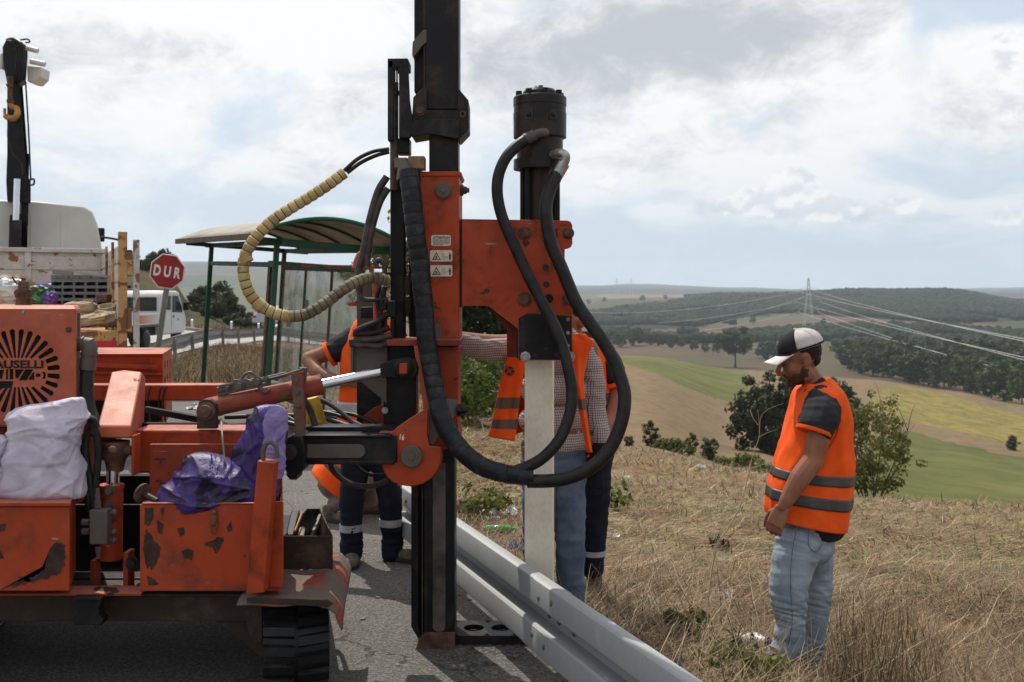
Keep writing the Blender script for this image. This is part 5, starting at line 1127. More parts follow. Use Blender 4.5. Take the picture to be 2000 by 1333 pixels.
A0 = Vector((-2.906, 12, 0)); U = Vector((-1.62, 2.9, 0)); Vv = Vector((.95, .5, 0)); un = U.normalized(); vn = Vv.normalized(); up = Vector((0, 0, 1))
sh = thing('bus_shelter', A0, 'green framed bus shelter with arched sheet roof and dusty glass back wall', 'bus shelter')
posts = {'A': A0, 'B': A0 + Vv, 'C': A0 + U, 'D': A0 + U + Vv}
for q_, m_ in (('A', 'green'), ('B', 'green'), ('C', 'green'), ('D', 'greenrust')):
    b = MB(); p = posts[q_]; b.bar(p - up * .1, p + up * 2.34, .058, .058, up=tuple(un)); b.build('post', MAT[m_], sh, bevel=.004)
b = MB(); b.bar(posts['D'] - vn * .16, posts['D'] - vn * .16 + up * 2.2, .12, .12, up=tuple(un)); b.build('post', MAT['greenrust'], sh, bevel=.004, label='thick rusty brown post')
H = 2.34
def beam(name, p, q_, w, h, mat='green'):
    b = MB(); b.bar(p, q_, w, h); b.build(name, MAT[mat], sh, bevel=.003)
ov = .36
beam('eave_beam', A0 - un * .3 + up * (H + .02), A0 + U + un * .3 + up * (H + .02), .05, .06); beam('eave_beam', posts['B'] - un * .3 + up * (H + .02), posts['D'] + un * .3 + up * (H + .02), .05, .06)
beam('cross_beam', A0 - vn * ov + up * (H + .025), posts['B'] + vn * ov + up * (H + .025), .05, .09); beam('cross_beam', posts['C'] - vn * ov + up * (H + .025), posts['D'] + vn * ov + up * (H + .025), .05, .06)
beam('side_rail', A0 + up * 2.10, posts['C'] + up * 2.10, .04, .06); beam('side_rail', posts['B'] + up * 2.12, posts['D'] + up * 2.12, .05, .09, 'greenrust'); beam('side_rail', A0 + up * 2.12 + vn * .03, posts['B'] + up * 2.12, .04, .05, 'greenrust')
e0 = A0 - vn * (ov + .05) - un * .42; e1 = A0 + U - vn * (ov + .05) + un * .45; wd = vn * (Vv.length + 2 * ov + .10)
beam('roof_edge', e0 + up * (H + .05), e1 + up * (H + .05), .04, .07, 'greenrust'); beam('roof_edge', e0 + wd + up * (H + .05), e1 + wd + up * (H + .05), .04, .07)
def arch(t, v): return e0.lerp(e1, t) + wd * v + up * (H + .08 + .27 * (1 - (2 * v - 1) ** 2))
b = MB(); b.grid(lambda u, v: arch(u, v), 14, 16); b.build('roof_sheet', MAT['roofsheet'], sh, solid=.008)
for t in (0, .28, .5, .75, 1):
    b = MB(); b.tube([arch(t, v) - up * .02 for v in np.linspace(0, 1, 17)], .026 if t == 0 else .018, 8); b.build('roof_rib', MAT['green'], sh)
gp0, gp1 = posts['B'] - un * 0, posts['D']
for i in range(3):
    p, q_ = gp0.lerp(gp1, i / 3 + .012), gp0.lerp(gp1, (i + 1) / 3 - .012)
    b = MB(); b.bar(p + up * 1.17, q_ + up * 1.17, .006, 1.86); b.build('glass_pane', MAT['glass'], sh, smooth=False)
for i in (1, 2):
    p = gp0.lerp(gp1, i / 3); b = MB(); b.bar(p + up * .2, p + up * 2.1, .03, .04, up=tuple(un)); b.build('mullion', MAT['greenrust'], sh)
beam('bottom_rail', gp0 + up * .2, gp1 + up * .2, .04, .06)
MAT['paper'] = m_plain('torn_notice', (0.55, 0.53, 0.50), .8, .3, 30, bump=.05, col2=(0.16, 0.15, 0.15))
p = gp0.lerp(gp1, .60) - vn * .006; b = MB(); b.bar(p + up * 1.55, p + un * .18 + up * 1.55, .002, .24); b.build('torn_notice', MAT['paper'], sh)
b = MB(); b.bar(A0 + U * .1 + vn * .75 + up * .45, A0 + U * .9 + vn * .75 + up * .45, .3, .04); b.bar(A0 + U * .2 + vn * .75, A0 + U * .2 + vn * .75 + up * .43, .05, .05, up=tuple(un)); b.bar(A0 + U * .8 + vn * .75, A0 + U * .8 + vn * .75 + up * .43, .05, .05, up=tuple(un)); b.build('bench', MAT['green'], sh, bevel=.004)
sh.rotation_euler = (0, R(3.7), 0)

# ------------------------------------------------------------------ old guardrail by the carriageway
pts = [Vector((x, y, GZ(x, y))) for x, y in zip(np.interp(np.linspace(ory[0], ory[-1], 26), ory, orx), np.linspace(ory[0], ory[-1], 26))]
og = thing('guardrail', pts[3], 'weathered grey guardrail on many posts curving beside the far carriageway', 'guardrail')
b = MB(); w_beam(b, pts, 1, .30, sc=1.15); b.build('rail_beam', MAT['galv_old'], og, angle=50)
for i in range(0, 26, 2):
    p = pts[i] + Vector((.06, 0, 0)); b = MB(); b.box((p.x - .04, p.y - .04, p.z - .2), (p.x + .04, p.y + .04, p.z + .62)); b.build('rail_post', MAT['galv_old'], og)
# white marker posts on the far verge
mk = None
for i, (x, y) in enumerate(((375, 632), (349, 631), (452, 629), (505, 626), (300, 633), (540, 624))):
    d = 60.5; xx = (x - 1000) / 2000 * d; b = MB(); z = GZ(xx, d); b.prism([Vector((xx + a * .07, d + c * .05, z - .1)) for a, c in ((-1, -1), (1, -1), (1, 1), (-1, 1))], [Vector((xx + a * .055, d + c * .04, z + .62 + .06 * (c > 0))) for a, c in ((-1, -1), (1, -1), (1, 1), (-1, 1))])
    tag(b.build('marker_post', MAT['white'], base=(xx, d, z)), 'white marker post beyond the carriageway, ' + ('just right of the pickup', 'right beside the pickup mirror', 'seen between the shelter posts', 'just left of the near shelter post', 'half hidden by the pickup', 'seen through the shelter glass')[i], 'marker post', 'marker posts beyond the carriageway')

# ------------------------------------------------------------------ crane truck
MAT['cab'] = m_plain('cab_white', (0.60, 0.585, 0.54), .45, .05, 3, bump=.03)
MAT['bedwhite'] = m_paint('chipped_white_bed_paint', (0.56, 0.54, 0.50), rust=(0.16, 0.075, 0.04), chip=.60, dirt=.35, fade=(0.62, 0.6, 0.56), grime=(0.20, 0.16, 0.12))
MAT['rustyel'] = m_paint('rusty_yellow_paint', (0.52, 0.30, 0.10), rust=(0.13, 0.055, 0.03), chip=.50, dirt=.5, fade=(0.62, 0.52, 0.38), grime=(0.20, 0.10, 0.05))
T0 = Vector((-4.14, 11.0, 0)); tf = Vector((-1.62, 3.5, 0)); tfn = tf.normalized(); tl_ = Vector((-tfn.y, tfn.x, 0))   # forward, left
ct = thing('crane_truck', T0 + tl_ * 1.2 + tf * .5, 'white flatbed truck with a black folding loader crane behind its cab', 'truck')
def tp(f, l, z): return T0 + tfn * f + tl_ * l + Vector((0, 0, z))
def tbox(b, f0, f1, l0, l1, z0, z1):
    b.prism([tp(f0, l0, z0), tp(f0, l1, z0), tp(f0, l1, z1), tp(f0, l0, z1)], [tp(f1, l0, z0), tp(f1, l1, z0), tp(f1, l1, z1), tp(f1, l0, z1)])
def tpart(name, mat, *boxes, bevel=.006, parent=None):
    b = MB()
    for q_ in boxes: tbox(b, *q_)
    return b.build(name, MAT[mat] if isinstance(mat, str) else mat, parent or ct, bevel=bevel)
LB = tf.length; BW_ = 2.4
tpart('bed_floor', 'rustyel', (0.0, LB, 0, BW_, 1.10, 1.30))
fw = tpart('front_wall', 'bedwhite', (LB, LB + .06, 0, BW_, 1.22, 2.33)); 
for i in range(5): tpart('front_board', 'bedwhite', (LB - .012, LB, .02, BW_, 1.25 + i * .21, 1.25 + i * .21 + .19), parent=fw, bevel=.008)
tpart('front_cap', 'bedwhite', (LB - .05, LB + .07, 0, BW_, 2.33, 2.39)); tpart('front_stud', 'bedwhite', (LB - .04, LB - .012, .95, 1.03, 1.25, 2.33))
sw = tpart('side_wall', 'bedwhite', (.02, LB, 0, .04, 1.22, 2.30))
for i in range(5): tpart('side_board', 'bedwhite', (.05, LB - .03, .04, .055, 1.26 + i * .21, 1.26 + i * .21 + .185), parent=sw)
for f in (1.1, 2.3): tpart('side_stud', 'rustyel', (f, f + .06, .055, .085, 1.22, 2.36))
tpart('corner_post', 'rustyel', (-.03, .05, -.005, .085, 1.0, 2.42)); tpart('corner_hinge', 'rustyel', (-.04, .0, -.06, -.005, 1.95, 2.2), (-.04, 0, -.05, -.005, 1.35, 1.6), (-.03, 0, -.04, -.005, 1.05, 1.15))
tpart('open_gate_edge', 'bedwhite', (-.03, .02, -.13, -.065, .95, 2.34))
tpart('tail_edge', 'rustyel', (-.03, 0, .085, BW_, 1.10, 1.36)); tpart('red_stripe', m_plain('red_tape', (0.55, 0.02, 0.02), .5, .1, bump=0), (-.034, -.03, .10, BW_, 1.17, 1.255), bevel=0)
tb = tpart('tail_board', 'bedwhite', (-.025, .0, .02, BW_, .85, 1.10)); 
tpart('yellow_sticker', m_plain('yellow_sticker', (0.70, 0.42, 0.03), .5, .1, bump=0), (-.029, -.025, .32, .40, .98, 1.07), bevel=0, parent=tb); tpart('red_sticker', m_plain('red_sticker', (0.50, 0.02, 0.03), .5, .3, 40, bump=0, col2=(0.6, 0.5, 0.5)), (-.029, -.025, .16, .30, .98, 1.09), bevel=0, parent=tb)
tpart('chassis', 'black', (-.0, LB + 3, .75, 1.0, .65, 1.0), (0, LB + 3, 1.5, 1.75, .65, 1.0))
for f in (.9, 2.0, LB + 2.2):
    for l in (.18, BW_ - .42):
        b = MB(); b.stack(tp(f, l, .5), tl_, [(0, .28), (0, .46), (.02, .5), (.26, .5), (.28, .46), (.28, .28)], 28); b.stack(tp(f, l - .005, .5), tl_, [(0, .02), (.04, .12), (0, .28)], 20); b.build('wheel', MAT['rubber'], ct)
# cab: rear wall with rounded shoulders
cf = LB + .95; cl0, cl1 = -.02, 2.36
prof_ = [(cl0, 1.1), (cl0, 2.35), (cl0 + .07, 2.78), (cl0 + .14, 2.98), (cl0 + .26, 3.06), (cl0 + .9, 3.11), (cl1 - .9, 3.11), (cl1 - .26, 3.06), (cl1 - .14, 2.98), (cl1 - .07, 2.78), (cl1, 2.35), (cl1, 1.1)]
b = MB(); b.prism([tp(cf, l, z) for l, z in prof_], [tp(cf + 1.7, l, z) for l, z in prof_]); cb = b.build('cab', MAT['cab'], ct, bevel=.03)
b = MB()
for l in (.55, .95, 1.55): tbox(b, cf - .006, cf, l, l + .012, 1.9, 2.95)
b.bar(tp(cf - .004, 1.05, 2.05), tp(cf - .004, 1.45, 2.5), .008, .01); b.build('cab_rib', MAT['cab'], cb, bevel=.002)
tpart('cab_vent', 'black', (cf - .012, cf, 1.02, 1.17, 2.36, 2.55), parent=cb, bevel=.004)
b = MB(); b.tube(catmull([tp(cf + 1.5, -.02, 2.65), tp(cf + 1.5, -.12, 2.68), tp(cf + 1.45, -.4, 2.62), tp(cf + 1.4, -.42, 2.5)], 5), .018, 8); b.build('mirror_arm', MAT['black'], cb)
b = MB(); tbox(b, cf + 1.35, cf + 1.45, -.55, -.30, 2.2, 2.48); b.build('mirror', MAT['black'], cb, bevel=.03)
b = MB(); tbox(b, cf + 1.7, cf + 1.78, -.14, -.02, 2.62, 2.85); b.build('mirror', MAT['black'], cb, bevel=.02)
# loader crane standing between cab and bed
def cpt(px, py, d=14.6): return PX(px, py, d)
def cprism(name, mat, poly, d0=14.6, dep=.3, bevel=.008, parent=ct):
    b = MB(); fr = [cpt(x, y, d0) for x, y in poly]; b.prism(fr, [p + Vector((-.13, .28, 0)).normalized() * dep for p in fr]); return b.build(name, MAT[mat], parent, bevel=bevel)
cprism('crane_column', 'black', [(19, 420), (54, 415), (53, 500), (16, 500)], 14.62, .35); cprism('crane_column', 'black', [(44, 300), (57, 300), (55, 440), (40, 440)], 14.75, .3)
cprism('crane_cylinder_body', 'blackdust', [(18, 430), (42, 430), (42, 497), (17, 497)], 14.45, .2)
b = MB(); b.cyl(cpt(34, 350, 14.5), cpt(31, 432, 14.5), .045, n=14); b.build('crane_rod', MAT['chrome'], ct)
cprism('crane_boom', 'black', [(14, 160), (38, 165), (52, 345), (60, 352), (60, 395), (50, 395), (14, 392), (12, 355), (14, 300)], 14.6, .28)
cprism('crane_boom', 'blackdust', [(26, 165), (44, 165), (56, 330), (40, 330)], 14.85, .2)
hd = cprism('boom_tip', 'black', [(5, 92), (12, 78), (32, 76), (50, 88), (54, 100), (50, 155), (34, 165), (12, 152), (6, 120)], 14.5, .4)
b = MB()
for x0, x1, y in ((52, 74, 97), (60, 88, 123)): b.cyl(cpt(x0, y - 3, 14.5), cpt(x1, y + 3, 14.5), .038, n=12)
b.build('crane_pipe', MAT['cab'], hd)
b = MB(); fr = [cpt(x, y, 14.55) for x, y in ((52, 128), (80, 130), (78, 150), (66, 162), (53, 160))]; b.prism(fr, [p + Vector((0, .3, 0)) for p in fr]); b.build('oil_tank', MAT['cab'], hd, bevel=.02)
b = MB(); fr = [cpt(x, y, 14.7) for x, y in ((-2, 106), (6, 102), (6, 135), (-2, 135))]; b.prism(fr, [p + Vector((0, .3, 0)) for p in fr]); b.build('oil_tank', MAT['cab'], hd, bevel=.02)
for x in (31, 36, 41, 46):
    b = MB(); b.tube(catmull([cpt(x - 18, 80, 14.4), cpt(x - 4, 84, 14.38), cpt(x + 2, 100, 14.38), cpt(x, 135, 14.4), cpt(x - 4, 158, 14.45)], 5), .014, 6); b.build('crane_hose', MAT['hose'], hd)
b = MB(); b.tube(catmull([cpt(14, 78), cpt(26, 76, 14.4), cpt(40, 84, 14.3), cpt(48, 96, 14.3)], 5), .02, 8); b.tube(catmull([cpt(40, 78), cpt(54, 77), cpt(58, 82), cpt(50, 84)], 5), .012, 6); b.build('crane_hose', MAT['hose'], hd)
b = MB(); b.tube([cpt(14, 168, 14.4), cpt(20, 165, 14.4)], .03, 8); b.cyl(cpt(20, 150, 14.42), cpt(20, 192, 14.42), .045, .03, n=10); b.ball(cpt(20, 198, 14.42), .05); b.build('hook_block', MAT['rust'], ct)
hk = [(20, 200), (22, 208), (32, 212), (34, 222), (28, 231), (17, 231), (10, 224), (9, 212)]
b = MB(); b.tube(catmull([cpt(x, y, 14.42) for x, y in hk], 5), [.035] * 10 + [.042] * 20 + [.02] * 6, 8); b.build('crane_hook', m_plain('orange_hook', (0.42, 0.20, 0.04), .6, .4, 12), ct)
b = MB(); b.tube(catmull([cpt(17, 235, 14.4), cpt(16, 270, 14.38), cpt(24, 300, 14.38), cpt(40, 318, 14.4), cpt(44, 340, 14.4)], 6), .014, 6); b.tube(catmull([cpt(50, 160, 14.5), cpt(56, 260, 14.5), cpt(60, 350, 14.5)], 6), .012, 6); b.tube(catmull([cpt(58, 352, 14.5), cpt(66, 350, 14.5), cpt(66, 360, 14.5), cpt(59, 362, 14.5)], 5), .014, 6); b.build('crane_hose', MAT['hose'], ct)

# ------------------------------------------------------------------ load on the truck
MAT['crate'] = m_plain('grey_crate', (0.20, 0.20, 0.21), .6, .2, 10); MAT['canvas'] = m_plain('beige_canvas', (0.36, 0.28, 0.19), .9, .25, 8, bump=.4, bscale=25, bdist=.02)
def crate_mesh():
    b = MB(); w, h, d, t_ = .138, .076, .22, .014
    b.box((-w / 2, 0, 0), (w / 2, d, t_)); b.box((-w / 2, 0, t_), (-w / 2 + t_, d, h)); b.box((w / 2 - t_, 0, t_), (w / 2, d, h)); b.box((-w / 2 + t_, d - t_, t_), (w / 2 - t_, d, h)); b.box((-w / 2 + t_, 0, t_), (w / 2 - t_, t_, h * .28)); b.box((-w / 2, -.004, h - .012), (w / 2, 0, h))
    return b.build('crate', MAT['crate'])
proto = crate_mesh(); first = True
for r_ in range(5):
    for q_ in range(5):
        o = proto if first else proto.copy()
        if not first: COL.objects.link(o)
        first = False
        p = PX(111 + q_ * 22.3 - (1 if r_ < 2 else 0), 598 - r_ * 12.2, 12.6)
        o.location = p; o.rotation_euler = (0, 0, .12 + .02 * ((q_ * 3 + r_) % 3))
        tag(o, 'grey open crate in the truck bed stack, ' + ('bottom', 'second', 'middle', 'fourth', 'top')[r_] + ' row, ' + ('leftmost', 'second from left', 'middle', 'second from right', 'rightmost')[q_], 'crate', 'grey crates stacked in the truck bed')
MAT['lilac'] = m_plain('lilac_plastic', (0.20, 0.15, 0.42), .5, .3, 8)
def blob_sack(name, mat, c, sc, label, cat, seed=0, amp=.12, f=3.0, rot=None, group=None, n=40, m=26, q_=.75):
    """soft crumpled bag: a squarish ball pushed about by folds"""
    b = MB(); b.ball((0, 0, 0), 1.0, n=n, m=m); c = Vector(c); out = []
    for v in b.v:
        v = Vector(v); s_ = Vector([math.copysign(abs(a) ** q_, a) for a in v])
        p = v * f + Vector((seed * 7.1, seed * 3.3, seed * 1.7))
        k_ = mnoise.noise(p) * amp + abs(mnoise.noise(p * 2.3)) * amp * .7 + mnoise.noise(p * 5.1) * amp * .25
        s_ *= 1 + k_
        w = Vector((s_.x * sc[0], s_.y * sc[1], s_.z * sc[2]))
        if rot is not None: w = rot @ w
        out.append(w + c)
    b.v = [tuple(v) for v in out]
    return tag(b.build(name, MAT[mat] if isinstance(mat, str) else mat, base=(c.x, c.y, c.z - sc[2])), label, cat, group)
blob_sack('plastic_bag', 'lilac', PX(120, 575, 12.95), (.4, .12, .16), 'lilac plastic bag showing behind the lower crates of the stack', 'bag', 3)
blob_sack('plastic_bag', m_plain('green_plastic', (0.012, 0.13, 0.035), .5, .6, 7), PX(76, 582, 12.2), (.18, .16, .12), 'crumpled dark green plastic bag beside the grey crates', 'bag', 5, .3)
blob_sack('plastic_bag', m_plain('clear_white_plastic', (0.55, 0.58, 0.60), .35, .2, 7), PX(20, 568, 12.2), (.17, .16, .13), 'pale translucent plastic bag by the left edge of the truck load', 'bag', 7, .3)
blob_sack('canvas_sack', 'canvas', PX(28, 556, 12.7), (.2, .15, .12), 'brown canvas sack leaning on the front wall above the pale bag', 'sack', 8, .2, 1.6)
blob_sack('plastic_bag', m_plain('violet_plastic', (0.12, 0.06, 0.30), .5, .4, 9), PX(98, 583, 12.1), (.07, .1, .08), 'small violet bag squeezed between the green bag and the crates', 'bag', 9, .3)
blob_sack('canvas_sack', 'canvas', PX(178, 626, 11.6), (.30, .2, .07), 'beige canvas sack lying flat by the tail of the truck bed', 'sack', 12, .25, 1.6, rot=Matrix.Rotation(-.15, 3, 'Y'))
blob_sack('canvas_sack', 'canvas', PX(212, 622, 11.7), (.16, .2, .09), 'beige canvas sack slumped against the side wall beside the canvas bucket', 'sack', 14, .25, 1.6)
blob_sack('canvas_sack', 'canvas', PX(220, 560, 12.6), (.05, .06, .22), 'narrow beige canvas bag hanging beside the crates at the side wall', 'sack', 15, .25, 1.6)
blob_sack('canvas_sack', 'canvas', PX(160, 600, 12.0), (.16, .15, .07), 'beige canvas sack with folded edge in front of the crates', 'sack', 17, .22, 1.6)
b = MB(); pc_ = PX(211, 618, 11.75); b.tube([pc_, pc_ + Vector((0, -.02, .06)), pc_ + Vector((0, -.04, .12))], [.075, .085, .09], 18, cap=False); tag(b.build('canvas_bucket', 'canvas' and MAT['canvas'], base=pc_, solid=.012), 'round open canvas bucket standing among the beige sacks', 'bucket')
b = MB(); p = PX(172, 592, 12.0); b.box(p - Vector((.055, .05, .03)), p + Vector((.055, .05, .04)), Matrix.Rotation(.4, 3, 'Z')); tag(b.build('wooden_block', m_plain('pale_wood', (0.40, 0.28, 0.16), .8, .2, 20), base=p, bevel=.004), 'pale wooden block lying on the truck load in front of the crates', 'block')
b = MB(); p = PX(205, 584, 12.0); b.box(p - Vector((.07, .06, .04)), p + Vector((.07, .06, .05)), Matrix.Rotation(-.3, 3, 'Z')); tag(b.build('rusty_bracket', MAT['rust'], base=p, bevel=.004), 'rusty brown steel bracket lying beside the wooden block on the load', 'bracket')
b = MB(); b.bar(PX(103, 532, 12.4), PX(142, 534, 12.4), .02, .05); tag(b.build('steel_channel', MAT['galv_old'], base=PX(103, 536, 12.4)), 'short grey steel channel lying on top of the crates', 'channel')
b = MB(); b.bar(PX(142, 531, 12.4), PX(208, 541, 12.5), .02, .022); tag(b.build('steel_bar', MAT['galv'], base=PX(142, 533, 12.4)), 'long bright steel bar laid across the top of the crates', 'bar')

# ------------------------------------------------------------------ white pickup
PWX = -11.3; pk = thing('pickup_truck', (PWX - .85, 33.2, GZ(PWX, 33)), 'white dropside pickup with a faded orange stripe parked beyond the stop sign', 'pickup truck')
gz_ = GZ(PWX, 33)+.04
def pbx(name, mat, x0, x1, y0, y1, z0, z1, bevel=.02, parent=pk):
    b = MB(); b.box((x0, y0, z0 + gz_), (x1, y1, z1 + gz_)); return b.build(name, MAT[mat] if isinstance(mat, str) else mat, parent, bevel=bevel)
MAT['pwhite'] = m_plain('pickup_white', (0.62, 0.62, 0.61), .35, .06, 2, bump=.02); MAT['dglass'] = m_plain('dark_window', (0.03, 0.04, 0.045), .08, .2, bump=0)
# cab profile along its length (Y), extruded across
cabp = [(33.15, .62), (33.15, 1.72), (33.3, 1.86), (34.5, 1.86), (34.75, 1.80), (35.35, 1.12), (35.5, .95), (35.52, .55), (35.3, .42), (33.15, .42)]
b = MB(); b.prism([Vector((PWX, y, z + gz_)) for y, z in cabp], [Vector((PWX - 1.65, y, z + gz_)) for y, z in cabp]); cabo = b.build('cab', MAT['pwhite'], pk, bevel=.05)
b = MB(); wp = [(34.05, 1.15), (34.05, 1.70), (34.62, 1.70), (35.12, 1.20), (35.05, 1.12)]; b.prism([Vector((PWX + .006, y, z + gz_)) for y, z in wp], [Vector((PWX - .002, y, z + gz_)) for y, z in wp]); b.build('door_window', MAT['dglass'], cabo)
b = MB(); wp = [(33.35, 1.25), (33.35, 1.68), (33.9, 1.70), (33.9, 1.22)]; b.prism([Vector((PWX + .006, y, z + gz_)) for y, z in wp], [Vector((PWX - .002, y, z + gz_)) for y, z in wp]); b.build('rear_side_window', MAT['dglass'], cabo)
pbx('door_handle', 'black', PWX, PWX + .02, 34.1, 34.25, .98, 1.04, .004, cabo); pbx('door_gap', 'black', PWX, PWX + .003, 33.97, 33.985, .5, 1.7, 0, cabo)
pbx('door_print', m_plain('blue_print', (0.25, 0.32, 0.5), .6, .4, 60, bump=0), PWX, PWX + .004, 34.5, 34.75, .86, .94, 0, cabo)
b = MB(); b.box((PWX + .04, 35.05, 1.2 + gz_), (PWX + .22, 35.15, 1.48 + gz_)); b.bar((PWX, 35.1, 1.3 + gz_), (PWX + .1, 35.1, 1.3 + gz_), .03, .03); b.build('mirror', MAT['black'], cabo, bevel=.03)
pbx('rear_window', 'dglass', PWX - 1.45, PWX - .2, 33.14, 33.15, 1.2, 1.65, 0, cabo)
pbx('bed_floor', 'dullsteel', PWX - 1.65, PWX, 30.7, 33.1, .72, .80); ds = pbx('dropside', 'pwhite', PWX - .04, PWX, 30.7, 33.1, .80, 1.14, .008); pbx('dropside', 'pwhite', PWX - 1.65, PWX - 1.61, 30.7, 33.1, .80, 1.14, .008); tg = pbx('tailboard', 'pwhite', PWX - 1.61, PWX - .04, 30.7, 30.74, .80, 1.14, .008)
k = NT('orange_fade_print'); sx_ = k.n('ShaderNodeSeparateXYZ'); k.put(sx_.inputs[0], k.n('ShaderNodeTexCoord').outputs['Generated']); k.set(Base_Color=k.mix(k.ramp(sx_.outputs[1], .1, .75, kind='LINEAR'), (0.50, 0.14, 0.06), (0.55, 0.53, 0.52)), Roughness=.5)
pbx('side_stripe', k.mat, PWX, PWX + .004, 30.9, 33.0, .84, 1.10, 0, ds)
for i in range(5): pbx('rack_slat', 'black', PWX - 1.5, PWX - .15, 30.78, 30.81, 1.2 + i * .36, 1.29 + i * .36, .004)
for x in (-.5, -1.1): pbx('rack_stile', 'rustyel', PWX + x, PWX + x + .05, 30.81, 30.85, .8, 2.85, .004)
pbx('chassis', 'black', PWX - 1.4, PWX - .25, 30.8, 35.2, .42, .70); pbx('mudguard', 'black', PWX - .15, PWX - .02, 31.4, 31.44, .3, .72, .004)
pbx('tail_lamp', m_plain('red_lamp', (0.4, 0.01, 0.01), .3, .1, bump=0), PWX - .2, PWX - .02, 30.68, 30.70, .6, .7, .004)
for y in (31.75, 34.75):
    for x in (PWX - .2, PWX - 1.62):
        b = MB(); b.stack((x, y, .32 + gz_), (1, 0, 0), [(0, .18), (0, .29), (.02, .32), (.17, .32), (.19, .29), (.19, .18)], 24); w_ = b.build('wheel', MAT['rubber'], pk); b = MB(); b.stack((x - .002, y, .32 + gz_), (1, 0, 0), [(.06, .02), (.08, .17), (.18, .185), (.15, .05), (.16, .02)], 18); b.build('rim', MAT['dullsteel'], w_)

# ------------------------------------------------------------------ distant silver car
cx_, cd = -15.2, 63.5; zc = GZ(cx_, cd) + .35
car = thing('car', (cx_, cd, zc), 'small silver car driving away on the far stretch of road', 'car')
cp_ = [(-.95, .3), (-.95, .75), (-.75, .88), (-.5, 1.3), (-.3, 1.42), (.3, 1.42), (.5, 1.3), (.75, .88), (.95, .75), (.95, .3)]
b = MB(); b.prism([Vector((cx_ + x, cd, z + zc)) for x, z in cp_], [Vector((cx_ + x * .98 - .3, cd + 3.9, z * .95 + zc)) for x, z in cp_]); cbd = b.build('body', m_plain('silver_paint', (0.45, 0.47, 0.50), .3, .05, metal=.5, bump=0), car, bevel=.08)
b = MB(); b.box((cx_ - .55, cd - .01, zc + .95), (cx_ + .55, cd + .02, zc + 1.3)); b.build('rear_window', MAT['dglass'], car, bevel=.01)
for s_ in (-1, 1):
    b = MB(); b.box((cx_ + s_ * .78 - .12, cd - .02, zc + .66), (cx_ + s_ * .78 + .12, cd + .02, zc + .8)); b.build('tail_lamp', m_plain('red_lens', (0.4, 0.01, 0.01), .3, .1, bump=0), car)
    for y in (.7, 3.1):
        b = MB(); b.stack((cx_ + s_ * .7 - .1, cd + y, zc + .3), (1, 0, 0), [(0, .3), (.2, .3)], 18); b.build('wheel', MAT['rubber'], car)

# ------------------------------------------------------------------ pylon and lines
MAT['pylon'] = m_plain('pylon_steel', (0.42, 0.42, 0.42), .6, .1, bump=0)
PD = 900; pxp = (1579 - 1000) / 2000 * PD; zb = GZ(pxp, PD) - 1; zt_ = EYE + (575 - 543) * PD / 2000; PH = zt_ - zb
py = thing('electricity_pylon', (pxp, PD, zb), 'tall steel lattice electricity pylon on the valley floor', 'pylon')
def wid(t): return 4.2 * (1 - t) ** 1.15 + .55
levels = np.linspace(0, 1, 13)
b = MB()
for sx in (-1, 1):
    for sy in (-1, 1): b.tube([Vector((pxp + sx * wid(t), PD + sy * wid(t), zb + PH * t)) for t in levels], .20, 4)
b.build('leg_frame', MAT['pylon'], py)
b = MB()
for a, c in zip(levels, levels[1:]):
    for s_ in (-1, 1):
        for d_ in (-1, 1):
            b.tube([Vector((pxp + d_ * wid(a), PD + s_ * wid(a), zb + PH * a)), Vector((pxp - d_ * wid(c), PD + s_ * wid(c), zb + PH * c))], .11, 4)
            b.tube([Vector((pxp + s_ * wid(a), PD + d_ * wid(a), zb + PH * a)), Vector((pxp + s_ * wid(c), PD - d_ * wid(c), zb + PH * c))], .11, 4)
br_ = b.build('bracing', MAT['pylon'], py); br_['kind'] = 'stuff'
ends = []
for t, w in ((.80, 8.0), (.62, 10.5), (.44, 8.5)):
    z = zb + PH * t
    for s_ in (-1, 1):
        b = MB(); tip = Vector((pxp + s_ * w, PD, z)); 
        for q_ in (Vector((pxp + s_ * wid(t), PD - wid(t), z)), Vector((pxp + s_ * wid(t), PD + wid(t), z)), Vector((pxp + s_ * wid(t) * .9, PD, z + 2.2))): b.tube([q_, tip], .14, 4)
        b.tube([tip, tip - Vector((0, 0, 2.2))], .18, 5); b.build('cross_arm', MAT['pylon'], py); ends.append(tip - Vector((0, 0, 2.2)))
MAT['cable'] = m_plain('aluminium_cable', (0.62, 0.62, 0.62), .4, .05, metal=.3, bump=0)
tgt = [(2120, 684), (2120, 692), (2120, 724), (2120, 734), (2120, 762), (2120, 774)]
for i, (e, (x, y)) in enumerate(zip(ends, tgt)):
    q_ = PX(x, y, 260); b = MB(); b.tube([e.lerp(q_, t) - Vector((0, 0, 3.0 * 4 * t * (1 - t) * .5)) for t in np.linspace(0, 1, 28)], .085, 5)
    tag(b.build('power_line', MAT['cable'], base=e), ('highest', 'second highest', 'third', 'fourth', 'fifth', 'lowest')[i] + ' of the pale power cables sagging from the pylon to the right', 'power line', 'power lines from the pylon')
for i, e in enumerate(ends[::2] + ends[1:2]):
    q_ = PX(980 + 40 * i, 590 + 22 * i, 1250); b = MB(); b.tube([e.lerp(q_, t) - Vector((0, 0, 16 * 4 * t * (1 - t))) for t in np.linspace(0, 1, 28)], .10, 5)
    tag(b.build('power_line', MAT['cable'], base=e), ('highest', 'second', 'third', 'lowest')[i] + ' of the thin power cables sagging from the pylon away to the left', 'power line', 'power lines leaving the pylon to the left')
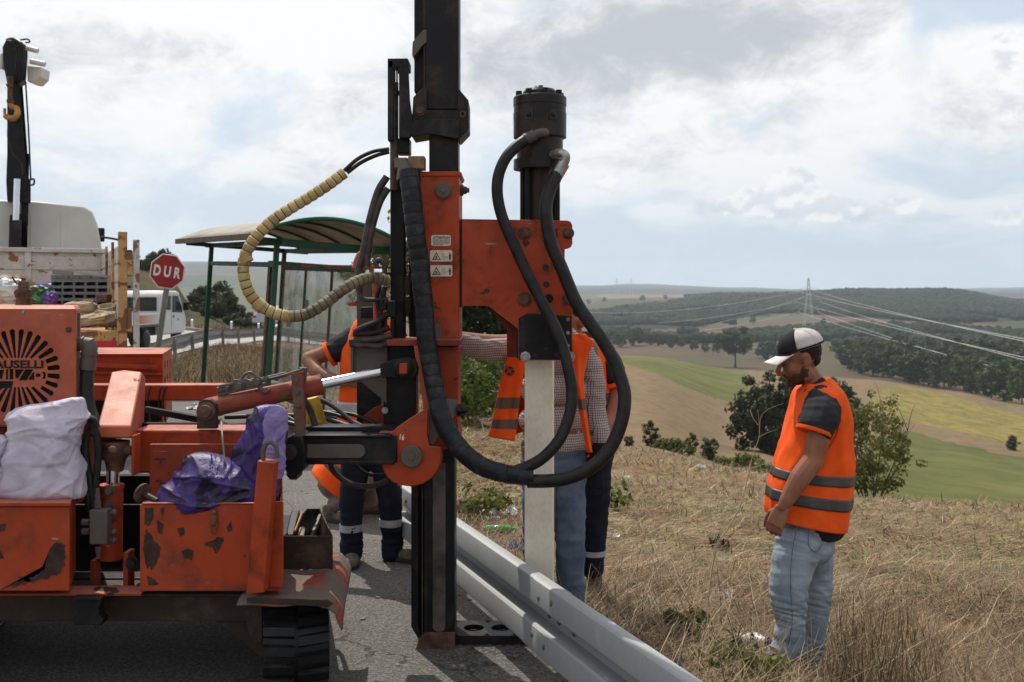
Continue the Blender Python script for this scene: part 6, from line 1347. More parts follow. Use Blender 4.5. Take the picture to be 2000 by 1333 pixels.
for x in (1205, 1233):
    d = 2300; xx = (x - 1000) / 2000 * d; z = GZ(xx, d); b = MB()
    for sx in (-1, 1): b.tube([Vector((xx + sx * 4, d, z)), Vector((xx + sx * .5, d, z + 44))], .5, 4)
    for t in (.55, .7, .85): b.tube([Vector((xx - 8, d, z + 44 * t)), Vector((xx + 8, d, z + 44 * t))], .4, 4)
    tag(b.build('electricity_pylon', MAT['pylon'], base=(xx, d, z)), 'tiny far pylon on the hazy skyline, ' + ('left one of the pair' if x == 1205 else 'right one of the pair'), 'pylon', 'far pylons on the skyline')
# ------------------------------------------------------------------ trees, shrubs, woods
def m_leaf(name, dark, light, tint=None, trans=0.25):
    k = NT(name)
    oi = k.n('ShaderNodeObjectInfo'); n1_ = k.noise(1.6, 3, .6); n2_ = k.noise(16, 2, .6)
    c = k.mix(k.ramp(k.math('ADD', k.math('MULTIPLY', n1_, .65), k.math('MULTIPLY', n2_, .35)), .36, .64), dark, light)
    if tint: c = k.mix(k.math('MULTIPLY', k.ramp(k.noise(5, 2, .5, loc=(7, 7, 7)), .55, .68), .7), c, tint)
    hs = k.n('ShaderNodeHueSaturation'); k.put(hs.inputs['Color'], c)
    k.put(hs.inputs['Value'], k.math('ADD', k.math('MULTIPLY', oi.outputs['Random'], .5), .75)); k.put(hs.inputs['Hue'], k.math('ADD', k.math('MULTIPLY', oi.outputs['Random'], .03), .485))
    c = hs.outputs[0]
    k.set(Base_Color=c, Roughness=.65, Specular_IOR_Level=.25)
    t_ = k.n('ShaderNodeBsdfTranslucent'); k.put(t_.inputs[0], c); mx = k.n('ShaderNodeMixShader'); mx.inputs[0].default_value = trans
    k.t.links.new(k.b.outputs[0], mx.inputs[1]); k.t.links.new(t_.outputs[0], mx.inputs[2]); k.t.links.new(mx.outputs[0], k.out.inputs[0]); return k.mat
MAT['leaf'] = m_leaf('oak_leaf', (0.020, 0.031, 0.010), (0.070, 0.086, 0.026))
MAT['leafdark'] = m_leaf('dark_leaf', (0.016, 0.027, 0.009), (0.056, 0.074, 0.022))
MAT['leafgreen'] = m_leaf('wood_leaf', (0.024, 0.040, 0.014), (0.088, 0.112, 0.038))
MAT['leafyel'] = m_leaf('yellowing_leaf', (0.075, 0.090, 0.018), (0.18, 0.185, 0.042), (0.30, 0.25, 0.045), .4)
MAT['leafbright'] = m_leaf('bright_leaf', (0.045, 0.070, 0.015), (0.115, 0.145, 0.034), (0.20, 0.18, 0.04), .3)
MAT['bark'] = m_plain('bark', (0.075, 0.058, 0.045), .9, .4, 20, bump=.5)
nrng = np.random.default_rng(5)
def leaf_cloud(n_clump, per, shape, leaf, seed, droop=.2, clump_r=.22, hollow=.5):
    """leaf-sized faces gathered in clumps through a crown; shape(u)->point in the crown, unit size"""
    rg = np.random.default_rng(seed); C = np.array([shape(rg) for _ in range(n_clump)])
    cr = clump_r * rg.uniform(.55, 1.25, n_clump)
    N = n_clump * per; ci = np.repeat(np.arange(n_clump), per)
    d = rg.normal(size=(N, 3)); d /= np.linalg.norm(d, axis=1, keepdims=True)
    rr = rg.uniform(hollow, 1.0, N)[:, None]; P = C[ci] + d * rr * cr[ci][:, None] * np.array([1, 1, .75])
    nn = d * .9 + rg.normal(size=(N, 3)) * .6 + np.array([0, 0, .35]); nn /= np.linalg.norm(nn, axis=1, keepdims=True)
    a = np.cross(nn, rg.normal(size=(N, 3))); a /= np.linalg.norm(a, axis=1, keepdims=True); b_ = np.cross(nn, a)
    s_ = leaf * rg.uniform(.6, 1.35, N)[:, None]; a *= s_; b_ *= s_ * .62
    V = np.stack([P - a, P - b_ * .9 + a * .1, P + a, P + b_ * .9 + a * .1], 1).reshape(-1, 3)
    return V, np.arange(N * 4).reshape(-1, 4)
def ell(rx, rz, zc, flat=.0, lump=0):
    def f(rg):
        while True:
            p = rg.uniform(-1, 1, 3); r_ = np.linalg.norm(p)
            if .35 < r_ < 1: break
        if p[2] < 0: p[2] *= 1 - flat
        w = 1 + .25 * math.sin(p[0] * 5 + lump) * math.cos(p[1] * 4 + lump * 2)
        return np.array([p[0] * rx * w, p[1] * rx * w, p[2] * rz * w + zc])
    return f
def crown_mesh(name, mat, h, rx, rz, zc, clumps, per, leaf, seed, cr=.22, flat=.35):
    V, F = leaf_cloud(clumps, per, ell(rx, rz, zc, flat, seed), leaf, seed, clump_r=cr)
    return raw_mesh(name, V, F, MAT[mat])
def trunk_mesh(name, h, r_, split, seed, stems=1, spread=.3):
    rg = random.Random(seed); b = MB()
    for s_ in range(stems):
        a0 = rg.uniform(0, 6.28); lean = 0 if stems == 1 else spread * rg.uniform(.5, 1.1)
        top = Vector((math.cos(a0) * lean * h, math.sin(a0) * lean * h, h * (split if stems == 1 else rg.uniform(.6, .95))))
        path = catmull([Vector((math.cos(a0) * .06 * (stems > 1), math.sin(a0) * .06 * (stems > 1), -.3)), top * .35 + Vector((rg.uniform(-.03, .03) * h, rg.uniform(-.03, .03) * h, 0)), top], 4)
        rr = [r_ * (1 - .6 * i / (len(path) - 1)) * (1 if stems == 1 else .5) for i in range(len(path))]; b.tube(path, rr, 7)
        for q_ in range(7 if stems == 1 else 4):
            a = rg.uniform(0, 6.28); base = path[-1 - (q_ % 3)] if stems == 1 else path[rg.randrange(4, len(path))]
            e = base + Vector((math.cos(a) * h * rg.uniform(.15, .3), math.sin(a) * h * rg.uniform(.15, .3), h * rg.uniform(.12, .34)))
            b.tube(catmull([base, base.lerp(e, .5) + Vector((0, 0, .04 * h)), e], 3), [r_ * .38 * (1 - .8 * i / 6) * (1 if stems == 1 else .55) for i in range(7)], 5)
    me_ = bpy.data.meshes.new(name); me_.from_pydata(b.v, [], b.f); me_.materials.append(MAT['bark']); me_.polygons.foreach_set('use_smooth', [True] * len(me_.polygons)); return me_
def plant(name, crown, trunk, loc, sc, rz, label, cat, group=None, sz=None):
    root = thing(name, loc, label, cat, group); root.rotation_euler = (0, 0, rz); root.scale = (sc, sc, sz or sc)
    for nm, me_ in (('trunk', trunk), ('crown', crown)):
        if me_ is None: continue
        o = bpy.data.objects.new(nm, me_); COL.objects.link(o); o.parent = root
    return root
def on_ground(px, d, dz=0): x = (px - 1000) / 2000 * d; return Vector((x, d, GZ(x, d) + dz))
# big oak in the fields
d = ground_hit(1436, 718, 100).y; s_ = d / 2000
c_ = crown_mesh('oak_crown', 'leaf', 12, 6.0, 4.6, 7.6, 70, 75, .42, 31, 1.7); t_ = trunk_mesh('oak_trunk', 11, .42, .45, 3)
plant('oak_tree', c_, t_, on_ground(1436, d), 76 * s_ / 12.4, .3, 'solitary broad oak standing at the far edge of the green field', 'tree')
# dark dense tree in front of it, and the one behind the man's back
c_ = crown_mesh('dense_crown', 'leafdark', 8, 3.9, 4.0, 4.0, 130, 90, .22, 33, .95, 0); t_ = trunk_mesh('dense_trunk', 7, .25, .4, 5)
D1 = 92; plant('dense_tree', c_, t_, on_ground(1512, D1, -.4), 162 * D1 / 2000 / 8, 1.1, 'dense dark tree growing on the slope just left of the man in the cap', 'tree')
c2 = crown_mesh('dense_crown_tall', 'leafdark', 9, 3.2, 4.4, 5, 110, 80, .25, 37, .95, .1)
D2 = 118; plant('dense_tree', c2, t_, on_ground(1632, D2), 128 * D2 / 2000 / 8.6, .4, 'dark tree standing right behind the head of the man in the cap', 'tree')
# thin yellow-green bush
c_ = crown_mesh('sparse_crown', 'leafyel', 5, 2.1, 2.4, 3.1, 210, 30, .08, 41, .36, 0); t_ = trunk_mesh('bush_stems', 5, .10, .9, 8, 9, .32)
D3 = 34; plant('yellow_green_bush', c_, t_, on_ground(1698, D3, -.1), 222 * D3 / 2000 / 5.0, 2.0, 'thin yellow-green bush with bare lower twigs behind the man in the cap', 'bush')
# roadside scrub
sc_crown = crown_mesh('scrub_crown', 'leafdark', 2, .62, .95, .95, 42, 50, .07, 43, .26, 0); sc_pine = crown_mesh('scrub_pointed', 'leafdark', 2, .55, 1.0, 1.0, 34, 45, .075, 44, .25, 0)
sc_br = crown_mesh('scrub_bright', 'leafbright', 1, 1.0, .5, .45, 40, 40, .08, 45, .28, 0); st_ = trunk_mesh('scrub_stems', 1.7, .05, .9, 9, 4, .15)
for px, d, hpx, crn, lab in ((1272, 40, 56, sc_pine, 'small dark pointed shrub on the dry slope, leftmost of the three'), (1350, 46, 46, sc_pine, 'small dark shrub on the dry slope between two others'), (1387, 47, 56, sc_crown, 'round dark shrub on the dry slope beside the smaller one'),
                             (1228, 38, 30, sc_crown, 'low dark shrub partly behind the big black hose'), (1978, 150, 36, sc_crown, 'lone grey-green shrub at the right edge of the crop field')):
    plant('shrub', crn, st_, on_ground(px, d, -.08), hpx * d / 2000 / 2.0, px * .37, lab, 'shrub', 'dark shrubs on the slope')
for px, d, hpx, w, lab in ((1325, 36, 32, 60, 'low bright green bush in front of the dark slope shrubs'), (1300, 37, 26, 40, 'small bright green clump at the left of the low bright bush'), (1460, 30, 30, 60, 'low olive green bush below the dense dark tree'), (1490, 26, 24, 50, 'bright green low clump beside the man in the cap, close to his elbow'), (1415, 32, 24, 60, 'low dull green bush between the slope shrubs and the dense dark tree')):
    p = on_ground(px, d, -.05); plant('low_bush', sc_br, None, p, hpx * d / 2000 / .95, px * .7, lab, 'bush', 'low green bushes in the gully')
# pine-like tree and hedge seen between mast and hammer bracket
c_ = crown_mesh('feathery_crown', 'leafdark', 6, 2.1, 2.4, 3.6, 120, 80, .12, 47, .55, 0); t_ = trunk_mesh('feathery_trunk', 5, .14, .5, 12)
plant('dark_tree', c_, t_, on_ground(935, 27), .80, .2, 'dark feathery tree showing between the mast and the hammer bracket', 'tree')
c_ = crown_mesh('hedge_crown', 'leafbright', 1.6, .9, .75, .8, 70, 34, .06, 48, .26, 0)
for px, d, s_, lab in ((915, 17.5, .85, 'yellow-green bush right beside the lower mast'), (965, 18.5, .8, 'pale green bush under the outstretched checked sleeve'), (905, 15.5, .62, 'low green bush at the foot of the slope beside the mast')):
    plant('hedge_bush', c_, None, on_ground(px, d, -.05), s_, px, lab, 'bush', 'bushes behind the mast')
c_ = crown_mesh('acacia_crown', 'leafyel', 5, 1.6, 2.2, 3.2, 60, 36, .12, 49, .42, 0)
plant('slender_tree', c_, trunk_mesh('slender_trunk', 4.5, .08, .7, 14), on_ground(775, 30), .86, .5, 'slender yellow-green tree seen beside the valve hoses behind the mast', 'tree')
# left hill trees
tl = trunk_mesh('hill_trunk', 6, .2, .4, 15); cl_ = crown_mesh('hill_crown', 'leaf', 7, 3.1, 2.7, 4.0, 70, 60, .3, 51, .95, .2)
D4 = 112; plant('hill_tree', cl_, tl, on_ground(316, D4, -.3), .50, 1.2, 'round dark tree on the hilltop just above the stop sign', 'tree', 'trees on the left hill')
for i, (px, d, hp) in enumerate(((402, 100, 62), (424, 104, 78), (446, 108, 58), (415, 92, 52), (470, 112, 52), (492, 118, 46), (455, 96, 40), (522, 124, 36), (548, 130, 32), (385, 96, 30))):
    plant('hill_tree', cl_, tl, on_ground(px, d, -.6), hp * d / 2000 / 6.6, i * 1.3, 'grey-green bushy tree below the left hill, ' + ('tallest of the clump', 'at its crest', 'in the middle of the clump', 'at the front', 'right of the middle', 'farther right', 'low and in front', 'small and far right', 'smallest at the right end', 'first and lowest at the left')[1 if i == 0 else 0 if i == 1 else i], 'tree', 'trees on the left hill')
for i, (px, d) in enumerate(((275, 104), (286, 106), (262, 101), (300, 112))):
    plant('hill_shrub', sc_crown, None, on_ground(px, d, -.1), .7 + .15 * (i % 3), i, 'small scrubby bush on the left hill, ' + ('second', 'third', 'first', 'fourth')[i] + ' from the left', 'shrub', 'scrub on the left hill')
# hedgerow wood on the right: every tree its own
wc = [crown_mesh(f'wood_crown', 'leafgreen', 12, 4.6 + .4 * (i % 2), 5.2, 6.2, 46, 46, .62, 60 + i, 1.7, .1) for i in range(4)]; wt = trunk_mesh('wood_trunk', 9, .3, .4, 19)
wood_pts = []
rg = random.Random(4)
# rows measured along the wood: (bearing, foot, height)
for px, base, hp in ((1690, 728, 50), (1712, 735, 58), (1738, 742, 66), (1765, 746, 60), (1792, 752, 72), (1820, 758, 66), (1848, 765, 80), (1878, 772, 74), (1906, 780, 84), (1936, 788, 80), (1966, 796, 86), (1996, 806, 92), (1725, 712, 46), (1775, 718, 52), (1830, 724, 56), (1885, 732, 60), (1945, 738, 60), (1990, 748, 66), (1700, 700, 40), (1750, 700, 40), (1805, 704, 44), (1860, 708, 46), (1920, 712, 50), (1975, 716, 50), (1668, 716, 42), (1650, 704, 38), (2010, 770, 80), (2020, 812, 80), (1760, 690, 34), (1815, 690, 36), (1870, 692, 38), (1930, 696, 40), (1985, 700, 40)):
    d = 330 + (790 - base) * 1.7 + rg.uniform(-5, 5); d = max(300, d)
    wood_pts.append((px + rg.uniform(-8, 8), base, hp * rg.uniform(.9, 1.12), d))
ORD = 'first second third fourth fifth sixth seventh eighth ninth tenth eleventh twelfth thirteenth fourteenth fifteenth sixteenth seventeenth eighteenth nineteenth twentieth'.split(); ORD += ['twenty-' + o for o in ORD[:9]]
def wrow(q): t_ = q[1] - (q[0] - 1690) * .27; return 0 if t_ > 718 else 1 if t_ > 685 else 2
for i, (px, base, hp, d) in enumerate(wood_pts):
    x = (px - 1000) / 2000 * d; zf = EYE - (base - 575) / 2000 * d
    z = min(zf, GZ(x, d) + 1.5); z = GZ(x, d) if abs(zf - GZ(x, d)) < 4 else GZ(x, d) - .5
    top = EYE - (base - hp - 575) / 2000 * d; s_ = max(.5, min(1.9, (top - z) / 11.6))
    row = [q for q in wood_pts if abs(wrow(q) - wrow((px, base, hp, d))) < 1]; row.sort(); n_ = row.index((px, base, hp, d))
    plant('woodland_tree', wc[i % 4], wt, (x, d, z - .3), s_, i * 1.9, 'leafy tree in the wood on the right, ' + ORD[n_] + ' from the left in its ' + ('front', 'middle', 'back')[wrow((px, base, hp, d))] + ' row', 'tree', 'trees of the wood on the right')
# small hedgerow trees farther off
far_c = crown_mesh('far_crown', 'leafdark', 9, 4.2, 4.0, 4.6, 26, 30, .8, 71, 1.6, .1)
FT = ((1210, 678, 26), (1242, 676, 34), (1190, 668, 20), (1270, 674, 20), (1290, 676, 16), (1310, 680, 18), (1330, 678, 14), (1355, 684, 18), (1378, 688, 16), (1492, 700, 30), (1504, 703, 36), (1540, 700, 26), (1470, 632, 12), (1608, 634, 12), (1746, 645, 14), (1822, 650, 10), (1970, 652, 14), (1990, 655, 12), (1885, 632, 12), (1895, 634, 10), (1300, 585, 8), (1255, 588, 10), (1180, 590, 9), (1150, 594, 9), (1410, 620, 10), (1230, 640, 12), (1350, 635, 9))
for i, (px, py_, hp) in enumerate(FT):
    h = ground_hit(px, py_, 340); d = h.y; plant('field_tree', far_c, None, h - Vector((0, 0, .3)), hp * d / 2000 / 8.6, i * 2.1, 'small dark tree among the far fields, ' + ORD[sorted(FT).index((px, py_, hp))] + ' from the left', 'tree', 'scattered trees among the far fields')
# the wooded ridge and belts: one mass
def canopy(pts, sizes, seed):
    rg = np.random.default_rng(seed); ph = (1 + 5 ** .5) / 2
    I = np.array([(-1, ph, 0), (1, ph, 0), (-1, -ph, 0), (1, -ph, 0), (0, -1, ph), (0, 1, ph), (0, -1, -ph), (0, 1, -ph), (ph, 0, -1), (ph, 0, 1), (-ph, 0, -1), (-ph, 0, 1)], float); I /= np.linalg.norm(I[0])
    T = np.array([(0, 11, 5), (0, 5, 1), (0, 1, 7), (0, 7, 10), (0, 10, 11), (1, 5, 9), (5, 11, 4), (11, 10, 2), (10, 7, 6), (7, 1, 8), (3, 9, 4), (3, 4, 2), (3, 2, 6), (3, 6, 8), (3, 8, 9), (4, 9, 5), (2, 4, 11), (6, 2, 10), (8, 6, 7), (9, 8, 1)])
    N = len(pts); Vv_ = I[None] * (1 + rg.normal(0, .16, (N, 12, 1))) * sizes[:, None, None] * np.array([1, 1, .85]) + pts[:, None, :]
    return Vv_.reshape(-1, 3), (T[None] + (np.arange(N) * 12)[:, None, None]).reshape(-1, 3)
rgf = np.random.default_rng(8); P_ = []
# ridge wood
Nf = 26000; yy = rgf.uniform(1050, 2000, Nf); bb = rgf.uniform(.075, .62, Nf); xx = yy * bb; zz_ = ground_z(xx, yy)
sx_ = bb * 2000 + 1000; sy_ = 575 + 2000 * (EYE - zz_) / yy
m_ = inpoly(sx_, sy_, COVER[2][0][0]) | ((yy > 1500) & (bb > .17)); m_ &= vnoise(xx, yy, 70, 3) > .22
P_.append((np.stack([xx, yy, zz_ + 2.5], 1)[m_], rgf.uniform(3.2, 6.2, m_.sum())))
# belts of wood across the valley floor
for poly, n_, d0, d1 in (([(1170, 662), (1320, 672), (1560, 668), (1700, 690), (2000, 720), (2400, 760), (2400, 690), (2000, 655), (1800, 640), (1640, 640), (1500, 650), (1300, 655), (1170, 650)], 9000, 520, 1000),
                         ([(1140, 630), (1300, 628), (1450, 640), (1440, 632), (1250, 622), (1140, 620)], 2500, 900, 1700)):
    yy = rgf.uniform(d0, d1, n_); bb = rgf.uniform(.06, .7, n_); xx = yy * bb; zz_ = ground_z(xx, yy); sx_ = bb * 2000 + 1000; sy_ = 575 + 2000 * (EYE - zz_) / yy
    m_ = inpoly(sx_, sy_, poly) & (vnoise(xx, yy, 45, 9) > .42); P_.append((np.stack([xx, yy, zz_ + 3], 1)[m_], rgf.uniform(2.8, 5.6, m_.sum())))
pts_ = np.concatenate([a for a, _ in P_]); szs = np.concatenate([b for _, b in P_])
Vc, Fc = canopy(pts_, szs, 3); k = NT('canopy'); c = k.mix(k.ramp(k.noise(.05, 4, .7), .35, .65), (0.008, 0.014, 0.006), (0.026, 0.036, 0.014)); c = k.mix(k.ramp(k.noise(.35, 2, .6), .4, .7), c, (0.015, 0.022, 0.009)); k.set(Base_Color=c, Roughness=.9, Specular_IOR_Level=.1); MAT['canopy'] = k.mat  # part of the darkness is cloud shadow put into the colour
o = bpy.data.objects.new('forest', raw_mesh('forest', Vc, Fc, MAT['canopy'])); COL.objects.link(o); o['kind'] = 'stuff'; o['label'] = 'dark green forest covering the far ridge and the valley belts'

# ------------------------------------------------------------------ dry grass, straw and weeds
def strips(P, A, L_, Wd, bend, up0, mats_i, seg=3):
    """thin bent blades: root P, heading A (angle), length, width, upward start slope"""
    N = len(P); rg = np.random.default_rng(len(P)); t = np.linspace(0, 1, seg + 1)
    dx, dy = np.cos(A), np.sin(A); V = np.zeros((N, seg + 1, 2, 3), np.float32)
    sw = rg.uniform(-.5, .5, N)
    for i, q in enumerate(t):
        hx = L_ * (np.cos(up0) * q + bend * q * q * .5); hz_ = L_ * (np.sin(up0) * q - bend * q * q * .45)
        cx_ = P[:, 0] + dx * hx - dy * sw * L_ * q * q * .5; cy_ = P[:, 1] + dy * hx + dx * sw * L_ * q * q * .5; cz = P[:, 2] + hz_
        w = Wd * (1 - .75 * q); a2 = A + 1.57 + sw
        V[:, i, 0] = np.stack([cx_ - np.cos(a2) * w, cy_ - np.sin(a2) * w, cz], 1); V[:, i, 1] = np.stack([cx_ + np.cos(a2) * w, cy_ + np.sin(a2) * w, cz + w * .4], 1)
    base = (np.arange(N) * (seg + 1) * 2)[:, None]; F = np.concatenate([base + np.array([2 * i, 2 * i + 1, 2 * i + 3, 2 * i + 2]) for i in range(seg)], 1).reshape(-1, 4)
    return V.reshape(-1, 3), F, np.repeat(mats_i, seg)
STR = [m_plain('straw_pale', (0.265, 0.183, 0.100), .8, .25, 3, bump=0), m_plain('straw_brown', (0.140, 0.080, 0.037), .85, .3, 3, bump=0), m_plain('straw_dark', (0.105, 0.066, 0.038), .85, .3, 3, bump=0), m_plain('grass_green', (0.115, 0.155, 0.035), .7, .35, 3, bump=0), m_plain('straw_bleached', (0.42, 0.34, 0.225), .8, .15, 3, bump=0)]
rgg = np.random.default_rng(21)
def scatter(n, y0, y1, power=1.0, xmax=.56, edge=.17):
    y = y0 + (y1 - y0) * rgg.uniform(0, 1, n) ** power; xl = RAIL_P.x + (y - RAIL_P.y) * (RAIL_D.x / RAIL_D.y) + edge; xl = np.where(y > 9, np.maximum(xl, -1.3 - (y - 9) * .42), xl)
    x = xl + (y * xmax - xl) * rgg.uniform(0, 1, n); return x, y
VV, FF, MM = [], [], []; off_ = 0
def push(V_, F_, M_):
    global off_
    VV.append(V_); FF.append(F_ + off_); MM.append(M_); off_ += len(V_)
for n, y0, y1, l0, l1, w, up, mi_w, pw in ((74000, 3.3, 8.5, .06, .26, .0022, .30, (.32, .38, .20, .03, .07), 1.15), (52000, 7.5, 17, .08, .22, .0042, .22, (.34, .34, .16, .12, .04), 1.0), (18000, 14, 30, .10, .28, .009, .42, (.36, .36, .17, .10, .01), .9), (9000, 3.2, 7.5, .12, .42, .0020, .55, (.35, .40, .17, .0, .08), 1.0), (9000, 4, 15, .04, .11, .004, .9, (0, 0, .1, .9, 0), .9)):
    x, y = scatter(n, y0, y1, pw); keep = vnoise(x, y, .8, 11) * .6 + vnoise(x, y, 2.6, 12) * .4 > (.04 if n > 7000 else .60); x, y = x[keep], y[keep]; N = len(x)
    z = ground_z(x, y) + .004; dirn = vnoise(x, y, 1.1, 14) * 7 + rgg.normal(0, 1.5, N)
    L_ = rgg.uniform(l0, l1, N); upv = np.abs(rgg.normal(0, up, N)); upv = np.minimum(upv, 1.45)
    push(*strips(np.stack([x, y, z], 1), dirn, L_, w * rgg.uniform(.6, 1.5, N), rgg.uniform(0, .45, N) * np.minimum(1, upv * 1.5), upv, rgg.choice(5, N, p=np.array(mi_w) / sum(mi_w))))
# dry grass between the lay-by and the old guardrail, round the shelter
n = 26000; y = rgg.uniform(19.6, 36, n); xr_ = np.array([rail2_x(max(v, 23)) for v in y]); x = rgg.uniform(xr_ - .1, -1.0 - (y - 19) * .1); z = ground_z(x, y); N = n
push(*strips(np.stack([x, y, z], 1), rgg.uniform(0, 6.28, N), rgg.uniform(.10, .30, N) * (1 + .8 * (y < 22)), .0055 * rgg.uniform(.6, 1.4, N), rgg.uniform(.05, .4, N), rgg.uniform(.7, 1.5, N), rgg.choice(5, N, p=[.30, .38, .22, .08, .02])))
n = 4000; y = rgg.uniform(59.5, 72, n); x = rgg.uniform(-34, -10, n); z = ground_z(x, y)
push(*strips(np.stack([x, y, z], 1), rgg.uniform(0, 6.28, n), rgg.uniform(.2, .5, n), .03 * rgg.uniform(.6, 1.4, n), rgg.uniform(.05, .4, n), rgg.uniform(.8, 1.5, n), rgg.choice(5, n, p=[.5, .3, .1, .1, 0])))
o = bpy.data.objects.new('dry_grass', raw_mesh('dry_grass', np.concatenate(VV), np.concatenate(FF), STR, np.concatenate(MM))); COL.objects.link(o); o['kind'] = 'stuff'; o['label'] = 'dry mown grass and loose straw covering the verge'
# tall brown stems right of the man
VV, FF, MM = [], [], []; off_ = 0
n = 900; y = rgg.uniform(4.15, 6.2, n); x = y * (.305 + .14 * rgg.beta(1.5, 2.2, n)) + rgg.normal(0, .03, n); z = ground_z(x, y) - .01
push(*strips(np.stack([x, y, z], 1), rgg.uniform(0, 6.28, n), rgg.uniform(.12, .50, n) * (1 - .4 * np.abs(x / y - .35) / .1), .0026 * rgg.uniform(.6, 1.6, n), rgg.uniform(0, .3, n), np.clip(rgg.normal(1.25, .3, n), .4, 1.57), rgg.choice(5, n, p=[.16, .50, .27, .05, .02]), seg=4))
n = 1300; y = rgg.uniform(4.0, 7, n); x = y * (.06 + .26 * rgg.uniform(0, 1, n) ** .8); z = ground_z(x, y)
push(*strips(np.stack([x, y, z], 1), rgg.uniform(0, 6.28, n), rgg.uniform(.15, .55, n), .0019 * rgg.uniform(.6, 1.5, n), rgg.uniform(0, .5, n), np.clip(rgg.normal(.6, .35, n), .05, 1.5), rgg.choice(5, n, p=[.5, .2, .1, .0, .2]), seg=4))
o = bpy.data.objects.new('tall_dry_stems', raw_mesh('tall_dry_stems', np.concatenate(VV), np.concatenate(FF), STR, np.concatenate(MM))); COL.objects.link(o); o['kind'] = 'stuff'; o['label'] = 'tuft of tall brown dead grass stems beside the man in the cap'
# single bare weed stalks
def stalk(px0, py0, d, main, branches, r_, label):
    b = MB(); P0 = PX(px0, py0, d); P0.z = GZ(P0.x, d); m_ = [P0] + [PX(x, y, d) for x, y in main]; cp = catmull(m_, 6); b.tube(cp, [r_ * (1 - .75 * i / (len(cp) - 1)) for i in range(len(cp))], 6)
    w = thing('dry_weed', P0, label, 'weed'); b.build('stem', STR[4], w)
    for br__ in branches:
        b = MB(); cp = catmull([PX(x, y, d + .03 * math.sin(x)) for x, y in br__], 5); b.tube(cp, [r_ * .55 * (1 - .7 * i / (len(cp) - 1)) for i in range(len(cp))], 5); b.build('twig', STR[4], w)
stalk(1372, 1130, 5.6, [(1396, 1085), (1420, 1035), (1445, 990), (1460, 935), (1470, 890), (1483, 850), (1480, 800)], [[(1440, 995), (1420, 985), (1395, 965), (1375, 940), (1362, 915)], [(1452, 960), (1440, 945), (1436, 925)], [(1465, 915), (1500, 905), (1530, 898)], [(1480, 855), (1500, 845), (1520, 838)], [(1480, 830), (1470, 815), (1465, 800)], [(1483, 845), (1486, 815), (1500, 800), (1530, 788)]], .0045, 'tall bare bleached weed stalk with a few twigs left of the man in the cap')
stalk(1345, 1215, 5.2, [(1362, 1180), (1385, 1120), (1400, 1060), (1425, 1000)], [[(1385, 1120), (1360, 1090), (1350, 1060)], [(1395, 1080), (1420, 1060)]], .003, 'slim bleached weed stalk leaning right, below the taller stalk')
stalk(1300, 1190, 5.3, [(1285, 1130), (1270, 1085), (1240, 1050)], [[(1285, 1130), (1310, 1100)]], .0028, 'short bleached weed stalk leaning left behind the guardrail')
# green weeds
cw = crown_mesh('weed_leaves', 'leafbright', .3, .16, .08, .07, 30, 9, .022, 77, .06, 0)
for i, (px, d, s_, lab) in enumerate(((1440, 4.75, 1.3, 'leafy green weed at the feet of the man in the cap'), (1330, 5.6, 1.1, 'dark green creeping weed beside the plastic bottle'), (1185, 11.0, 1.8, 'small green tuft out on the dry grass behind the big hose'), (1440, 5.5, .8, 'upright green weed near the blue-capped bottle'), (1505, 4.4, .7, 'small green weed by the left shoe of the man in the cap'), (945, 8.2, 1.4, 'green weed patch between the lower mast and the post'))):
    plant('green_weed', cw, None, on_ground(px, d, 0), s_, i, lab, 'weed', 'green weeds on the verge')
b = MB()
for i in range(9):
    a = i * .7; p = on_ground(1438, 5.5); b.tube(catmull([p, p + Vector((math.cos(a) * .02, math.sin(a) * .02, .12)), p + Vector((math.cos(a) * .07, math.sin(a) * .07, .16 + .02 * (i % 4)))], 4), [.004] * 4 + [.003] * 4 + [.001], 4)
tag(b.build('green_stalk', MAT['leafbright'], base=on_ground(1438, 5.5)), 'upright bunch of long green blades left of the blue-capped bottle', 'plant')

# ------------------------------------------------------------------ litter
MAT['clear'] = m_plain('clear_plastic', (0.62, 0.63, 0.62), .2, .15, 20, bump=.3); MAT['bluecap'] = m_plain('blue_plastic', (0.02, 0.04, 0.25), .35, .1, bump=0); MAT['greenglass'] = m_plain('green_bottle_plastic', (0.03, 0.28, 0.06), .15, .3, 20, bump=.1)
def bottle(name, p, ax_, L_, r_, mat, capmat, label):
    ax_ = Vector(ax_).normalized(); t = thing(name, p, label, 'bottle'); b = MB()
    b.stack(p - ax_ * L_ * .5, ax_, [(0, r_ * .7), (.01, r_), (L_ * .25, r_), (L_ * .3, r_ * .9), (L_ * .36, r_), (L_ * .62, r_), (L_ * .8, r_ * .6), (L_ * .9, r_ * .38), (L_ * .94, r_ * .38)], 16); b.build('body', mat, t)
    b = MB(); b.stack(p - ax_ * L_ * .5, ax_, [(L_ * .93, r_ * .46), (L_, r_ * .46)], 14); b.build('cap', capmat, t); return t
p = PX(1472, 1184, 5.75); p.z = GZ(p.x, p.y) + .05; bottle('plastic_bottle', p, (.45, -.75, .25), .24, .046, MAT['clear'], MAT['bluecap'], 'clear plastic bottle with a blue cap lying left of the man in the cap')
p = PX(978, 1033, 7.6); p.z = GZ(p.x, p.y) + .035; bottle('plastic_bottle', p, (1, -.1, .05), .24, .036, MAT['greenglass'], MAT['greenglass'], 'green plastic bottle lying behind the near guardrail')
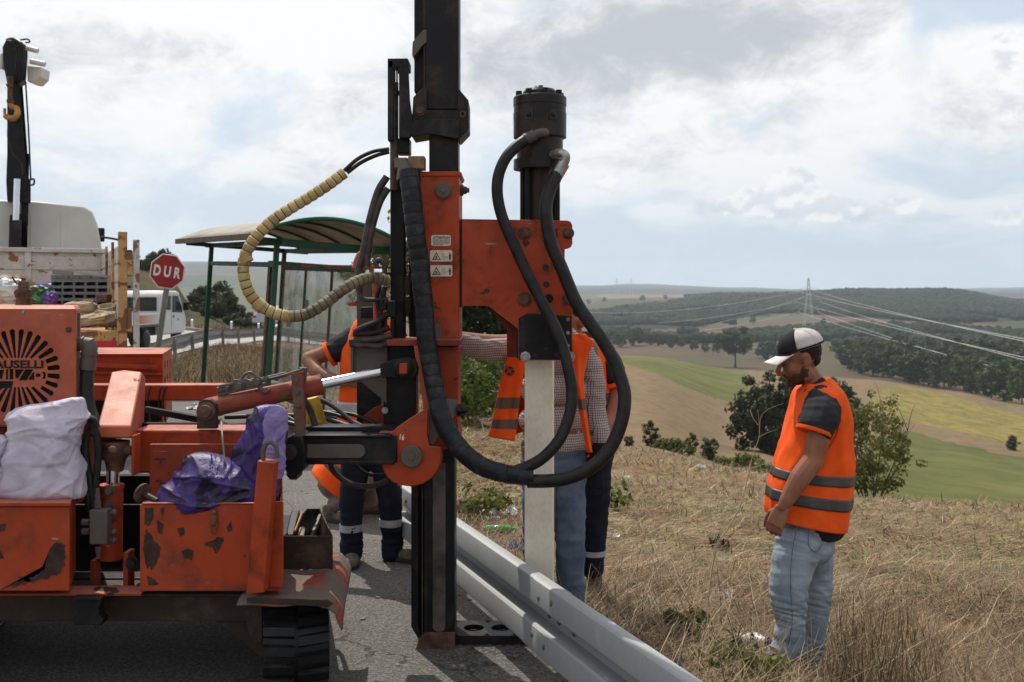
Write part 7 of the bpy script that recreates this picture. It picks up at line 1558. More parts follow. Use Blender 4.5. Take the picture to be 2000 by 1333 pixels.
def rag(name, p, sx, sy, h, mat, label, cat, seed):
    b = MB(); p = Vector(p)
    b.grid(lambda u, v: p + Vector(((u - .5) * sx * (1 + .5 * mnoise.noise(Vector((u * 3, v * 3, seed)))), (v - .5) * sy * (1 + .5 * mnoise.noise(Vector((u * 3, v * 3, seed + 5)))), .006 + h * abs(mnoise.noise(Vector((u * 4 + seed, v * 4, .3)))) * 1.6)), 14, 10)
    tag(b.build(name, mat, base=p), label, cat)
MAT['film'] = m_plain('white_film', (0.66, 0.65, 0.63), .5, .1, 20, bump=.3)
def gp(px, py_): return ground_hit(px, py_, 2.5)
for px, py_, sx, sy, h, m_, lab, sd in ((975, 1010, .26, .18, .08, 'film', 'crumpled white plastic film lying beyond the green bottle', 1), (960, 1016, .12, .1, .03, 'film', 'small flat scrap of white film left of the larger one', 2), (1003, 1075, .12, .2, .07, 'bluecap', 'crumpled blue plastic scrap close behind the near guardrail', 3), (1418, 1172, .09, .12, .06, 'clear', 'crumpled translucent plastic cup in the straw left of the blue-capped bottle', 4), (1276, 1183, .07, .06, .05, 'clear', 'small clear plastic lump in the straw right of the post', 5), (1195, 1052, .12, .08, .04, 'film', 'pale paper scrap on the dry grass right of the jeans', 6), (1370, 915, .16, .1, .08, 'film', 'white scrap on the far crest of the dry grass', 7), (1225, 935, .14, .1, .05, 'film', 'pale scrap far out on the dry grass behind the hose', 8), (1405, 1072, .16, .14, .10, 'rust', 'dark crumpled scrap lying by the tall bare weed stalk', 9), (1330, 1292, .07, .1, .03, 'film', 'white scrap right behind the near end of the guardrail', 10), (398, 797, .3, .2, .08, 'film', 'white plastic scrap on the grass beyond the machine boom', 11), (380, 800, .2, .2, .06, 'film', 'small white scrap beside the one beyond the machine boom', 12)):
    rag('plastic_scrap', gp(px, py_), sx, sy, h, MAT[m_], lab, 'litter', sd)
# stones
st = None
stl = MB(); rgs = random.Random(2)
for i in range(260):
    y = rgs.uniform(3.6, 11); x = RAIL_P.x + (y - RAIL_P.y) * (RAIL_D.x / RAIL_D.y) + rgs.choice((rgs.uniform(-1.2, .1), rgs.uniform(.05, .8))); s_ = rgs.uniform(.004, .016); stl.ball((x, y, max(GZ(x, y), 0) + s_ * .4), s_, (1, 1.2, .7), 6, 4, Matrix.Rotation(rgs.uniform(0, 6), 3, 'Z'))
o = stl.build('gravel', m_plain('gravel_stone', (0.22, 0.20, 0.17), .9, .4, 40, bump=.2)); o['kind'] = 'stuff'; o['label'] = 'loose gravel along the edge of the asphalt'
# soil clod heap dug by the post and by the rail
for px, py_, s_, lab in ((1225, 1146, (.10, .08, .03), 'low heap of dark clods right of the jeans'), (912, 1000, (.14, .1, .06), 'dark clod of asphalt beside the lower mast behind the guardrail'), (1290, 1255, (.12, .08, .05), 'dark stone clod behind the near stretch of guardrail')):
    h = gp(px, py_); blob_sack('clod', m_plain('clod_soil', (0.11, 0.08, 0.055), .95, .4, 30, bump=.5), h + Vector((0, 0, s_[2] * .5)), s_, lab, 'clod', px % 13, .4, 4, n=20, m=12, q_=1)
# ------------------------------------------------------------------ people
def m_cloth(name, a, b_, scale=10, bump=.35, rough=.9, weave=420):
    k = NT(name); n_ = k.noise(scale, 5, .6); w_ = k.noise(weave, 2, .6)
    k.set(Base_Color=k.mix(k.ramp(k.math('ADD', k.math('MULTIPLY', n_, .75), k.math('MULTIPLY', w_, .25)), .35, .65), a, b_), Roughness=rough, Specular_IOR_Level=.2)
    k.bump(k.math('ADD', n_, k.math('MULTIPLY', w_, .12)), bump, .012); return k.mat
MAT['vest'] = m_cloth('orange_vest', (0.80, 0.085, 0.008), (0.92, 0.115, 0.012), 9, .25, .75)
MAT['trim'] = m_cloth('orange_trim', (0.75, 0.09, 0.012), (0.85, 0.11, 0.015), 20, .1)
MAT['strip'] = m_plain('reflective_strip', (0.062, 0.061, 0.062), .5, .12, 16, metal=.2, bump=.1)
MAT['stripl'] = m_plain('pale_reflective_strip', (0.42, 0.42, 0.44), .45, .1, 16, metal=.2, bump=.1)
MAT['stripd'] = m_plain('brown_reflective_strip', (0.10, 0.065, 0.055), .45, .12, 16, metal=.2, bump=.1)
MAT['tee'] = m_cloth('charcoal_tee', (0.017, 0.017, 0.022), (0.032, 0.031, 0.037), 8, .4)
MAT['navy'] = m_cloth('navy_work_trousers', (0.008, 0.010, 0.020), (0.017, 0.020, 0.034), 8, .4)
MAT['denim'] = m_cloth('faded_denim', (0.18, 0.228, 0.295), (0.33, 0.38, 0.43), 6, .45)
MAT['denimd'] = m_cloth('blue_denim', (0.060, 0.088, 0.145), (0.15, 0.19, 0.26), 5, .45)
MAT['greycloth'] = m_cloth('grey_trousers', (0.14, 0.12, 0.105), (0.22, 0.19, 0.17), 8, .4)
MAT['black_cloth'] = m_cloth('black_cloth', (0.012, 0.012, 0.013), (0.022, 0.021, 0.022), 12, .25)
MAT['capmesh'] = m_cloth('white_cap_mesh', (0.44, 0.41, 0.40), (0.56, 0.53, 0.52), 20, .2, weave=700)
MAT['capwhite'] = m_cloth('white_visor', (0.62, 0.60, 0.58), (0.70, 0.68, 0.66), 14, .1)
MAT['glove'] = m_cloth('black_glove', (0.010, 0.010, 0.011), (0.024, 0.024, 0.026), 18, .4)
MAT['shoe'] = m_cloth('brown_work_shoe', (0.085, 0.066, 0.048), (0.17, 0.14, 0.11), 20, .3); MAT['sole'] = m_plain('shoe_sole', (0.03, 0.028, 0.026), .8, .3, 20)
MAT['hair'] = m_cloth('dark_hair', (0.010, 0.008, 0.007), (0.026, 0.020, 0.017), 90, .6, .6)
MAT['beard'] = m_cloth('short_beard', (0.034, 0.018, 0.012), (0.085, 0.044, 0.029), 110, .5, .7)
k = NT('skin'); n_ = k.noise(9, 4, .6); k.set(Base_Color=k.mix(k.ramp(n_, .3, .7), (0.215, 0.086, 0.048), (0.295, 0.128, 0.076)), Roughness=.5, Specular_IOR_Level=.35)
k.b.inputs['Subsurface Weight'].default_value = .08; k.b.inputs['Subsurface Radius'].default_value = (.01, .004, .002); k.bump(k.noise(160, 3, .6), .12, .002); MAT['skin'] = k.mat
k = NT('checked_shirt'); s_ = k.n('ShaderNodeSeparateXYZ'); k.put(s_.inputs[0], k.co)
def stripes(v, f, w): return k.ramp(k.math('ABSOLUTE', k.math('SUBTRACT', k.math('FRACT', k.math('MULTIPLY', v, f)), .5)), w, w + .06)
wx = k.math('ADD', s_.outputs[0], k.math('ADD', k.math('MULTIPLY', s_.outputs[1], .6), k.math('MULTIPLY', k.noise(5, 3), .02))); wz = k.math('ADD', s_.outputs[2], k.math('MULTIPLY', k.noise(6, 3, loc=(3, 1, 2)), .02))
g1_, g2_ = stripes(wx, 74, .34), stripes(wz, 74, .34)
k.set(Base_Color=k.mix(k.math('MULTIPLY', g1_, .8), k.mix(k.math('MULTIPLY', g2_, .8), (0.46, 0.42, 0.40), (0.10, 0.055, 0.055)), (0.075, 0.05, 0.055)), Roughness=.9, Specular_IOR_Level=.15); k.bump(k.noise(11, 5, .6), .5, .02); MAT['check'] = k.mat

def remesh(b, name, mat, parent, voxel=.008, smooth=4, fold=None, label=None):
    """union of closed shapes into one continuous skin, with cloth folds pushed in"""
    me_ = bpy.data.meshes.new('tmp'); me_.from_pydata(b.v, [], b.f)
    bm_ = bmesh.new(); bm_.from_mesh(me_); bmesh.ops.recalc_face_normals(bm_, faces=bm_.faces); bm_.to_mesh(me_); bm_.free()
    o = bpy.data.objects.new('tmp', me_); COL.objects.link(o)
    md_ = o.modifiers.new('r', 'REMESH'); md_.mode = 'VOXEL'; md_.voxel_size = voxel
    md_ = o.modifiers.new('s', 'SMOOTH'); md_.iterations = smooth; md_.factor = .5
    nm = eval_mesh(o); bpy.data.objects.remove(o); bpy.data.meshes.remove(me_)
    n_ = len(nm.vertices); co = np.zeros(n_ * 3, np.float32); nm.vertices.foreach_get('co', co); co = co.reshape(-1, 3)
    if fold is not None:
        nr_ = np.zeros(n_ * 3, np.float32); nm.vertices.foreach_get('normal', nr_); nr_ = nr_.reshape(-1, 3)
        co = co + nr_ * fold(co)[:, None]
    org = parent.location; co = co - np.array(org); nm.vertices.foreach_set('co', co.astype(np.float32).ravel())
    nm.polygons.foreach_set('use_smooth', np.ones(len(nm.polygons), bool)); nm.name = name; nm.materials.clear(); nm.materials.append(MAT[mat] if isinstance(mat, str) else mat); nm.update()
    o = bpy.data.objects.new(name, nm); COL.objects.link(o); o.parent = parent
    if label: o['label'] = label
    return o
def v3noise(co, s, seed=0): return (vnoise(co[:, 0] + co[:, 1] * .7, co[:, 2] + co[:, 1] * .3, s, seed) - .5) * 2
def folds(amp, sx=.06, sz=.03, seed=1):
    """creases: ridged noise, flatter than it is long"""
    def f(co):
        a = 1 - np.abs(v3noise(co * np.array([.7, .7, 1.3]), sx, seed)); b2 = v3noise(co * np.array([.5, .5, 1.6]), sz * 2.2, seed + 3)
        return amp * ((a - .6) * 1.1 + b2 * .45)
    return f
def limb(b, pts, rr, n=12, seg=5, end=True):
    path = catmull(pts, seg); m = len(path); ri = np.interp(np.linspace(0, 1, m), np.linspace(0, 1, len(rr)), rr)
    b.tube(path, list(ri), n); b.ball(path[0], ri[0], n=n, m=8)
    if end: b.ball(path[-1], ri[-1], n=n, m=8)
def hand(b, w, d, palm_n, across, s=1.0, curl=.5, thumb_side=1):
    """palm and five unequal fingers, bent at two knuckles; w wrist, d pointing direction, across = towards the little finger"""
    d = Vector(d).normalized(); palm_n = Vector(palm_n).normalized(); across = Vector(across).normalized(); w = Vector(w)
    pc_ = w + d * .045 * s
    for t in (-.028, -.009, .010, .028): b.tube([w + across * t * .7 * s, w + d * .05 * s + across * t * s, w + d * .088 * s + across * t * 1.05 * s], [.015 * s, .0155 * s, .0135 * s], 8)
    for t, L_ in ((-.030, .070), (-.010, .080), (.011, .074), (.031, .058)):
        p0 = w + d * .085 * s + across * t * 1.05 * s; a1 = curl * .5; a2 = curl * 1.2; a3 = curl * 1.9
        q = [p0 - d * .015 * s, p0]
        for f, a in ((.45, a1), (.32, a2), (.23, a3)):
            q.append(q[-1] + (d * math.cos(a) + palm_n * math.sin(a)) * L_ * f * s)
        b.tube(q, [.0095 * s, .0097 * s, .0092 * s, .0085 * s, .0072 * s], 8); b.ball(q[-1], .0074 * s, n=8, m=6)
    t0 = w + d * .022 * s - across * .026 * s; q = [t0, t0 + (d * .55 - across * .55 + palm_n * .45) * .04 * s, t0 + (d * 1.0 - across * .62 + palm_n * .75) * .062 * s, t0 + (d * 1.35 - across * .5 + palm_n * .95) * .078 * s]
    b.tube(q, [.014 * s, .0125 * s, .0108 * s, .0085 * s], 8); b.ball(q[-1], .0088 * s, n=8, m=6)
class Head:
    """head in its own frame: x forward, y to the person's left, z up"""
    def __init__(s, c, fwd, pitch=0.0, roll=0.0, sc=1.0):
        f = Vector((fwd[0], fwd[1], 0)).normalized(); l = Vector((0, 0, 1)).cross(f)
        M = Matrix((f, l, Vector((0, 0, 1)))).transposed(); s.M = M @ Matrix.Rotation(pitch, 3, 'Y') @ Matrix.Rotation(roll, 3, 'X'); s.c = Vector(c); s.sc = sc
    def P(s, x, y, z): return s.c + s.M @ (Vector((x, y, z)) * s.sc)
    def ball(s, b, c, r, n=18, m=12): b.ball(s.P(*c), s.sc, r, n, m, s.M)
    def skin(s, b):
        s.ball(b, (-.006, 0, .022), (.098, .077, .098)); s.ball(b, (.026, 0, -.035), (.068, .064, .085)); s.ball(b, (.036, 0, -.085), (.054, .050, .040)); s.ball(b, (.074, 0, -.108), (.022, .026, .019))
        for q in (1, -1):
            s.ball(b, (.052, q * .036, -.040), (.034, .026, .032)); s.ball(b, (.005, q * .052, -.070), (.03, .014, .045)); s.ball(b, (.074, q * .030, -.006), (.017, .016, .013))
            s.ball(b, (.098, q * .012, -.050), (.012, .009, .008)); s.ball(b, (-.012, q * .084, -.010), (.022, .010, .034)); s.ball(b, (-.010, q * .090, .006), (.021, .008, .016)); s.ball(b, (-.002, q * .082, -.036), (.010, .008, .011))
        b.tube([s.P(.086, 0, .012), s.P(.102, 0, -.012), s.P(.124, 0, -.040), s.P(.122, 0, -.050), s.P(.092, 0, -.057)], [.009 * s.sc, .010 * s.sc, .0125 * s.sc, .012 * s.sc, .010 * s.sc], 10)
        s.ball(b, (.080, 0, .014), (.018, .054, .014)); s.ball(b, (.090, 0, -.070), (.013, .026, .0065)); s.ball(b, (.087, 0, -.082), (.013, .022, .0075))
    def parts(s, par, beard=True, hair=True, vox=.0045):
        if hair:
            b = MB(); s.ball(b, (-.018, 0, .030), (.091, .0795, .094)); s.ball(b, (-.050, 0, -.024), (.040, .058, .040))
            for q in (1, -1): pass
            remesh(b, 'hair', 'hair', par, vox, 2, lambda co: v3noise(co, .006, 5) * .0018)
        if beard:
            b = MB(); s.ball(b, (.037, 0, -.088), (.055, .053, .0395)); s.ball(b, (.074, 0, -.109), (.0245, .029, .021))
            for q in (1, -1): s.ball(b, (.008, q * .0525, -.070), (.028, .0145, .038)); s.ball(b, (.040, q * .041, -.074), (.03, .016, .022)); b.tube([s.P(.103, q * .003, -.0625), s.P(.098, q * .020, -.066), s.P(.080, q * .032, -.085)], [.0055 * s.sc, .0065 * s.sc, .008 * s.sc], 8)
            remesh(b, 'beard', 'beard', par, vox, 2, lambda co: v3noise(co, .005, 6) * .0014)
        for q in (1, -1):
            b = MB(); b.tube([s.P(.092, q * .014, .016), s.P(.092, q * .030, .022), s.P(.078, q * .050, .018)], [.004 * s.sc, .0048 * s.sc, .003 * s.sc], 8); b.build('eyebrow', MAT['hair'], par)
            b = MB(); b.tube([s.P(.0905, q * .018, -.010), s.P(.0915, q * .030, -.0115), s.P(.083, q * .044, -.009)], .0022 * s.sc, 6); b.build('eye', MAT['hair'], par)
        b = MB(); b.tube([s.P(.094, .022, -.077), s.P(.101, 0, -.0755), s.P(.094, -.022, -.077)], .0016 * s.sc, 6); b.build('mouth', m_plain('lip_line', (0.12, 0.05, 0.04), .6, .1, bump=0), par)
def loft_fn(rings):
    """rings: (centre, half-width vector A, half-depth vector B, squareness); returns S(u around, v along)"""
    R_ = [(Vector(c), Vector(a), Vector(b_), q) for c, a, b_, q in rings]; m = len(R_)
    def S(u, v):
        t = max(0, min(m - 1 - 1e-6, v * (m - 1))); i = int(t); t -= i
        def cr(j0, j1, j2, j3): return 0.5 * ((2 * j1) + (j2 - j0) * t + (2 * j0 - 5 * j1 + 4 * j2 - j3) * t * t + (3 * j1 - j0 - 3 * j2 + j3) * t ** 3)
        g = lambda k_: [R_[max(0, min(m - 1, i + o_))][k_] for o_ in (-1, 0, 1, 2)]
        c, a, b_ = cr(*g(0)), cr(*g(1)), cr(*g(2)); q = R_[i][3] * (1 - t) + R_[min(m - 1, i + 1)][3] * t
        an = 2 * math.pi * u; cu, su = math.cos(an), math.sin(an)
        return c + a * math.copysign(abs(cu) ** q, cu) + b_ * math.copysign(abs(su) ** q, su)
    return S
def cloth_tube(name, S, mat, par, nu=72, nv=50, u0=0, u1=1, v0=0, v1=1, off=0.0, amp=.006, seed=1, thick=.0025, label=None, cut=None):
    """draped shell following S, open top and bottom"""
    b = MB(); full = (u1 - u0) > .999
    def nrm(u, v):
        e = .004; du = S(u + e, v) - S(u - e, v); dv = S(u, min(1, v + e)) - S(u, max(0, v - e)); n_ = du.cross(dv); return n_.normalized() if n_.length > 1e-9 else Vector((0, 0, 1))
    rc_ = random.Random(seed); CR = [(rc_.uniform(0, 1), rc_.uniform(.1, 1), rc_.gauss(0, .9), rc_.uniform(.08, .22), rc_.uniform(.008, .022), rc_.choice((1, 1, -.7)) * rc_.uniform(.4, 1)) for _ in range(44)]; vs = []
    def crease(u, v):
        w = 0
        for cu, cv, a, L_, wd_, am in CR:
            du = (u - cu + .5) % 1 - .5; dv = (v - cv) * .55
            if abs(du) + abs(dv) > .5: continue
            t = du * math.sin(a) + dv * math.cos(a); q = abs(du * math.cos(a) - dv * math.sin(a) + t * t * a)
            w += am * math.exp(-q / wd_ - (t / L_) ** 2)
        return max(-1.2, min(1.4, w)) * amp * .85
    for j in range(nv + 1):
        for i in range(nu + 1):
            u = u0 + (u1 - u0) * i / nu; v = v0 + (v1 - v0) * j / nv; p = S(u, v); n_ = nrm(u, v)
            ctr = sum((S(a, v) for a in (0, .25, .5, .75)), Vector()) / 4
            if n_.dot(p - ctr) < 0: n_ = -n_
            w = amp * (1 - abs(mnoise.noise(Vector((p.x * 9, p.y * 9, p.z * 4 + seed * 3.1)))) * 2.2 + .8 * mnoise.noise(Vector((p.x * 22, p.y * 22, p.z * 9 + seed))))
            vs.append(p + n_ * (off + w + crease(u, v)))
    fs = []
    for j in range(nv):
        for i in range(nu):
            if cut and cut(u0 + (u1 - u0) * (i + .5) / nu, v0 + (v1 - v0) * (j + .5) / nv): continue
            fs.append((j * (nu + 1) + i, j * (nu + 1) + i + 1, (j + 1) * (nu + 1) + i + 1, (j + 1) * (nu + 1) + i))
    b.add(vs, fs); return b.build(name, MAT[mat], par, solid=thick, label=label)
def surf_text(name, txt, S, u0, u1, v0, v1, mat, par, off, flip=False):
    m_ = text_mesh(txt, 1.0, 1.0, .03, 0); xs = [v.co.x for v in m_.vertices]; ys = [v.co.y for v in m_.vertices]; ax_, bx2, ay, by = min(xs), max(xs), min(ys), max(ys); b = MB(); vs = []
    for v in m_.vertices:
        u = u0 + (v.co.x - ax_) / (bx2 - ax_) * (u1 - u0); w = v1 + (v.co.y - ay) / (by - ay) * (v0 - v1); p = S(u, w); ctr = sum((S(a, w) for a in (0, .25, .5, .75)), Vector()) / 4; n_ = (p - ctr); n_.z = 0; vs.append(p + n_.normalized() * off)
    b.add(vs, [tuple(p.vertices) for p in m_.polygons]); bpy.data.meshes.remove(m_); return b.build(name, MAT[mat], par, smooth=False)
def shoe(par, heel, toe, w=.048, mat='shoe'):
    heel = Vector(heel); toe = Vector(toe); ax_ = (toe - heel).normalized(); up = Vector((0, 0, 1)); b = MB()
    b.ball(heel + ax_ * .05 + up * .055, 1, (.062, w * .85, .055), 14, 10, Matrix.Rotation(math.atan2(ax_.y, ax_.x), 3, 'Z')); b.ball(heel + ax_ * .16 + up * .045, 1, (.085, w, .042), 14, 10, Matrix.Rotation(math.atan2(ax_.y, ax_.x), 3, 'Z')); b.ball(heel + ax_ * .22 + up * .04, 1, (.06, w * .95, .036), 14, 10, Matrix.Rotation(math.atan2(ax_.y, ax_.x), 3, 'Z')); b.cyl(heel + ax_ * .055 + up * .05, heel + ax_ * .05 + up * .13, .046, .05)
    s_ = remesh(b, 'shoe', mat, par, .008, 3); b = MB(); sd = Vector((-ax_.y, ax_.x, 0)); o2 = []
    for i in range(20):
        a = 2 * math.pi * i / 20; o2.append(heel + ax_ * (.13 + .148 * math.cos(a)) + sd * w * (1.02 - .12 * (math.cos(a) < -.3)) * math.sin(a) + up * .0)
    b.prism(o2, [p + up * .03 for p in o2]); b.build('sole', MAT['sole'], s_, bevel=.004); return s_
def stripes_on(S, par, bands, mat='strip', off=.006, amp=.006, seed=1, u0=0, u1=1, cut=None, nu=72):
    for v0, v1 in bands: cloth_tube('reflective_stripe', S, mat, par, nu, 5, u0, u1, v0, v1, off, amp, seed, .0012, cut=cut)

# ---- 1. the man in the cap, in profile, looking down to the left
D = 5.15
pr = thing('person', Vector((PX(1545, 0, D).x, D, GZ(PX(1545, 0, D).x, D))), 'man in a black and white cap looking down, standing alone in the dry grass', 'person')
hd_ = Head(PX(1563, 697, D), (-1, .10), R(17), 0, 1.06)
b = MB(); hd_.skin(b)
limb(b, [PX(1572, 722, D), PX(1588, 748, D), PX(1598, 780, D)], [.056, .056, .062])
for px_y in ((1602, 815, .09, .14), (1600, 860, .11, .15), (1598, 930, .13, .16), (1590, 1010, .12, .16)): b.ball(PX(px_y[0], px_y[1], D), 1, (px_y[2], px_y[3], .13), 16, 10)
SL = PX(1606, 805, 5.02); EL = PX(1588, 900, 4.90); WL = PX(1530, 990, 4.88)
limb(b, [SL, PX(1600, 845, 4.92), EL], [.05, .058, .050]); limb(b, [EL, PX(1562, 935, 4.885), PX(1540, 972, 4.88), WL], [.051, .050, .037, .029])
hand(b, PX(1528, 992, 4.88), PX(1512, 1030, 4.88) - PX(1528, 992, 4.88), (.5, .75, -.1), (.55, -.5, -.25), 1.04, .75)
SR = PX(1602, 805, 5.30); limb(b, [SR, PX(1594, 845, 5.42), PX(1580, 900, 5.44), PX(1540, 975, 5.40)], [.062, .058, .05, .032])
for d_, xs in ((5.05, ((1575, 1040), (1552, 1150), (1535, 1290))), (5.26, ((1588, 1040), (1594, 1150), (1585, 1290)))): limb(b, [PX(x, y, d_) for x, y in xs], [.06, .034, .018])
remesh(b, 'body', 'skin', pr, .0042, 3)
hd_.parts(pr)
# cap: dark front panel, pale mesh behind, curved pale visor
def cap_pt(u, v, o_=0.0):
    a = 2 * math.pi * u; t = v * math.pi / 2; x = -.014 + (.108 + o_) * math.cos(a) * math.cos(t); y = (.091 + o_) * math.sin(a) * math.cos(t); z = .036 + (.092 + o_) * math.sin(t) ** .82
    return hd_.P(x, y, z)
b = MB(); b.grid(lambda u, v: cap_pt(u * .40 - .20, v), 16, 12); cp_o = b.build('cap', MAT['black_cloth'], pr, solid=.003)
b = MB(); b.grid(lambda u, v: cap_pt(.20 + u * .60, v), 24, 12); b.build('cap_mesh', MAT['capmesh'], cp_o, solid=.003)
for uu in (.2, .35, .5, .65, .8):
    b = MB(); b.tube([cap_pt(uu, v, .002) for v in np.linspace(0, 1, 10)], .0025, 6); b.build('seam', MAT['capwhite'] if uu > .2 and uu < .8 else MAT['black_cloth'], cp_o)
b = MB(); b.tube([cap_pt(.17 + .66 * t, .02, .002) for t in np.linspace(0, 1, 24)], .005, 6); b.build('cap_band', MAT['black_cloth'], cp_o); b = MB(); b.ball(cap_pt(0, 1, .003), .007); b.build('cap_button', MAT['capwhite'], cp_o)
def vis(u, v): a = (u - .5) * 2.2; return hd_.P(-.012 + .108 * math.cos(a) * (1 - v) + v * (.095 + .085 * math.cos(a * .95)), .092 * math.sin(a) * (1 - v * .10), .034 - v * .012 - .022 * (math.sin(a) ** 2) * (.4 + v))
b = MB(); b.grid(vis, 20, 8); b.build('visor', MAT['capwhite'], cp_o, solid=.004)
b = MB(); b.tube([vis(t, .08) + hd_.M @ Vector((0, 0, .004)) for t in np.linspace(.02, .98, 16)], .004, 6); b.build('visor_seam', MAT['black_cloth'], cp_o)
# tee with sleeves
b = MB()
limb(b, [PX(1590, 752, D), PX(1600, 780, D)], [.060, .09]); 
for x, y, rx, ry in ((1604, 810, .09, .15), (1600, 850, .11, .165), (1598, 920, .135, .17), (1590, 1000, .15, .175), (1592, 1024, .152, .178)): b.ball(PX(x, y, D), 1, (rx, ry, .10), 20, 12)
limb(b, [PX(1606, 784, 5.03), PX(1604, 808, 4.95), PX(1595, 832, 4.915), PX(1589, 846, 4.908)], [.082, .094, .088, .083], end=False); limb(b, [PX(1604, 796, 5.28), PX(1600, 818, 5.36), PX(1594, 844, 5.40)], [.078, .085, .078])
remesh(b, 'tee_shirt', 'tee', pr, .007, 3, folds(.006, .05, .03, 2))
b = MB(); b.tube(catmull([PX(1572, 768, 5.12), PX(1574, 765, 5.07), PX(1585, 757, 5.075), PX(1600, 751, 5.085)], 4), .009, 8); b.build('collar', MAT['tee'], pr)
b = MB(); c0, c1 = PX(1590, 840, 4.908), PX(1588, 847, 4.905); b.tube([c0 + (c1 - c0) * t for t in (-.2, .3, .8)], [.0855, .0865, .084], 22); b.build('sleeve_trim', MAT['trim'], pr)
# vest
VR = [(748, 1566, 1622, .085, -12), (753, 1564, 1630, .145, -8), (763, 1556, 1640, .195, -4), (780, 1550, 1650, .212, 0), (803, 1544, 1658, .212, 0), (840, 1532, 1662, .200, 0), (885, 1519, 1665, .198, 4), (920, 1508, 1666, .200, 10), (960, 1497, 1662, .203, 18), (1000, 1494, 1656, .205, 25), (1017, 1495, 1652, .206, 28)]
rings = []
for y, x0, x1, ry, tl_y in VR:
    a_, c_ = PX(x0 + 7, y - tl_y / 2, D), PX(x1 - 7, y + tl_y / 2, D); rings.append(((a_ + c_) / 2, (c_ - a_) / 2, Vector((0, ry, 0)), .82))
SV = loft_fn(rings)
cloth_tube('safety_vest', SV, 'vest', pr, 96, 60, amp=.007, seed=4, off=.004)
stripes_on(SV, pr, ((.69, .74), (.793, .845)), off=.0075, amp=.007, seed=4, nu=96)
b = MB(); b.tube([SV(u, .0) for u in np.linspace(0, 1, 40)], .006, 6); b.build('vest_piping', MAT['trim'], pr); b = MB(); b.tube([SV(u, 1.0) for u in np.linspace(0, 1, 60)], .005, 6); b.build('vest_piping', MAT['trim'], pr)
hole = [PX(x, y, 4.93) for x, y in ((1590, 757), (1573, 780), (1560, 815), (1556, 838))]
surf_text('back_print', 'BUR', SV, .965, 1.03, .375, .405, 'ink', pr, .016); surf_text('back_print', 'TRUS', SV, .955, 1.03, .425, .455, 'ink', pr, .016)
b = MB()
def emb(rr_, aa, o_): u, v = .585 + .020 * rr_ * math.cos(aa), .43 + .040 * rr_ * math.sin(aa); p = SV(u, v); n_ = p - SV(u + .5, v); n_.z = 0; return p + n_.normalized() * o_
for i in range(20): b.add([emb(1, 2 * math.pi * i / 20, .017), emb(1, 2 * math.pi * (i + 1) / 20, .017), emb(0, 0, .017)], [(0, 1, 2)])
b.build('vest_emblem', MAT['ink'], pr, smooth=False); b = MB()
for a in (.5, 1.2, 2.4, 3.6, 4.4): b.bar(emb(.15, a, .0185), emb(.8, a + .3, .0185), .003, .001)
b.build('emblem_lines', MAT['vest'], pr, smooth=False)
# armhole edging and dark inside of the armhole towards the back
b = MB(); b.tube(catmull([PX(1573, 800, 4.955), PX(1584, 780, 4.96), PX(1600, 768, 4.965), PX(1622, 772, 4.96), PX(1638, 800, 4.945), PX(1638, 838, 4.94), PX(1626, 868, 4.935), PX(1610, 884, 4.935)], 6), .005, 6); b.build('armhole_piping', MAT['trim'], pr)
# jeans
b = MB()
for x, y, rx, ry, d_ in ((1576, 1030, .142, .17, D), (1572, 1065, .145, .175, D)): b.ball(PX(x, y, d_), 1, (rx, ry, .10), 20, 12)
limb(b, [PX(1560, 1065, 5.06), PX(1545, 1120, 5.04), PX(1540, 1165, 5.03), PX(1545, 1215, 5.04), PX(1534, 1268, 5.05), PX(1516, 1300, 5.06)], [.120, .099, .089, .072, .072, .067], 18)
limb(b, [PX(1588, 1065, 5.25), PX(1594, 1120, 5.27), PX(1596, 1170, 5.28), PX(1590, 1225, 5.29), PX(1584, 1280, 5.30)], [.104, .083, .073, .064, .065], 18)
def jf(co):
    z = co[:, 2]; kn = np.exp(-((z - .20) / .10) ** 2) + np.exp(-((z + .08) / .07) ** 2) * 1.3 + np.exp(-((z - .55) / .12) ** 2) * .6
    return folds(.006, .07, .03, 6)(co) + kn * .006 * (1 - 2.4 * np.abs(v3noise(co * np.array([.8, .8, 2.6]) + co[:, [2, 2, 0]] * .5, .05, 7)))
jn = remesh(b, 'jeans', 'denim', pr, .0065, 2, jf)
b = MB(); b.tube(catmull([PX(1556, 1030, 4.93), PX(1548, 1075, 4.925), PX(1544, 1120, 4.935), PX(1545, 1165, 4.935), PX(1547, 1215, 4.96), PX(1538, 1270, 4.972)], 5), .0022, 5); b.build('side_seam', MAT['denimd'], jn)
b = MB(); b.tube(catmull([PX(1580, 1034, 4.95), PX(1580, 1066, 4.945), PX(1594, 1078, 4.95), PX(1606, 1064, 4.965)], 5), .0022, 5); b.build('pocket_seam', MAT['denimd'], jn)
for h, t in ((PX(1524, 1318, 5.07), PX(1478, 1326, 5.02)), (PX(1592, 1300, 5.30), PX(1553, 1308, 5.26))):
    z_ = GZ(h.x, h.y) - .005; shoe(pr, (h.x, h.y, z_), (t.x, t.y, z_))

# ---- generic standing worker seen from the front
def torso_rings(L_, d, ry, q=.82):
    out = []
    for x0, x1, y in L_:
        a_, c_ = PX(x0, y, d), PX(x1, y, d); out.append(((a_ + c_) / 2, (c_ - a_) / 2, Vector((0, ry, 0)), q))
    return out
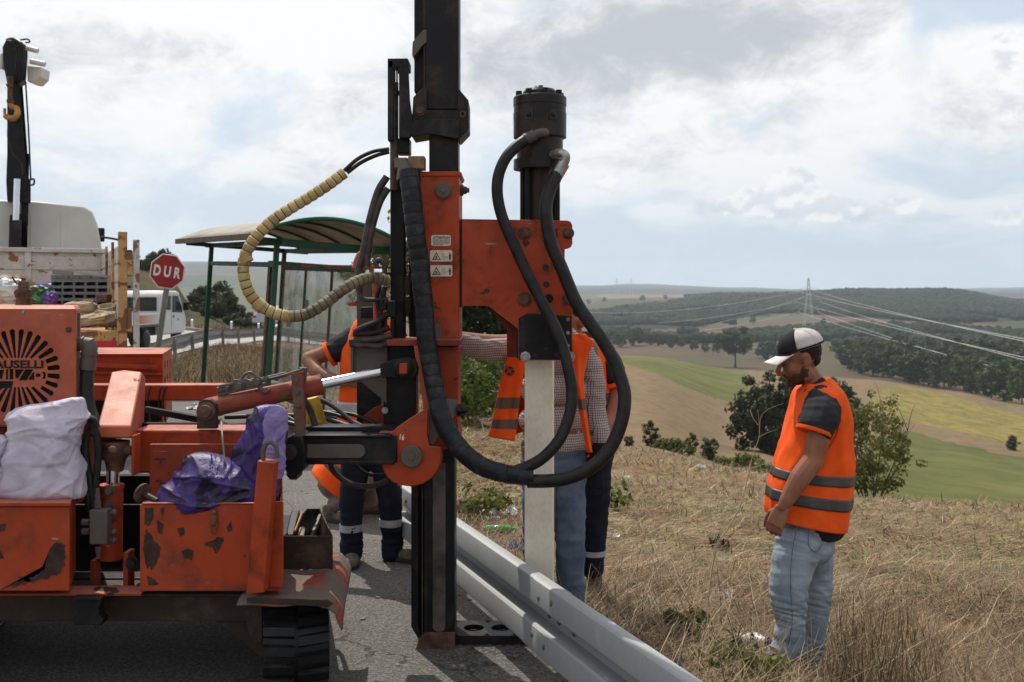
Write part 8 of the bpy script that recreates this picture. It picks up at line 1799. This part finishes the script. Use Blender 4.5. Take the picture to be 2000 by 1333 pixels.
# ---- 2. the man in the checked shirt holding the mast
D = 5.68
p2 = thing('person', Vector((PX(1085, 0, D).x, D, GZ(PX(1085, 0, D).x, D))), 'man in a checked shirt and blue jeans behind the steel post, arm out', 'person')
h2 = Head(PX(1082, 604, D), (-.35, -1), R(18), 0, 1.05); b = MB(); h2.skin(b); limb(b, [PX(1082, 625, D), PX(1083, 650, D)], [.06, .062])
for x, y, rx in ((1083, 690, .19), (1082, 760, .18), (1080, 840, .17)): b.ball(PX(x, y, D), 1, (rx, .12, .14), 16, 10)
limb(b, [PX(1030, 672, D - .02), PX(965, 672, 5.55), PX(900, 664, 5.38), PX(880, 658, 5.34)], [.062, .052, .045, .03]); hand(b, PX(880, 658, 5.34), (-1, -.15, .05), (0, -.6, -.6), (0, .5, -.6), 1.0, .7)
limb(b, [PX(1148, 680, D), PX(1162, 770, 5.7), PX(1172, 845, 5.66), PX(1170, 875, 5.64)], [.06, .048, .036, .03])
for x in (1048, 1112): limb(b, [PX(x, 870, D), PX(x, 1010, D), PX(x + 3, 1165, D)], [.09, .06, .045])
remesh(b, 'body', 'skin', p2, .008, 3); h2.parts(p2, vox=.008)
b = MB()
for x, y, rx in ((1085, 672, .15), (1083, 700, .195), (1082, 760, .195), (1080, 820, .19), (1082, 862, .188)): b.ball(PX(x, y, D), 1, (rx, .135, .115), 20, 12)
limb(b, [PX(1040, 682, D), PX(985, 682, 5.58), PX(940, 680, 5.48), PX(900, 668, 5.38)], [.085, .073, .066, .056], 16)
limb(b, [PX(1136, 690, D), PX(1156, 735, D), PX(1162, 800, 5.68), PX(1173, 850, 5.65), PX(1175, 862, 5.65)], [.085, .070, .062, .052, .048], 16)
remesh(b, 'checked_shirt', 'check', p2, .0075, 2, folds(.007, .06, .03, 11))
b = MB(); hand(b, PX(1172, 862, 5.64), (-.12, -.05, -1), (-.6, -.3, 0), (.5, -.9, 0), 1.25, .7); limb(b, [PX(1174, 868, 5.64), PX(1168, 895, 5.64)], [.046, .05]); remesh(b, 'glove', 'glove', p2, .006, 3)
b = MB()
for x, y, rx in ((1082, 878, .178), (1083, 910, .18)): b.ball(PX(x, y, D), 1, (rx, .125, .10), 20, 12)
limb(b, [PX(1110, 905, D), PX(1113, 1000, D - .02), PX(1114, 1080, D - .02), PX(1116, 1195, D)], [.102, .088, .082, .078], 18); limb(b, [PX(1052, 905, D), PX(1050, 1000, D), PX(1048, 1080, D), PX(1047, 1195, D)], [.102, .085, .078, .075], 18)
remesh(b, 'jeans', 'denimd', p2, .008, 2, folds(.008, .08, .03, 13))
for x in (1050, 1116): shoe(p2, (PX(x, 0, D).x, D + .02, GZ(PX(x, 0, D).x, D)), (PX(x, 0, D).x, D - .3, GZ(PX(x, 0, D).x, D)))
def panel(name, par, rows, mat, d, seed, amp=.010, dd=0.0, thick=.003, label=None):
    """hanging cloth panel: rows = (left, right, height) measured down its length"""
    b = MB(); n_ = len(rows); 
    def fn(u, v):
        t = v * (n_ - 1); i = min(n_ - 2, int(t)); t -= i; l = rows[i][0] * (1 - t) + rows[i + 1][0] * t; r_ = rows[i][1] * (1 - t) + rows[i + 1][1] * t; yl = rows[i][2] * (1 - t) + rows[i + 1][2] * t; yr = (rows[i][3] if len(rows[i]) > 3 else rows[i][2]) * (1 - t) + (rows[i + 1][3] if len(rows[i + 1]) > 3 else rows[i + 1][2]) * t
        p = PX(l + (r_ - l) * u, yl + (yr - yl) * u, d); p.y += dd + amp * 2.2 * mnoise.noise(Vector((u * 2.4 + seed, v * 1.6, seed))) - .02 * math.sin(u * 3.1); return p
    b.grid(fn, 18, 30); o = b.build(name, MAT[mat], par, solid=thick, label=label); return o, fn
pv1, fn1 = panel('safety_vest', p2, [(1000, 1040, 655), (990, 1030, 700), (980, 1022, 735), (968, 1014, 790), (960, 1010, 830), (953, 1005, 852, 862)], 'vest', D - .20, 3)
def band(fn, par, v0, v1, mat, u0=0, u1=1, off=.006, name='reflective_stripe'):
    b = MB(); b.grid(lambda u, v: fn(u0 + (u1 - u0) * u, v0 + (v1 - v0) * v) - Vector((0, off, 0)), 16, 4); return b.build(name, MAT[mat], par)
band(fn1, pv1, .55, .64, 'stripd'); band(fn1, pv1, .745, .85, 'stripd')
b = MB(); 
for i in range(14):
    a0, a1 = 2 * math.pi * i / 14, 2 * math.pi * (i + 1) / 14; b.add([fn1(.30, .34) + Vector((.026 * math.cos(a0), -.008, .026 * math.sin(a0))), fn1(.30, .34) + Vector((.026 * math.cos(a1), -.008, .026 * math.sin(a1))), fn1(.30, .34) + Vector((0, -.009, 0))], [(0, 1, 2)])
b.build('vest_emblem', MAT['ink'], pv1, smooth=False)
b = MB(); c_ = fn1(.30, .34)
for a, w in ((.4, .0022), (.9, .0022), (2.5, .0022), (2.0, .002)): b.bar(c_ + Vector((-.024 * math.cos(a), -.011, -.024 * math.sin(a))), c_ + Vector((.024 * math.cos(a), -.011, .024 * math.sin(a))), .001, w)
b.build('emblem_lines', MAT['vest'], pv1, smooth=False)
pv2, fn2 = panel('safety_vest', p2, [(1096, 1142, 652), (1104, 1160, 668), (1112, 1146, 700), (1118, 1139, 740), (1128, 1143, 790), (1138, 1150, 840), (1146, 1157, 884)], 'vest', D - .165, 5)
band(fn2, pv2, .63, .70, 'stripd')
cloth_tube('vest_back', loft_fn(torso_rings([(1030, 1142, 664), (1018, 1152, 700), (1012, 1152, 760), (1010, 1150, 850)], D + .04, .155)), 'vest', p2, 60, 20, .0, .5, 0, 1, .004, .006, 9)
# ---- 3. the man behind him
D = 6.25
p3 = thing('person', Vector((PX(1150, 0, D).x, D, GZ(PX(1150, 0, D).x, D))), 'worker in navy trousers mostly hidden behind the man in the checked shirt', 'person')
h3 = Head(PX(1113, 628, D), (-.8, -.6), R(24), 0, 1.05); b = MB(); h3.skin(b); limb(b, [PX(1118, 648, D), PX(1130, 672, D)], [.058, .062])
for x, y, rx in ((1142, 710, .17), (1142, 790, .16), (1145, 860, .16)): b.ball(PX(x, y, D), 1, (rx, .12, .15), 16, 10)
limb(b, [PX(1190, 700, D), PX(1203, 770, 6.2), PX(1190, 830, 6.08), PX(1168, 855, 6.0)], [.062, .052, .042, .03]); hand(b, PX(1168, 855, 6.0), (-1, -.3, -.3), (0, -.7, -.5), (0, .6, -.6), 1.0, .6)
for x in (1128, 1160): limb(b, [PX(x, 880, D), PX(x, 1000, D), PX(x, 1110, D)], [.09, .06, .045])
remesh(b, 'body', 'skin', p3, .008, 3); h3.parts(p3, vox=.008)
b = MB(); b.tube(catmull([h3.P(.085, -.07, .0), h3.P(.03, -.085, .0), h3.P(-.05, -.085, -.03)], 4), .004, 6); b.build('glasses_arm', MAT['black'], p3)
b = MB()
for x, y, rx in ((1142, 690, .17), (1142, 760, .17), (1144, 850, .17), (1146, 890, .17)): b.ball(PX(x, y, D), 1, (rx, .125, .13), 20, 12)
limb(b, [PX(1180, 698, D), PX(1196, 725, 6.22), PX(1202, 748, 6.2)], [.085, .080, .075], end=False); remesh(b, 'tee_shirt', 'tee', p3, .009, 2, folds(.006, .06, .03, 15))
b = MB(); a_, c_ = PX(1202, 746, 6.2), PX(1204, 753, 6.2); b.tube([a_, c_], .080, 20); b.build('sleeve_trim', MAT['trim'], p3)
S3 = loft_fn(torso_rings([(1108, 1172, 662), (1098, 1184, 690), (1094, 1188, 760), (1094, 1190, 820), (1094, 1190, 885)], D, .15)); cloth_tube('safety_vest', S3, 'vest', p3, 60, 30, amp=.007, seed=7, off=.004); stripes_on(S3, p3, ((.52, .66), (.78, .9)), 'strip', .008, .007, 7, nu=60)
b = MB(); b.ball(PX(1145, 905, D), 1, (.165, .12, .11), 18, 10)
limb(b, [PX(1163, 915, D), PX(1163, 1000, D), PX(1160, 1060, D), PX(1158, 1112, D)], [.10, .082, .074, .068], 16); limb(b, [PX(1125, 915, D), PX(1120, 1000, D), PX(1118, 1110, D)], [.10, .082, .068], 16)
tr3 = remesh(b, 'work_trousers', 'navy', p3, .009, 2, folds(.007, .07, .03, 17))
b = MB(); a_, c_ = PX(1160, 1074, D), PX(1160, 1084, D); b.tube([a_, c_], .0765, 20); b.build('reflective_band', MAT['stripl'], tr3)
b = MB(); b.pbox(1161, 958, 1177, 968, D - .10, D - .08); b.build('pocket_label', MAT['black_cloth'], tr3)
for x in (1120, 1156): gz2 = GZ(PX(x, 0, D).x, D); shoe(p3, (PX(x, 0, D).x + .03, D + .05, gz2), (PX(x, 0, D).x - .05, D - .25, gz2))
# ---- 4. the worker with his hand on his hip behind the valve bank
D = 6.73
p4 = thing('person', Vector((PX(725, 0, D).x, D, 0)), 'worker in navy trousers with reflective bands, hand on hip, standing behind the machine arm', 'person')
h4 = Head(PX(735, 590, D), (.5, -1), R(15), 0, 1.05); b = MB(); h4.skin(b); limb(b, [PX(735, 610, D), PX(733, 638, D)], [.058, .062])
for x, y, rx in ((730, 690, .17), (730, 770, .16), (728, 850, .16)): b.ball(PX(x, y, D), 1, (rx, .12, .15), 16, 10)
EL4 = PX(603, 702, 6.78)
limb(b, [PX(676, 668, D), PX(638, 690, 6.75), EL4], [.062, .055, .050]); limb(b, [EL4, PX(622, 728, 6.69), PX(652, 742, 6.63), PX(676, 742, 6.59)], [.050, .052, .040, .031]); hand(b, PX(676, 742, 6.59), (1, -.1, -.25), (0, .9, -.2), (0, .2, -1), 1.0, .5)
limb(b, [PX(785, 670, D), PX(805, 760, D), PX(800, 840, 6.63)], [.06, .05, .035])
for x in (690, 765): limb(b, [PX(x, 880, D), PX(x, 980, D), PX(x, 1080, D)], [.09, .06, .045])
remesh(b, 'body', 'skin', p4, .007, 3); h4.parts(p4, vox=.008)
b = MB()
for x, y, rx in ((732, 668, .17), (730, 740, .17), (728, 820, .17), (727, 860, .165)): b.ball(PX(x, y, D), 1, (rx, .125, .13), 20, 12)
limb(b, [PX(690, 665, D), PX(665, 680, 6.74), PX(648, 690, 6.75)], [.09, .086, .080], end=False); limb(b, [PX(775, 668, D), PX(792, 710, D)], [.085, .08]); remesh(b, 'tee_shirt', 'tee', p4, .008, 2, folds(.006, .06, .03, 19))
b = MB(); a_, c_ = PX(648, 690, 6.75), PX(641, 693.5, 6.75); b.tube([a_, c_], .0855, 22); b.build('sleeve_trim', MAT['trim'], p4)
S4 = loft_fn(torso_rings([(700, 764, 626), (688, 778, 642), (672, 788, 680), (668, 792, 740), (664, 790, 800), (663, 790, 830)], D, .15)); cloth_tube('safety_vest', S4, 'vest', p4, 60, 34, amp=.007, seed=8, off=.004); stripes_on(S4, p4, ((.735, .83),), 'stripl', .008, .007, 8, nu=60)
b = MB(); b.ball(PX(727, 880, D), 1, (.165, .12, .13), 18, 10)
limb(b, [PX(695, 900, D), PX(688, 970, 6.69), PX(686, 1030, 6.67), PX(687, 1080, 6.66)], [.10, .082, .073, .072], 16); limb(b, [PX(752, 900, D), PX(761, 970, D), PX(764, 1020, D), PX(766, 1082, D)], [.10, .082, .073, .070], 16)
def t4(co): z = co[:, 2]; return folds(.006, .07, .03, 21)(co) + np.exp(-((z - .14) / .07) ** 2) * .008 * (1 - 2 * np.abs(v3noise(co * np.array([.4, .4, 2.6]), .05, 23)))
tr4 = remesh(b, 'work_trousers', 'navy', p4, .008, 2, t4)
for x, y, d_ in ((686, 1030, 6.67), (763, 1020, D)):
    b = MB(); b.tube([PX(x, y - 6.83, d_), PX(x, y + 6.83, d_)], .0765, 22); b.build('reflective_band', MAT['stripl'], tr4)
shoe(p4, (PX(688, 0, 6.69).x, 6.73, 0), (PX(690, 0, 6.69).x + .02, 6.43, 0), .053); shoe(p4, (PX(757, 0, D).x, D + .03, 0), (PX(757, 0, D).x + .28, D - .12, 0), .053)
# ---- 5. the crouching worker farther back
D = 8.0
p5 = thing('person', Vector((PX(680, 0, D).x, D, 0)), 'worker crouching on the asphalt behind the others, in grey trousers and orange vest', 'person')
b = MB(); hip = PX(660, 935, D); ch = PX(742, 838, D); h5 = Head(PX(768, 800, D), (1, -.3), R(35), 0, 1.05); h5.skin(b); limb(b, [PX(762, 815, D), ch], [.056, .07])
limb(b, [ch, PX(705, 880, D), hip], [.15, .15, .15]); kl = PX(735, 925, D - .12); kr = PX(728, 930, D + .18)
fl5 = PX(650, 995, D - .14); fr5 = PX(722, 1005, D + .16)
limb(b, [hip + Vector((0, -.1, 0)), PX(700, 905, D - .12), kl], [.085, .075, .06]); limb(b, [kl, PX(690, 960, D - .14), fl5], [.06, .05, .04]); limb(b, [hip + Vector((0, .1, 0)), kr], [.08, .06]); limb(b, [kr, fr5], [.055, .04])
for dy in (-.2, .2): limb(b, [ch + Vector((-.02, dy, .02)), PX(765, 890, D + dy), PX(790, 930, D + dy * .6)], [.06, .048, .03]); hand(b, PX(790, 930, D + dy * .6), (.5, 0, -1), (-.5, 0, -.2), (0, 1 if dy > 0 else -1, 0), 1, .5)
remesh(b, 'body', 'skin', p5, .009, 3); h5.parts(p5, vox=.009, beard=False)
b = MB(); limb(b, [hip + Vector((-.02, -.08, -.02)), PX(700, 905, D - .12), kl], [.125, .105, .08]); limb(b, [kl, PX(692, 958, D - .14), PX(655, 985, D - .14)], [.08, .072, .062]); limb(b, [hip + Vector((0, .08, 0)), kr], [.12, .08]); limb(b, [kr, fr5 + Vector((0, 0, .08))], [.078, .062]); remesh(b, 'trousers', 'greycloth', p5, .01, 2, folds(.008, .07, .03, 25))
b = MB(); limb(b, [ch, PX(705, 880, D), hip + Vector((0, 0, .03))], [.17, .165, .165]); limb(b, [ch + Vector((0, -.16, 0)), PX(758, 872, D - .19)], [.085, .07]); limb(b, [ch + Vector((0, .16, 0)), PX(758, 872, D + .19)], [.085, .07]); remesh(b, 'tee_shirt', 'tee', p5, .01, 2, folds(.006, .06, .03, 27))
rg5 = []
axs = (ch - hip).normalized(); sdv = Vector((0, 1, 0)); upv5 = sdv.cross(axs)
for t, r_ in ((1.0, .165), (.75, .185), (.4, .19), (.1, .195), (-.12, .20)): rg5.append((hip.lerp(ch, t), upv5 * r_ * .95, sdv * r_ * 1.12, .85))
S5 = loft_fn(rg5); cloth_tube('safety_vest', S5, 'vest', p5, 60, 30, amp=.008, seed=12, off=.006); stripes_on(S5, p5, ((.62, .74),), 'strip', .011, .008, 12, nu=60)
shoe(p5, (fl5.x - .08, fl5.y, .0), (fl5.x + .15, fl5.y - .05, .0)); shoe(p5, (fr5.x - .08, fr5.y, 0), (fr5.x + .15, fr5.y, 0))

# ------------------------------------------------------------------ sacks and tools on the machine
def loft_sack(name, rows, d, mat, label, seed, amp=.02, slant=.3):
    """filled bag: rows = (height, left, right, half depth) measured from the top down"""
    rg_ = []
    for y, x0, x1, ry in rows:
        a_, c_ = PX(x0, y, d), PX(x1, y, d); rg_.append(((a_ + c_) / 2, (c_ - a_) / 2, Vector((0, ry, 0)), .8))
    S = loft_fn(rg_); b = MB(); nu, nv = 150, 110; P = np.zeros((nv + 1, nu, 3)); Nn = np.zeros((nv + 1, nu, 3))
    for j in range(nv + 1):
        for i in range(nu):
            u, v = i / nu, j / nv; p = S(u, v); c_ = (p + S(u + .5, v)) / 2; n_ = p - c_; n_ = n_.normalized() if n_.length > 1e-6 else Vector((0, -1, 0)); P[j, i] = p; Nn[j, i] = n_
    # long sharp creases thrown across the cloth, plus soft billows between them
    rg = np.random.default_rng(seed * 31); W_ = np.zeros((nv + 1, nu)); X_, Z_ = P[..., 0] + P[..., 1] * .6, P[..., 2]; x0, x1, z0, z1 = X_.min(), X_.max(), Z_.min(), Z_.max(); sz = max(x1 - x0, z1 - z0)
    for q in range(46):
        cx_, cz_ = rg.uniform(x0, x1), rg.uniform(z0, z1); a = rg.normal(slant, .75); L_ = sz * rg.uniform(.10, .38); wd_ = sz * rg.uniform(.012, .05); am = rg.choice((1, 1, -.8)) * rg.uniform(.4, 1.1)
        dx, dz = X_ - cx_, Z_ - cz_; t = dx * np.cos(a) + dz * np.sin(a); s_ = -dx * np.sin(a) + dz * np.cos(a) + .25 * t * t / L_ * rg.normal()
        W_ += am * np.exp(-np.abs(s_) / wd_) * np.exp(-(t / L_) ** 2)
    W_ = amp * (np.clip(W_, -1.6, 1.6) * .75 + 1.2 * (vnoise(X_, Z_, sz * .16, seed) - .5)); edge = np.minimum(1, np.arange(nv + 1) / 6.0)[:, None]; P = P + Nn * (W_ * edge)[..., None]
    b.v = [tuple(p) for p in P.reshape(-1, 3)]; fs = [(j * nu + i, j * nu + (i + 1) % nu, (j + 1) * nu + (i + 1) % nu, (j + 1) * nu + i) for j in range(nv) for i in range(nu)]; fs += [tuple(range(nu)), tuple(nv * nu + i for i in range(nu))]
    b.f = fs; b.m = [0] * len(fs); c0 = PX((rows[-1][1] + rows[-1][2]) / 2, rows[-1][0], d); o = b.build(name, MAT[mat], base=c0, angle=180); return tag(o, label, 'sack')
def m_sack(name, a, b_, rough=.55):
    k = NT(name); w1 = k.n('ShaderNodeTexWave', wave_type='BANDS', bands_direction='X'); k.put(w1.inputs['Vector'], k.co); w1.inputs['Scale'].default_value = 130; w1.inputs['Distortion'].default_value = 3
    c = k.mix(k.ramp(k.noise(7, 5, .65), .3, .7), a, b_); c = k.mix(k.math('MULTIPLY', k.ramp(k.noise(14, 6, .7, .5, loc=(2, 2, 2)), .58, .75), .5), c, tuple(x * .55 for x in a)); k.set(Base_Color=c, Roughness=rough, Specular_IOR_Level=.35); k.bump(k.math('ADD', k.noise(30, 5, .65), k.math('MULTIPLY', w1.outputs[1], .035)), .5, .008); return k.mat
MAT['sackw'] = m_sack('white_woven_sack', (0.44, 0.39, 0.50), (0.56, 0.51, 0.60)); MAT['sackp'] = m_sack('purple_woven_sack', (0.026, 0.012, 0.090), (0.062, 0.030, 0.185), .4); MAT['sackl'] = m_sack('lilac_woven_sack', (0.19, 0.14, 0.34), (0.27, 0.21, 0.43), .45)
loft_sack('woven_sack', [(776, 140, 160, .01), (782, 118, 164, .02), (792, 60, 166, .03), (806, 22, 165, .05), (818, 17, 162, .07), (840, 26, 158, .09), (870, 20, 158, .10), (905, 16, 160, .11), (940, 6, 164, .115), (960, -2, 167, .11), (970, 2, 165, .09)], 4.40, 'sackw', 'white woven sack standing on the left tool box in front of the radiator grille', 3, .017, .25)
loft_sack('woven_sack', [(850, -60, 8, .02), (858, -66, 15, .05), (880, -70, 14, .07), (905, -70, 12, .08), (930, -72, 12, .08), (945, -72, 2, .06)], 4.36, 'sackw', 'second white woven sack at the left edge of the tool box', 6, .012)
b = MB(); b.plate([(12, 880), (14, 860), (7, 872)], 4.28, 4.284)
loft_sack('woven_sack', [(884, 384, 408, .02), (892, 366, 430, .05), (908, 356, 458, .08), (930, 345, 490, .10), (955, 318, 496, .12), (975, 306, 498, .13), (990, 300, 497, .12)], 4.44, 'sackp', 'purple woven sack lying in the open tool box', 9, .026, .5)
loft_sack('woven_sack', [(790, 518, 540, .01), (796, 503, 551, .03), (815, 488, 556, .045), (845, 470, 559, .055), (880, 452, 556, .06), (910, 440, 552, .07), (945, 436, 545, .08), (985, 440, 545, .08)], 4.50, 'sackp', 'upper purple sack pulled up to a point behind the hook', 13, .020, 1.2)
loft_sack('plastic_flap', [(793, 524, 545, .004), (805, 522, 554, .008), (830, 516, 559, .012), (870, 510, 559, .014), (905, 516, 556, .012), (935, 536, 550, .006)], 4.435, 'sackl', 'pale lilac flap of sack hanging beside the upper purple sack', 15, .010, 1.5)
MAT['white_print'] = m_plain('white_fray', (0.62, 0.58, 0.66), .6, .2, 40, bump=0)
# black print on the purple sack and a frayed white edge
for nm in ('sackp',):
    t_ = MAT[nm].node_tree; bs = [n for n in t_.nodes if n.type == 'BSDF_PRINCIPLED'][0]; src = bs.inputs['Base Color'].links[0].from_socket
    tcn = t_.nodes.new('ShaderNodeTexCoord'); nz = t_.nodes.new('ShaderNodeTexNoise'); nz.inputs['Scale'].default_value = 9; nz.inputs['Detail'].default_value = 2; t_.links.new(tcn.outputs['Object'], nz.inputs['Vector'])
    mr = t_.nodes.new('ShaderNodeMapRange'); mr.inputs[1].default_value = .56; mr.inputs[2].default_value = .58; t_.links.new(nz.outputs[0], mr.inputs[0]); mxn = t_.nodes.new('ShaderNodeMix'); mxn.data_type = 'RGBA'; t_.links.new(mr.outputs[0], mxn.inputs[0]); t_.links.new(src, mxn.inputs[6]); mxn.inputs[7].default_value = (.012, .008, .03, 1); t_.links.new(mxn.outputs[2], bs.inputs['Base Color'])
rf = random.Random(3); b = MB()
for i in range(150):
    t = rf.uniform(0, 1); x = 388 + 66 * t + rf.uniform(-3, 3); y = 926 - 14 * math.sin(t * 6) + rf.uniform(-6, 6); p = PX(x, y, 4.318 + .05 * abs(t - .5)); a = rf.uniform(0, 6.28); q = p + Vector((math.cos(a), -.3, math.sin(a))) * rf.uniform(.004, .014); b.bar(p, q, .0012, .0012)
fr_ = b.build('frayed_edge', MAT['white_print'], bpy.data.objects['woven_sack.002'], smooth=False); fr_['kind'] = 'stuff'
# roller with its axle lying on the box rim
rl = thing('roller', PX(285, 975, 4.34), 'rusty flanged steel roller lying on the rim of the right tool box', 'roller')
axr = Vector((.85, -.45, -.30)).normalized(); p = PX(276, 962, 4.40)
b = MB(); b.stack(p, axr, [(0, .02), (0, .042), (.012, .044), (.014, .02)], 22); b.build('flange', MAT['rust'], rl); b = MB(); b.cyl(p, p + axr * .10, .014, n=14); b.build('axle', MAT['brownsteel'], rl); b = MB(); b.stack(p + axr * .09 + Vector((.0, 0, -.012)), (.05, -.15, 1), [(0, .02), (0, .05), (.008, .05), (.010, .02)], 22); b.build('flange', MAT['rust'], rl)
b = MB(); b.tube(catmull([PX(432, 818, 4.6), PX(434, 850, 4.45), PX(438, 890, 4.42), PX(441, 905, 4.40)], 6), .004, 6); tag(b.build('wire', MAT['galv_old'], base=PX(432, 818, 4.6)), 'thin grey wire running down from the boom to the purple sack', 'wire')
# tools in the tray
def tool(name, mat, p0, p1, r_, label, cat, extra=None):
    t = thing(name, p0, label, cat); b = MB(); b.bar(p0, p1, r_ * 2, r_ * 1.4); b.build('handle', MAT[mat], t, bevel=.006); 
    if extra: extra(t)
    return t
tool('brush', 'black', PX(566, 1050, 4.78), PX(578, 1000, 4.92), .020, 'black brush with pale side strip leaning in the steel tray', 'brush', lambda t: MB().bar(PX(576, 1038, 4.76), PX(590, 1002, 4.88), .008, .012).build('side_strip', m_plain('orange_wood', (0.45, 0.22, 0.08), .7, .2, 20), t, bevel=.002))
b = MB(); b.prism([PX(588, 1024, 4.86), PX(604, 1002, 4.92), PX(618, 1014, 4.92), PX(600, 1046, 4.86)], [p + Vector((0, .02, -.01)) for p in (PX(588, 1024, 4.86), PX(604, 1002, 4.92), PX(618, 1014, 4.92), PX(600, 1046, 4.86))]); tag(b.build('metal_plate', MAT['black'], base=PX(600, 1046, 4.86)), 'small black square plate standing among the tools in the tray', 'plate')
b = MB(); b.cyl(PX(588, 1050, 4.78), PX(590, 1034, 4.84), .014, n=14); tag(b.build('grease_cartridge', m_plain('tan_card', (0.40, 0.31, 0.22), .7, .2, 20), base=PX(588, 1050, 4.78)), 'short pale cylindrical cartridge poking out of the tool tray', 'cartridge')
b = MB(); b.bar(PX(605, 1060, 4.80), PX(625, 1010, 5.1), .012, .03); tag(b.build('flat_bar', MAT['dullsteel'], base=PX(605, 1060, 4.80)), 'flat steel bar leaning along the right wall of the tool tray', 'bar')
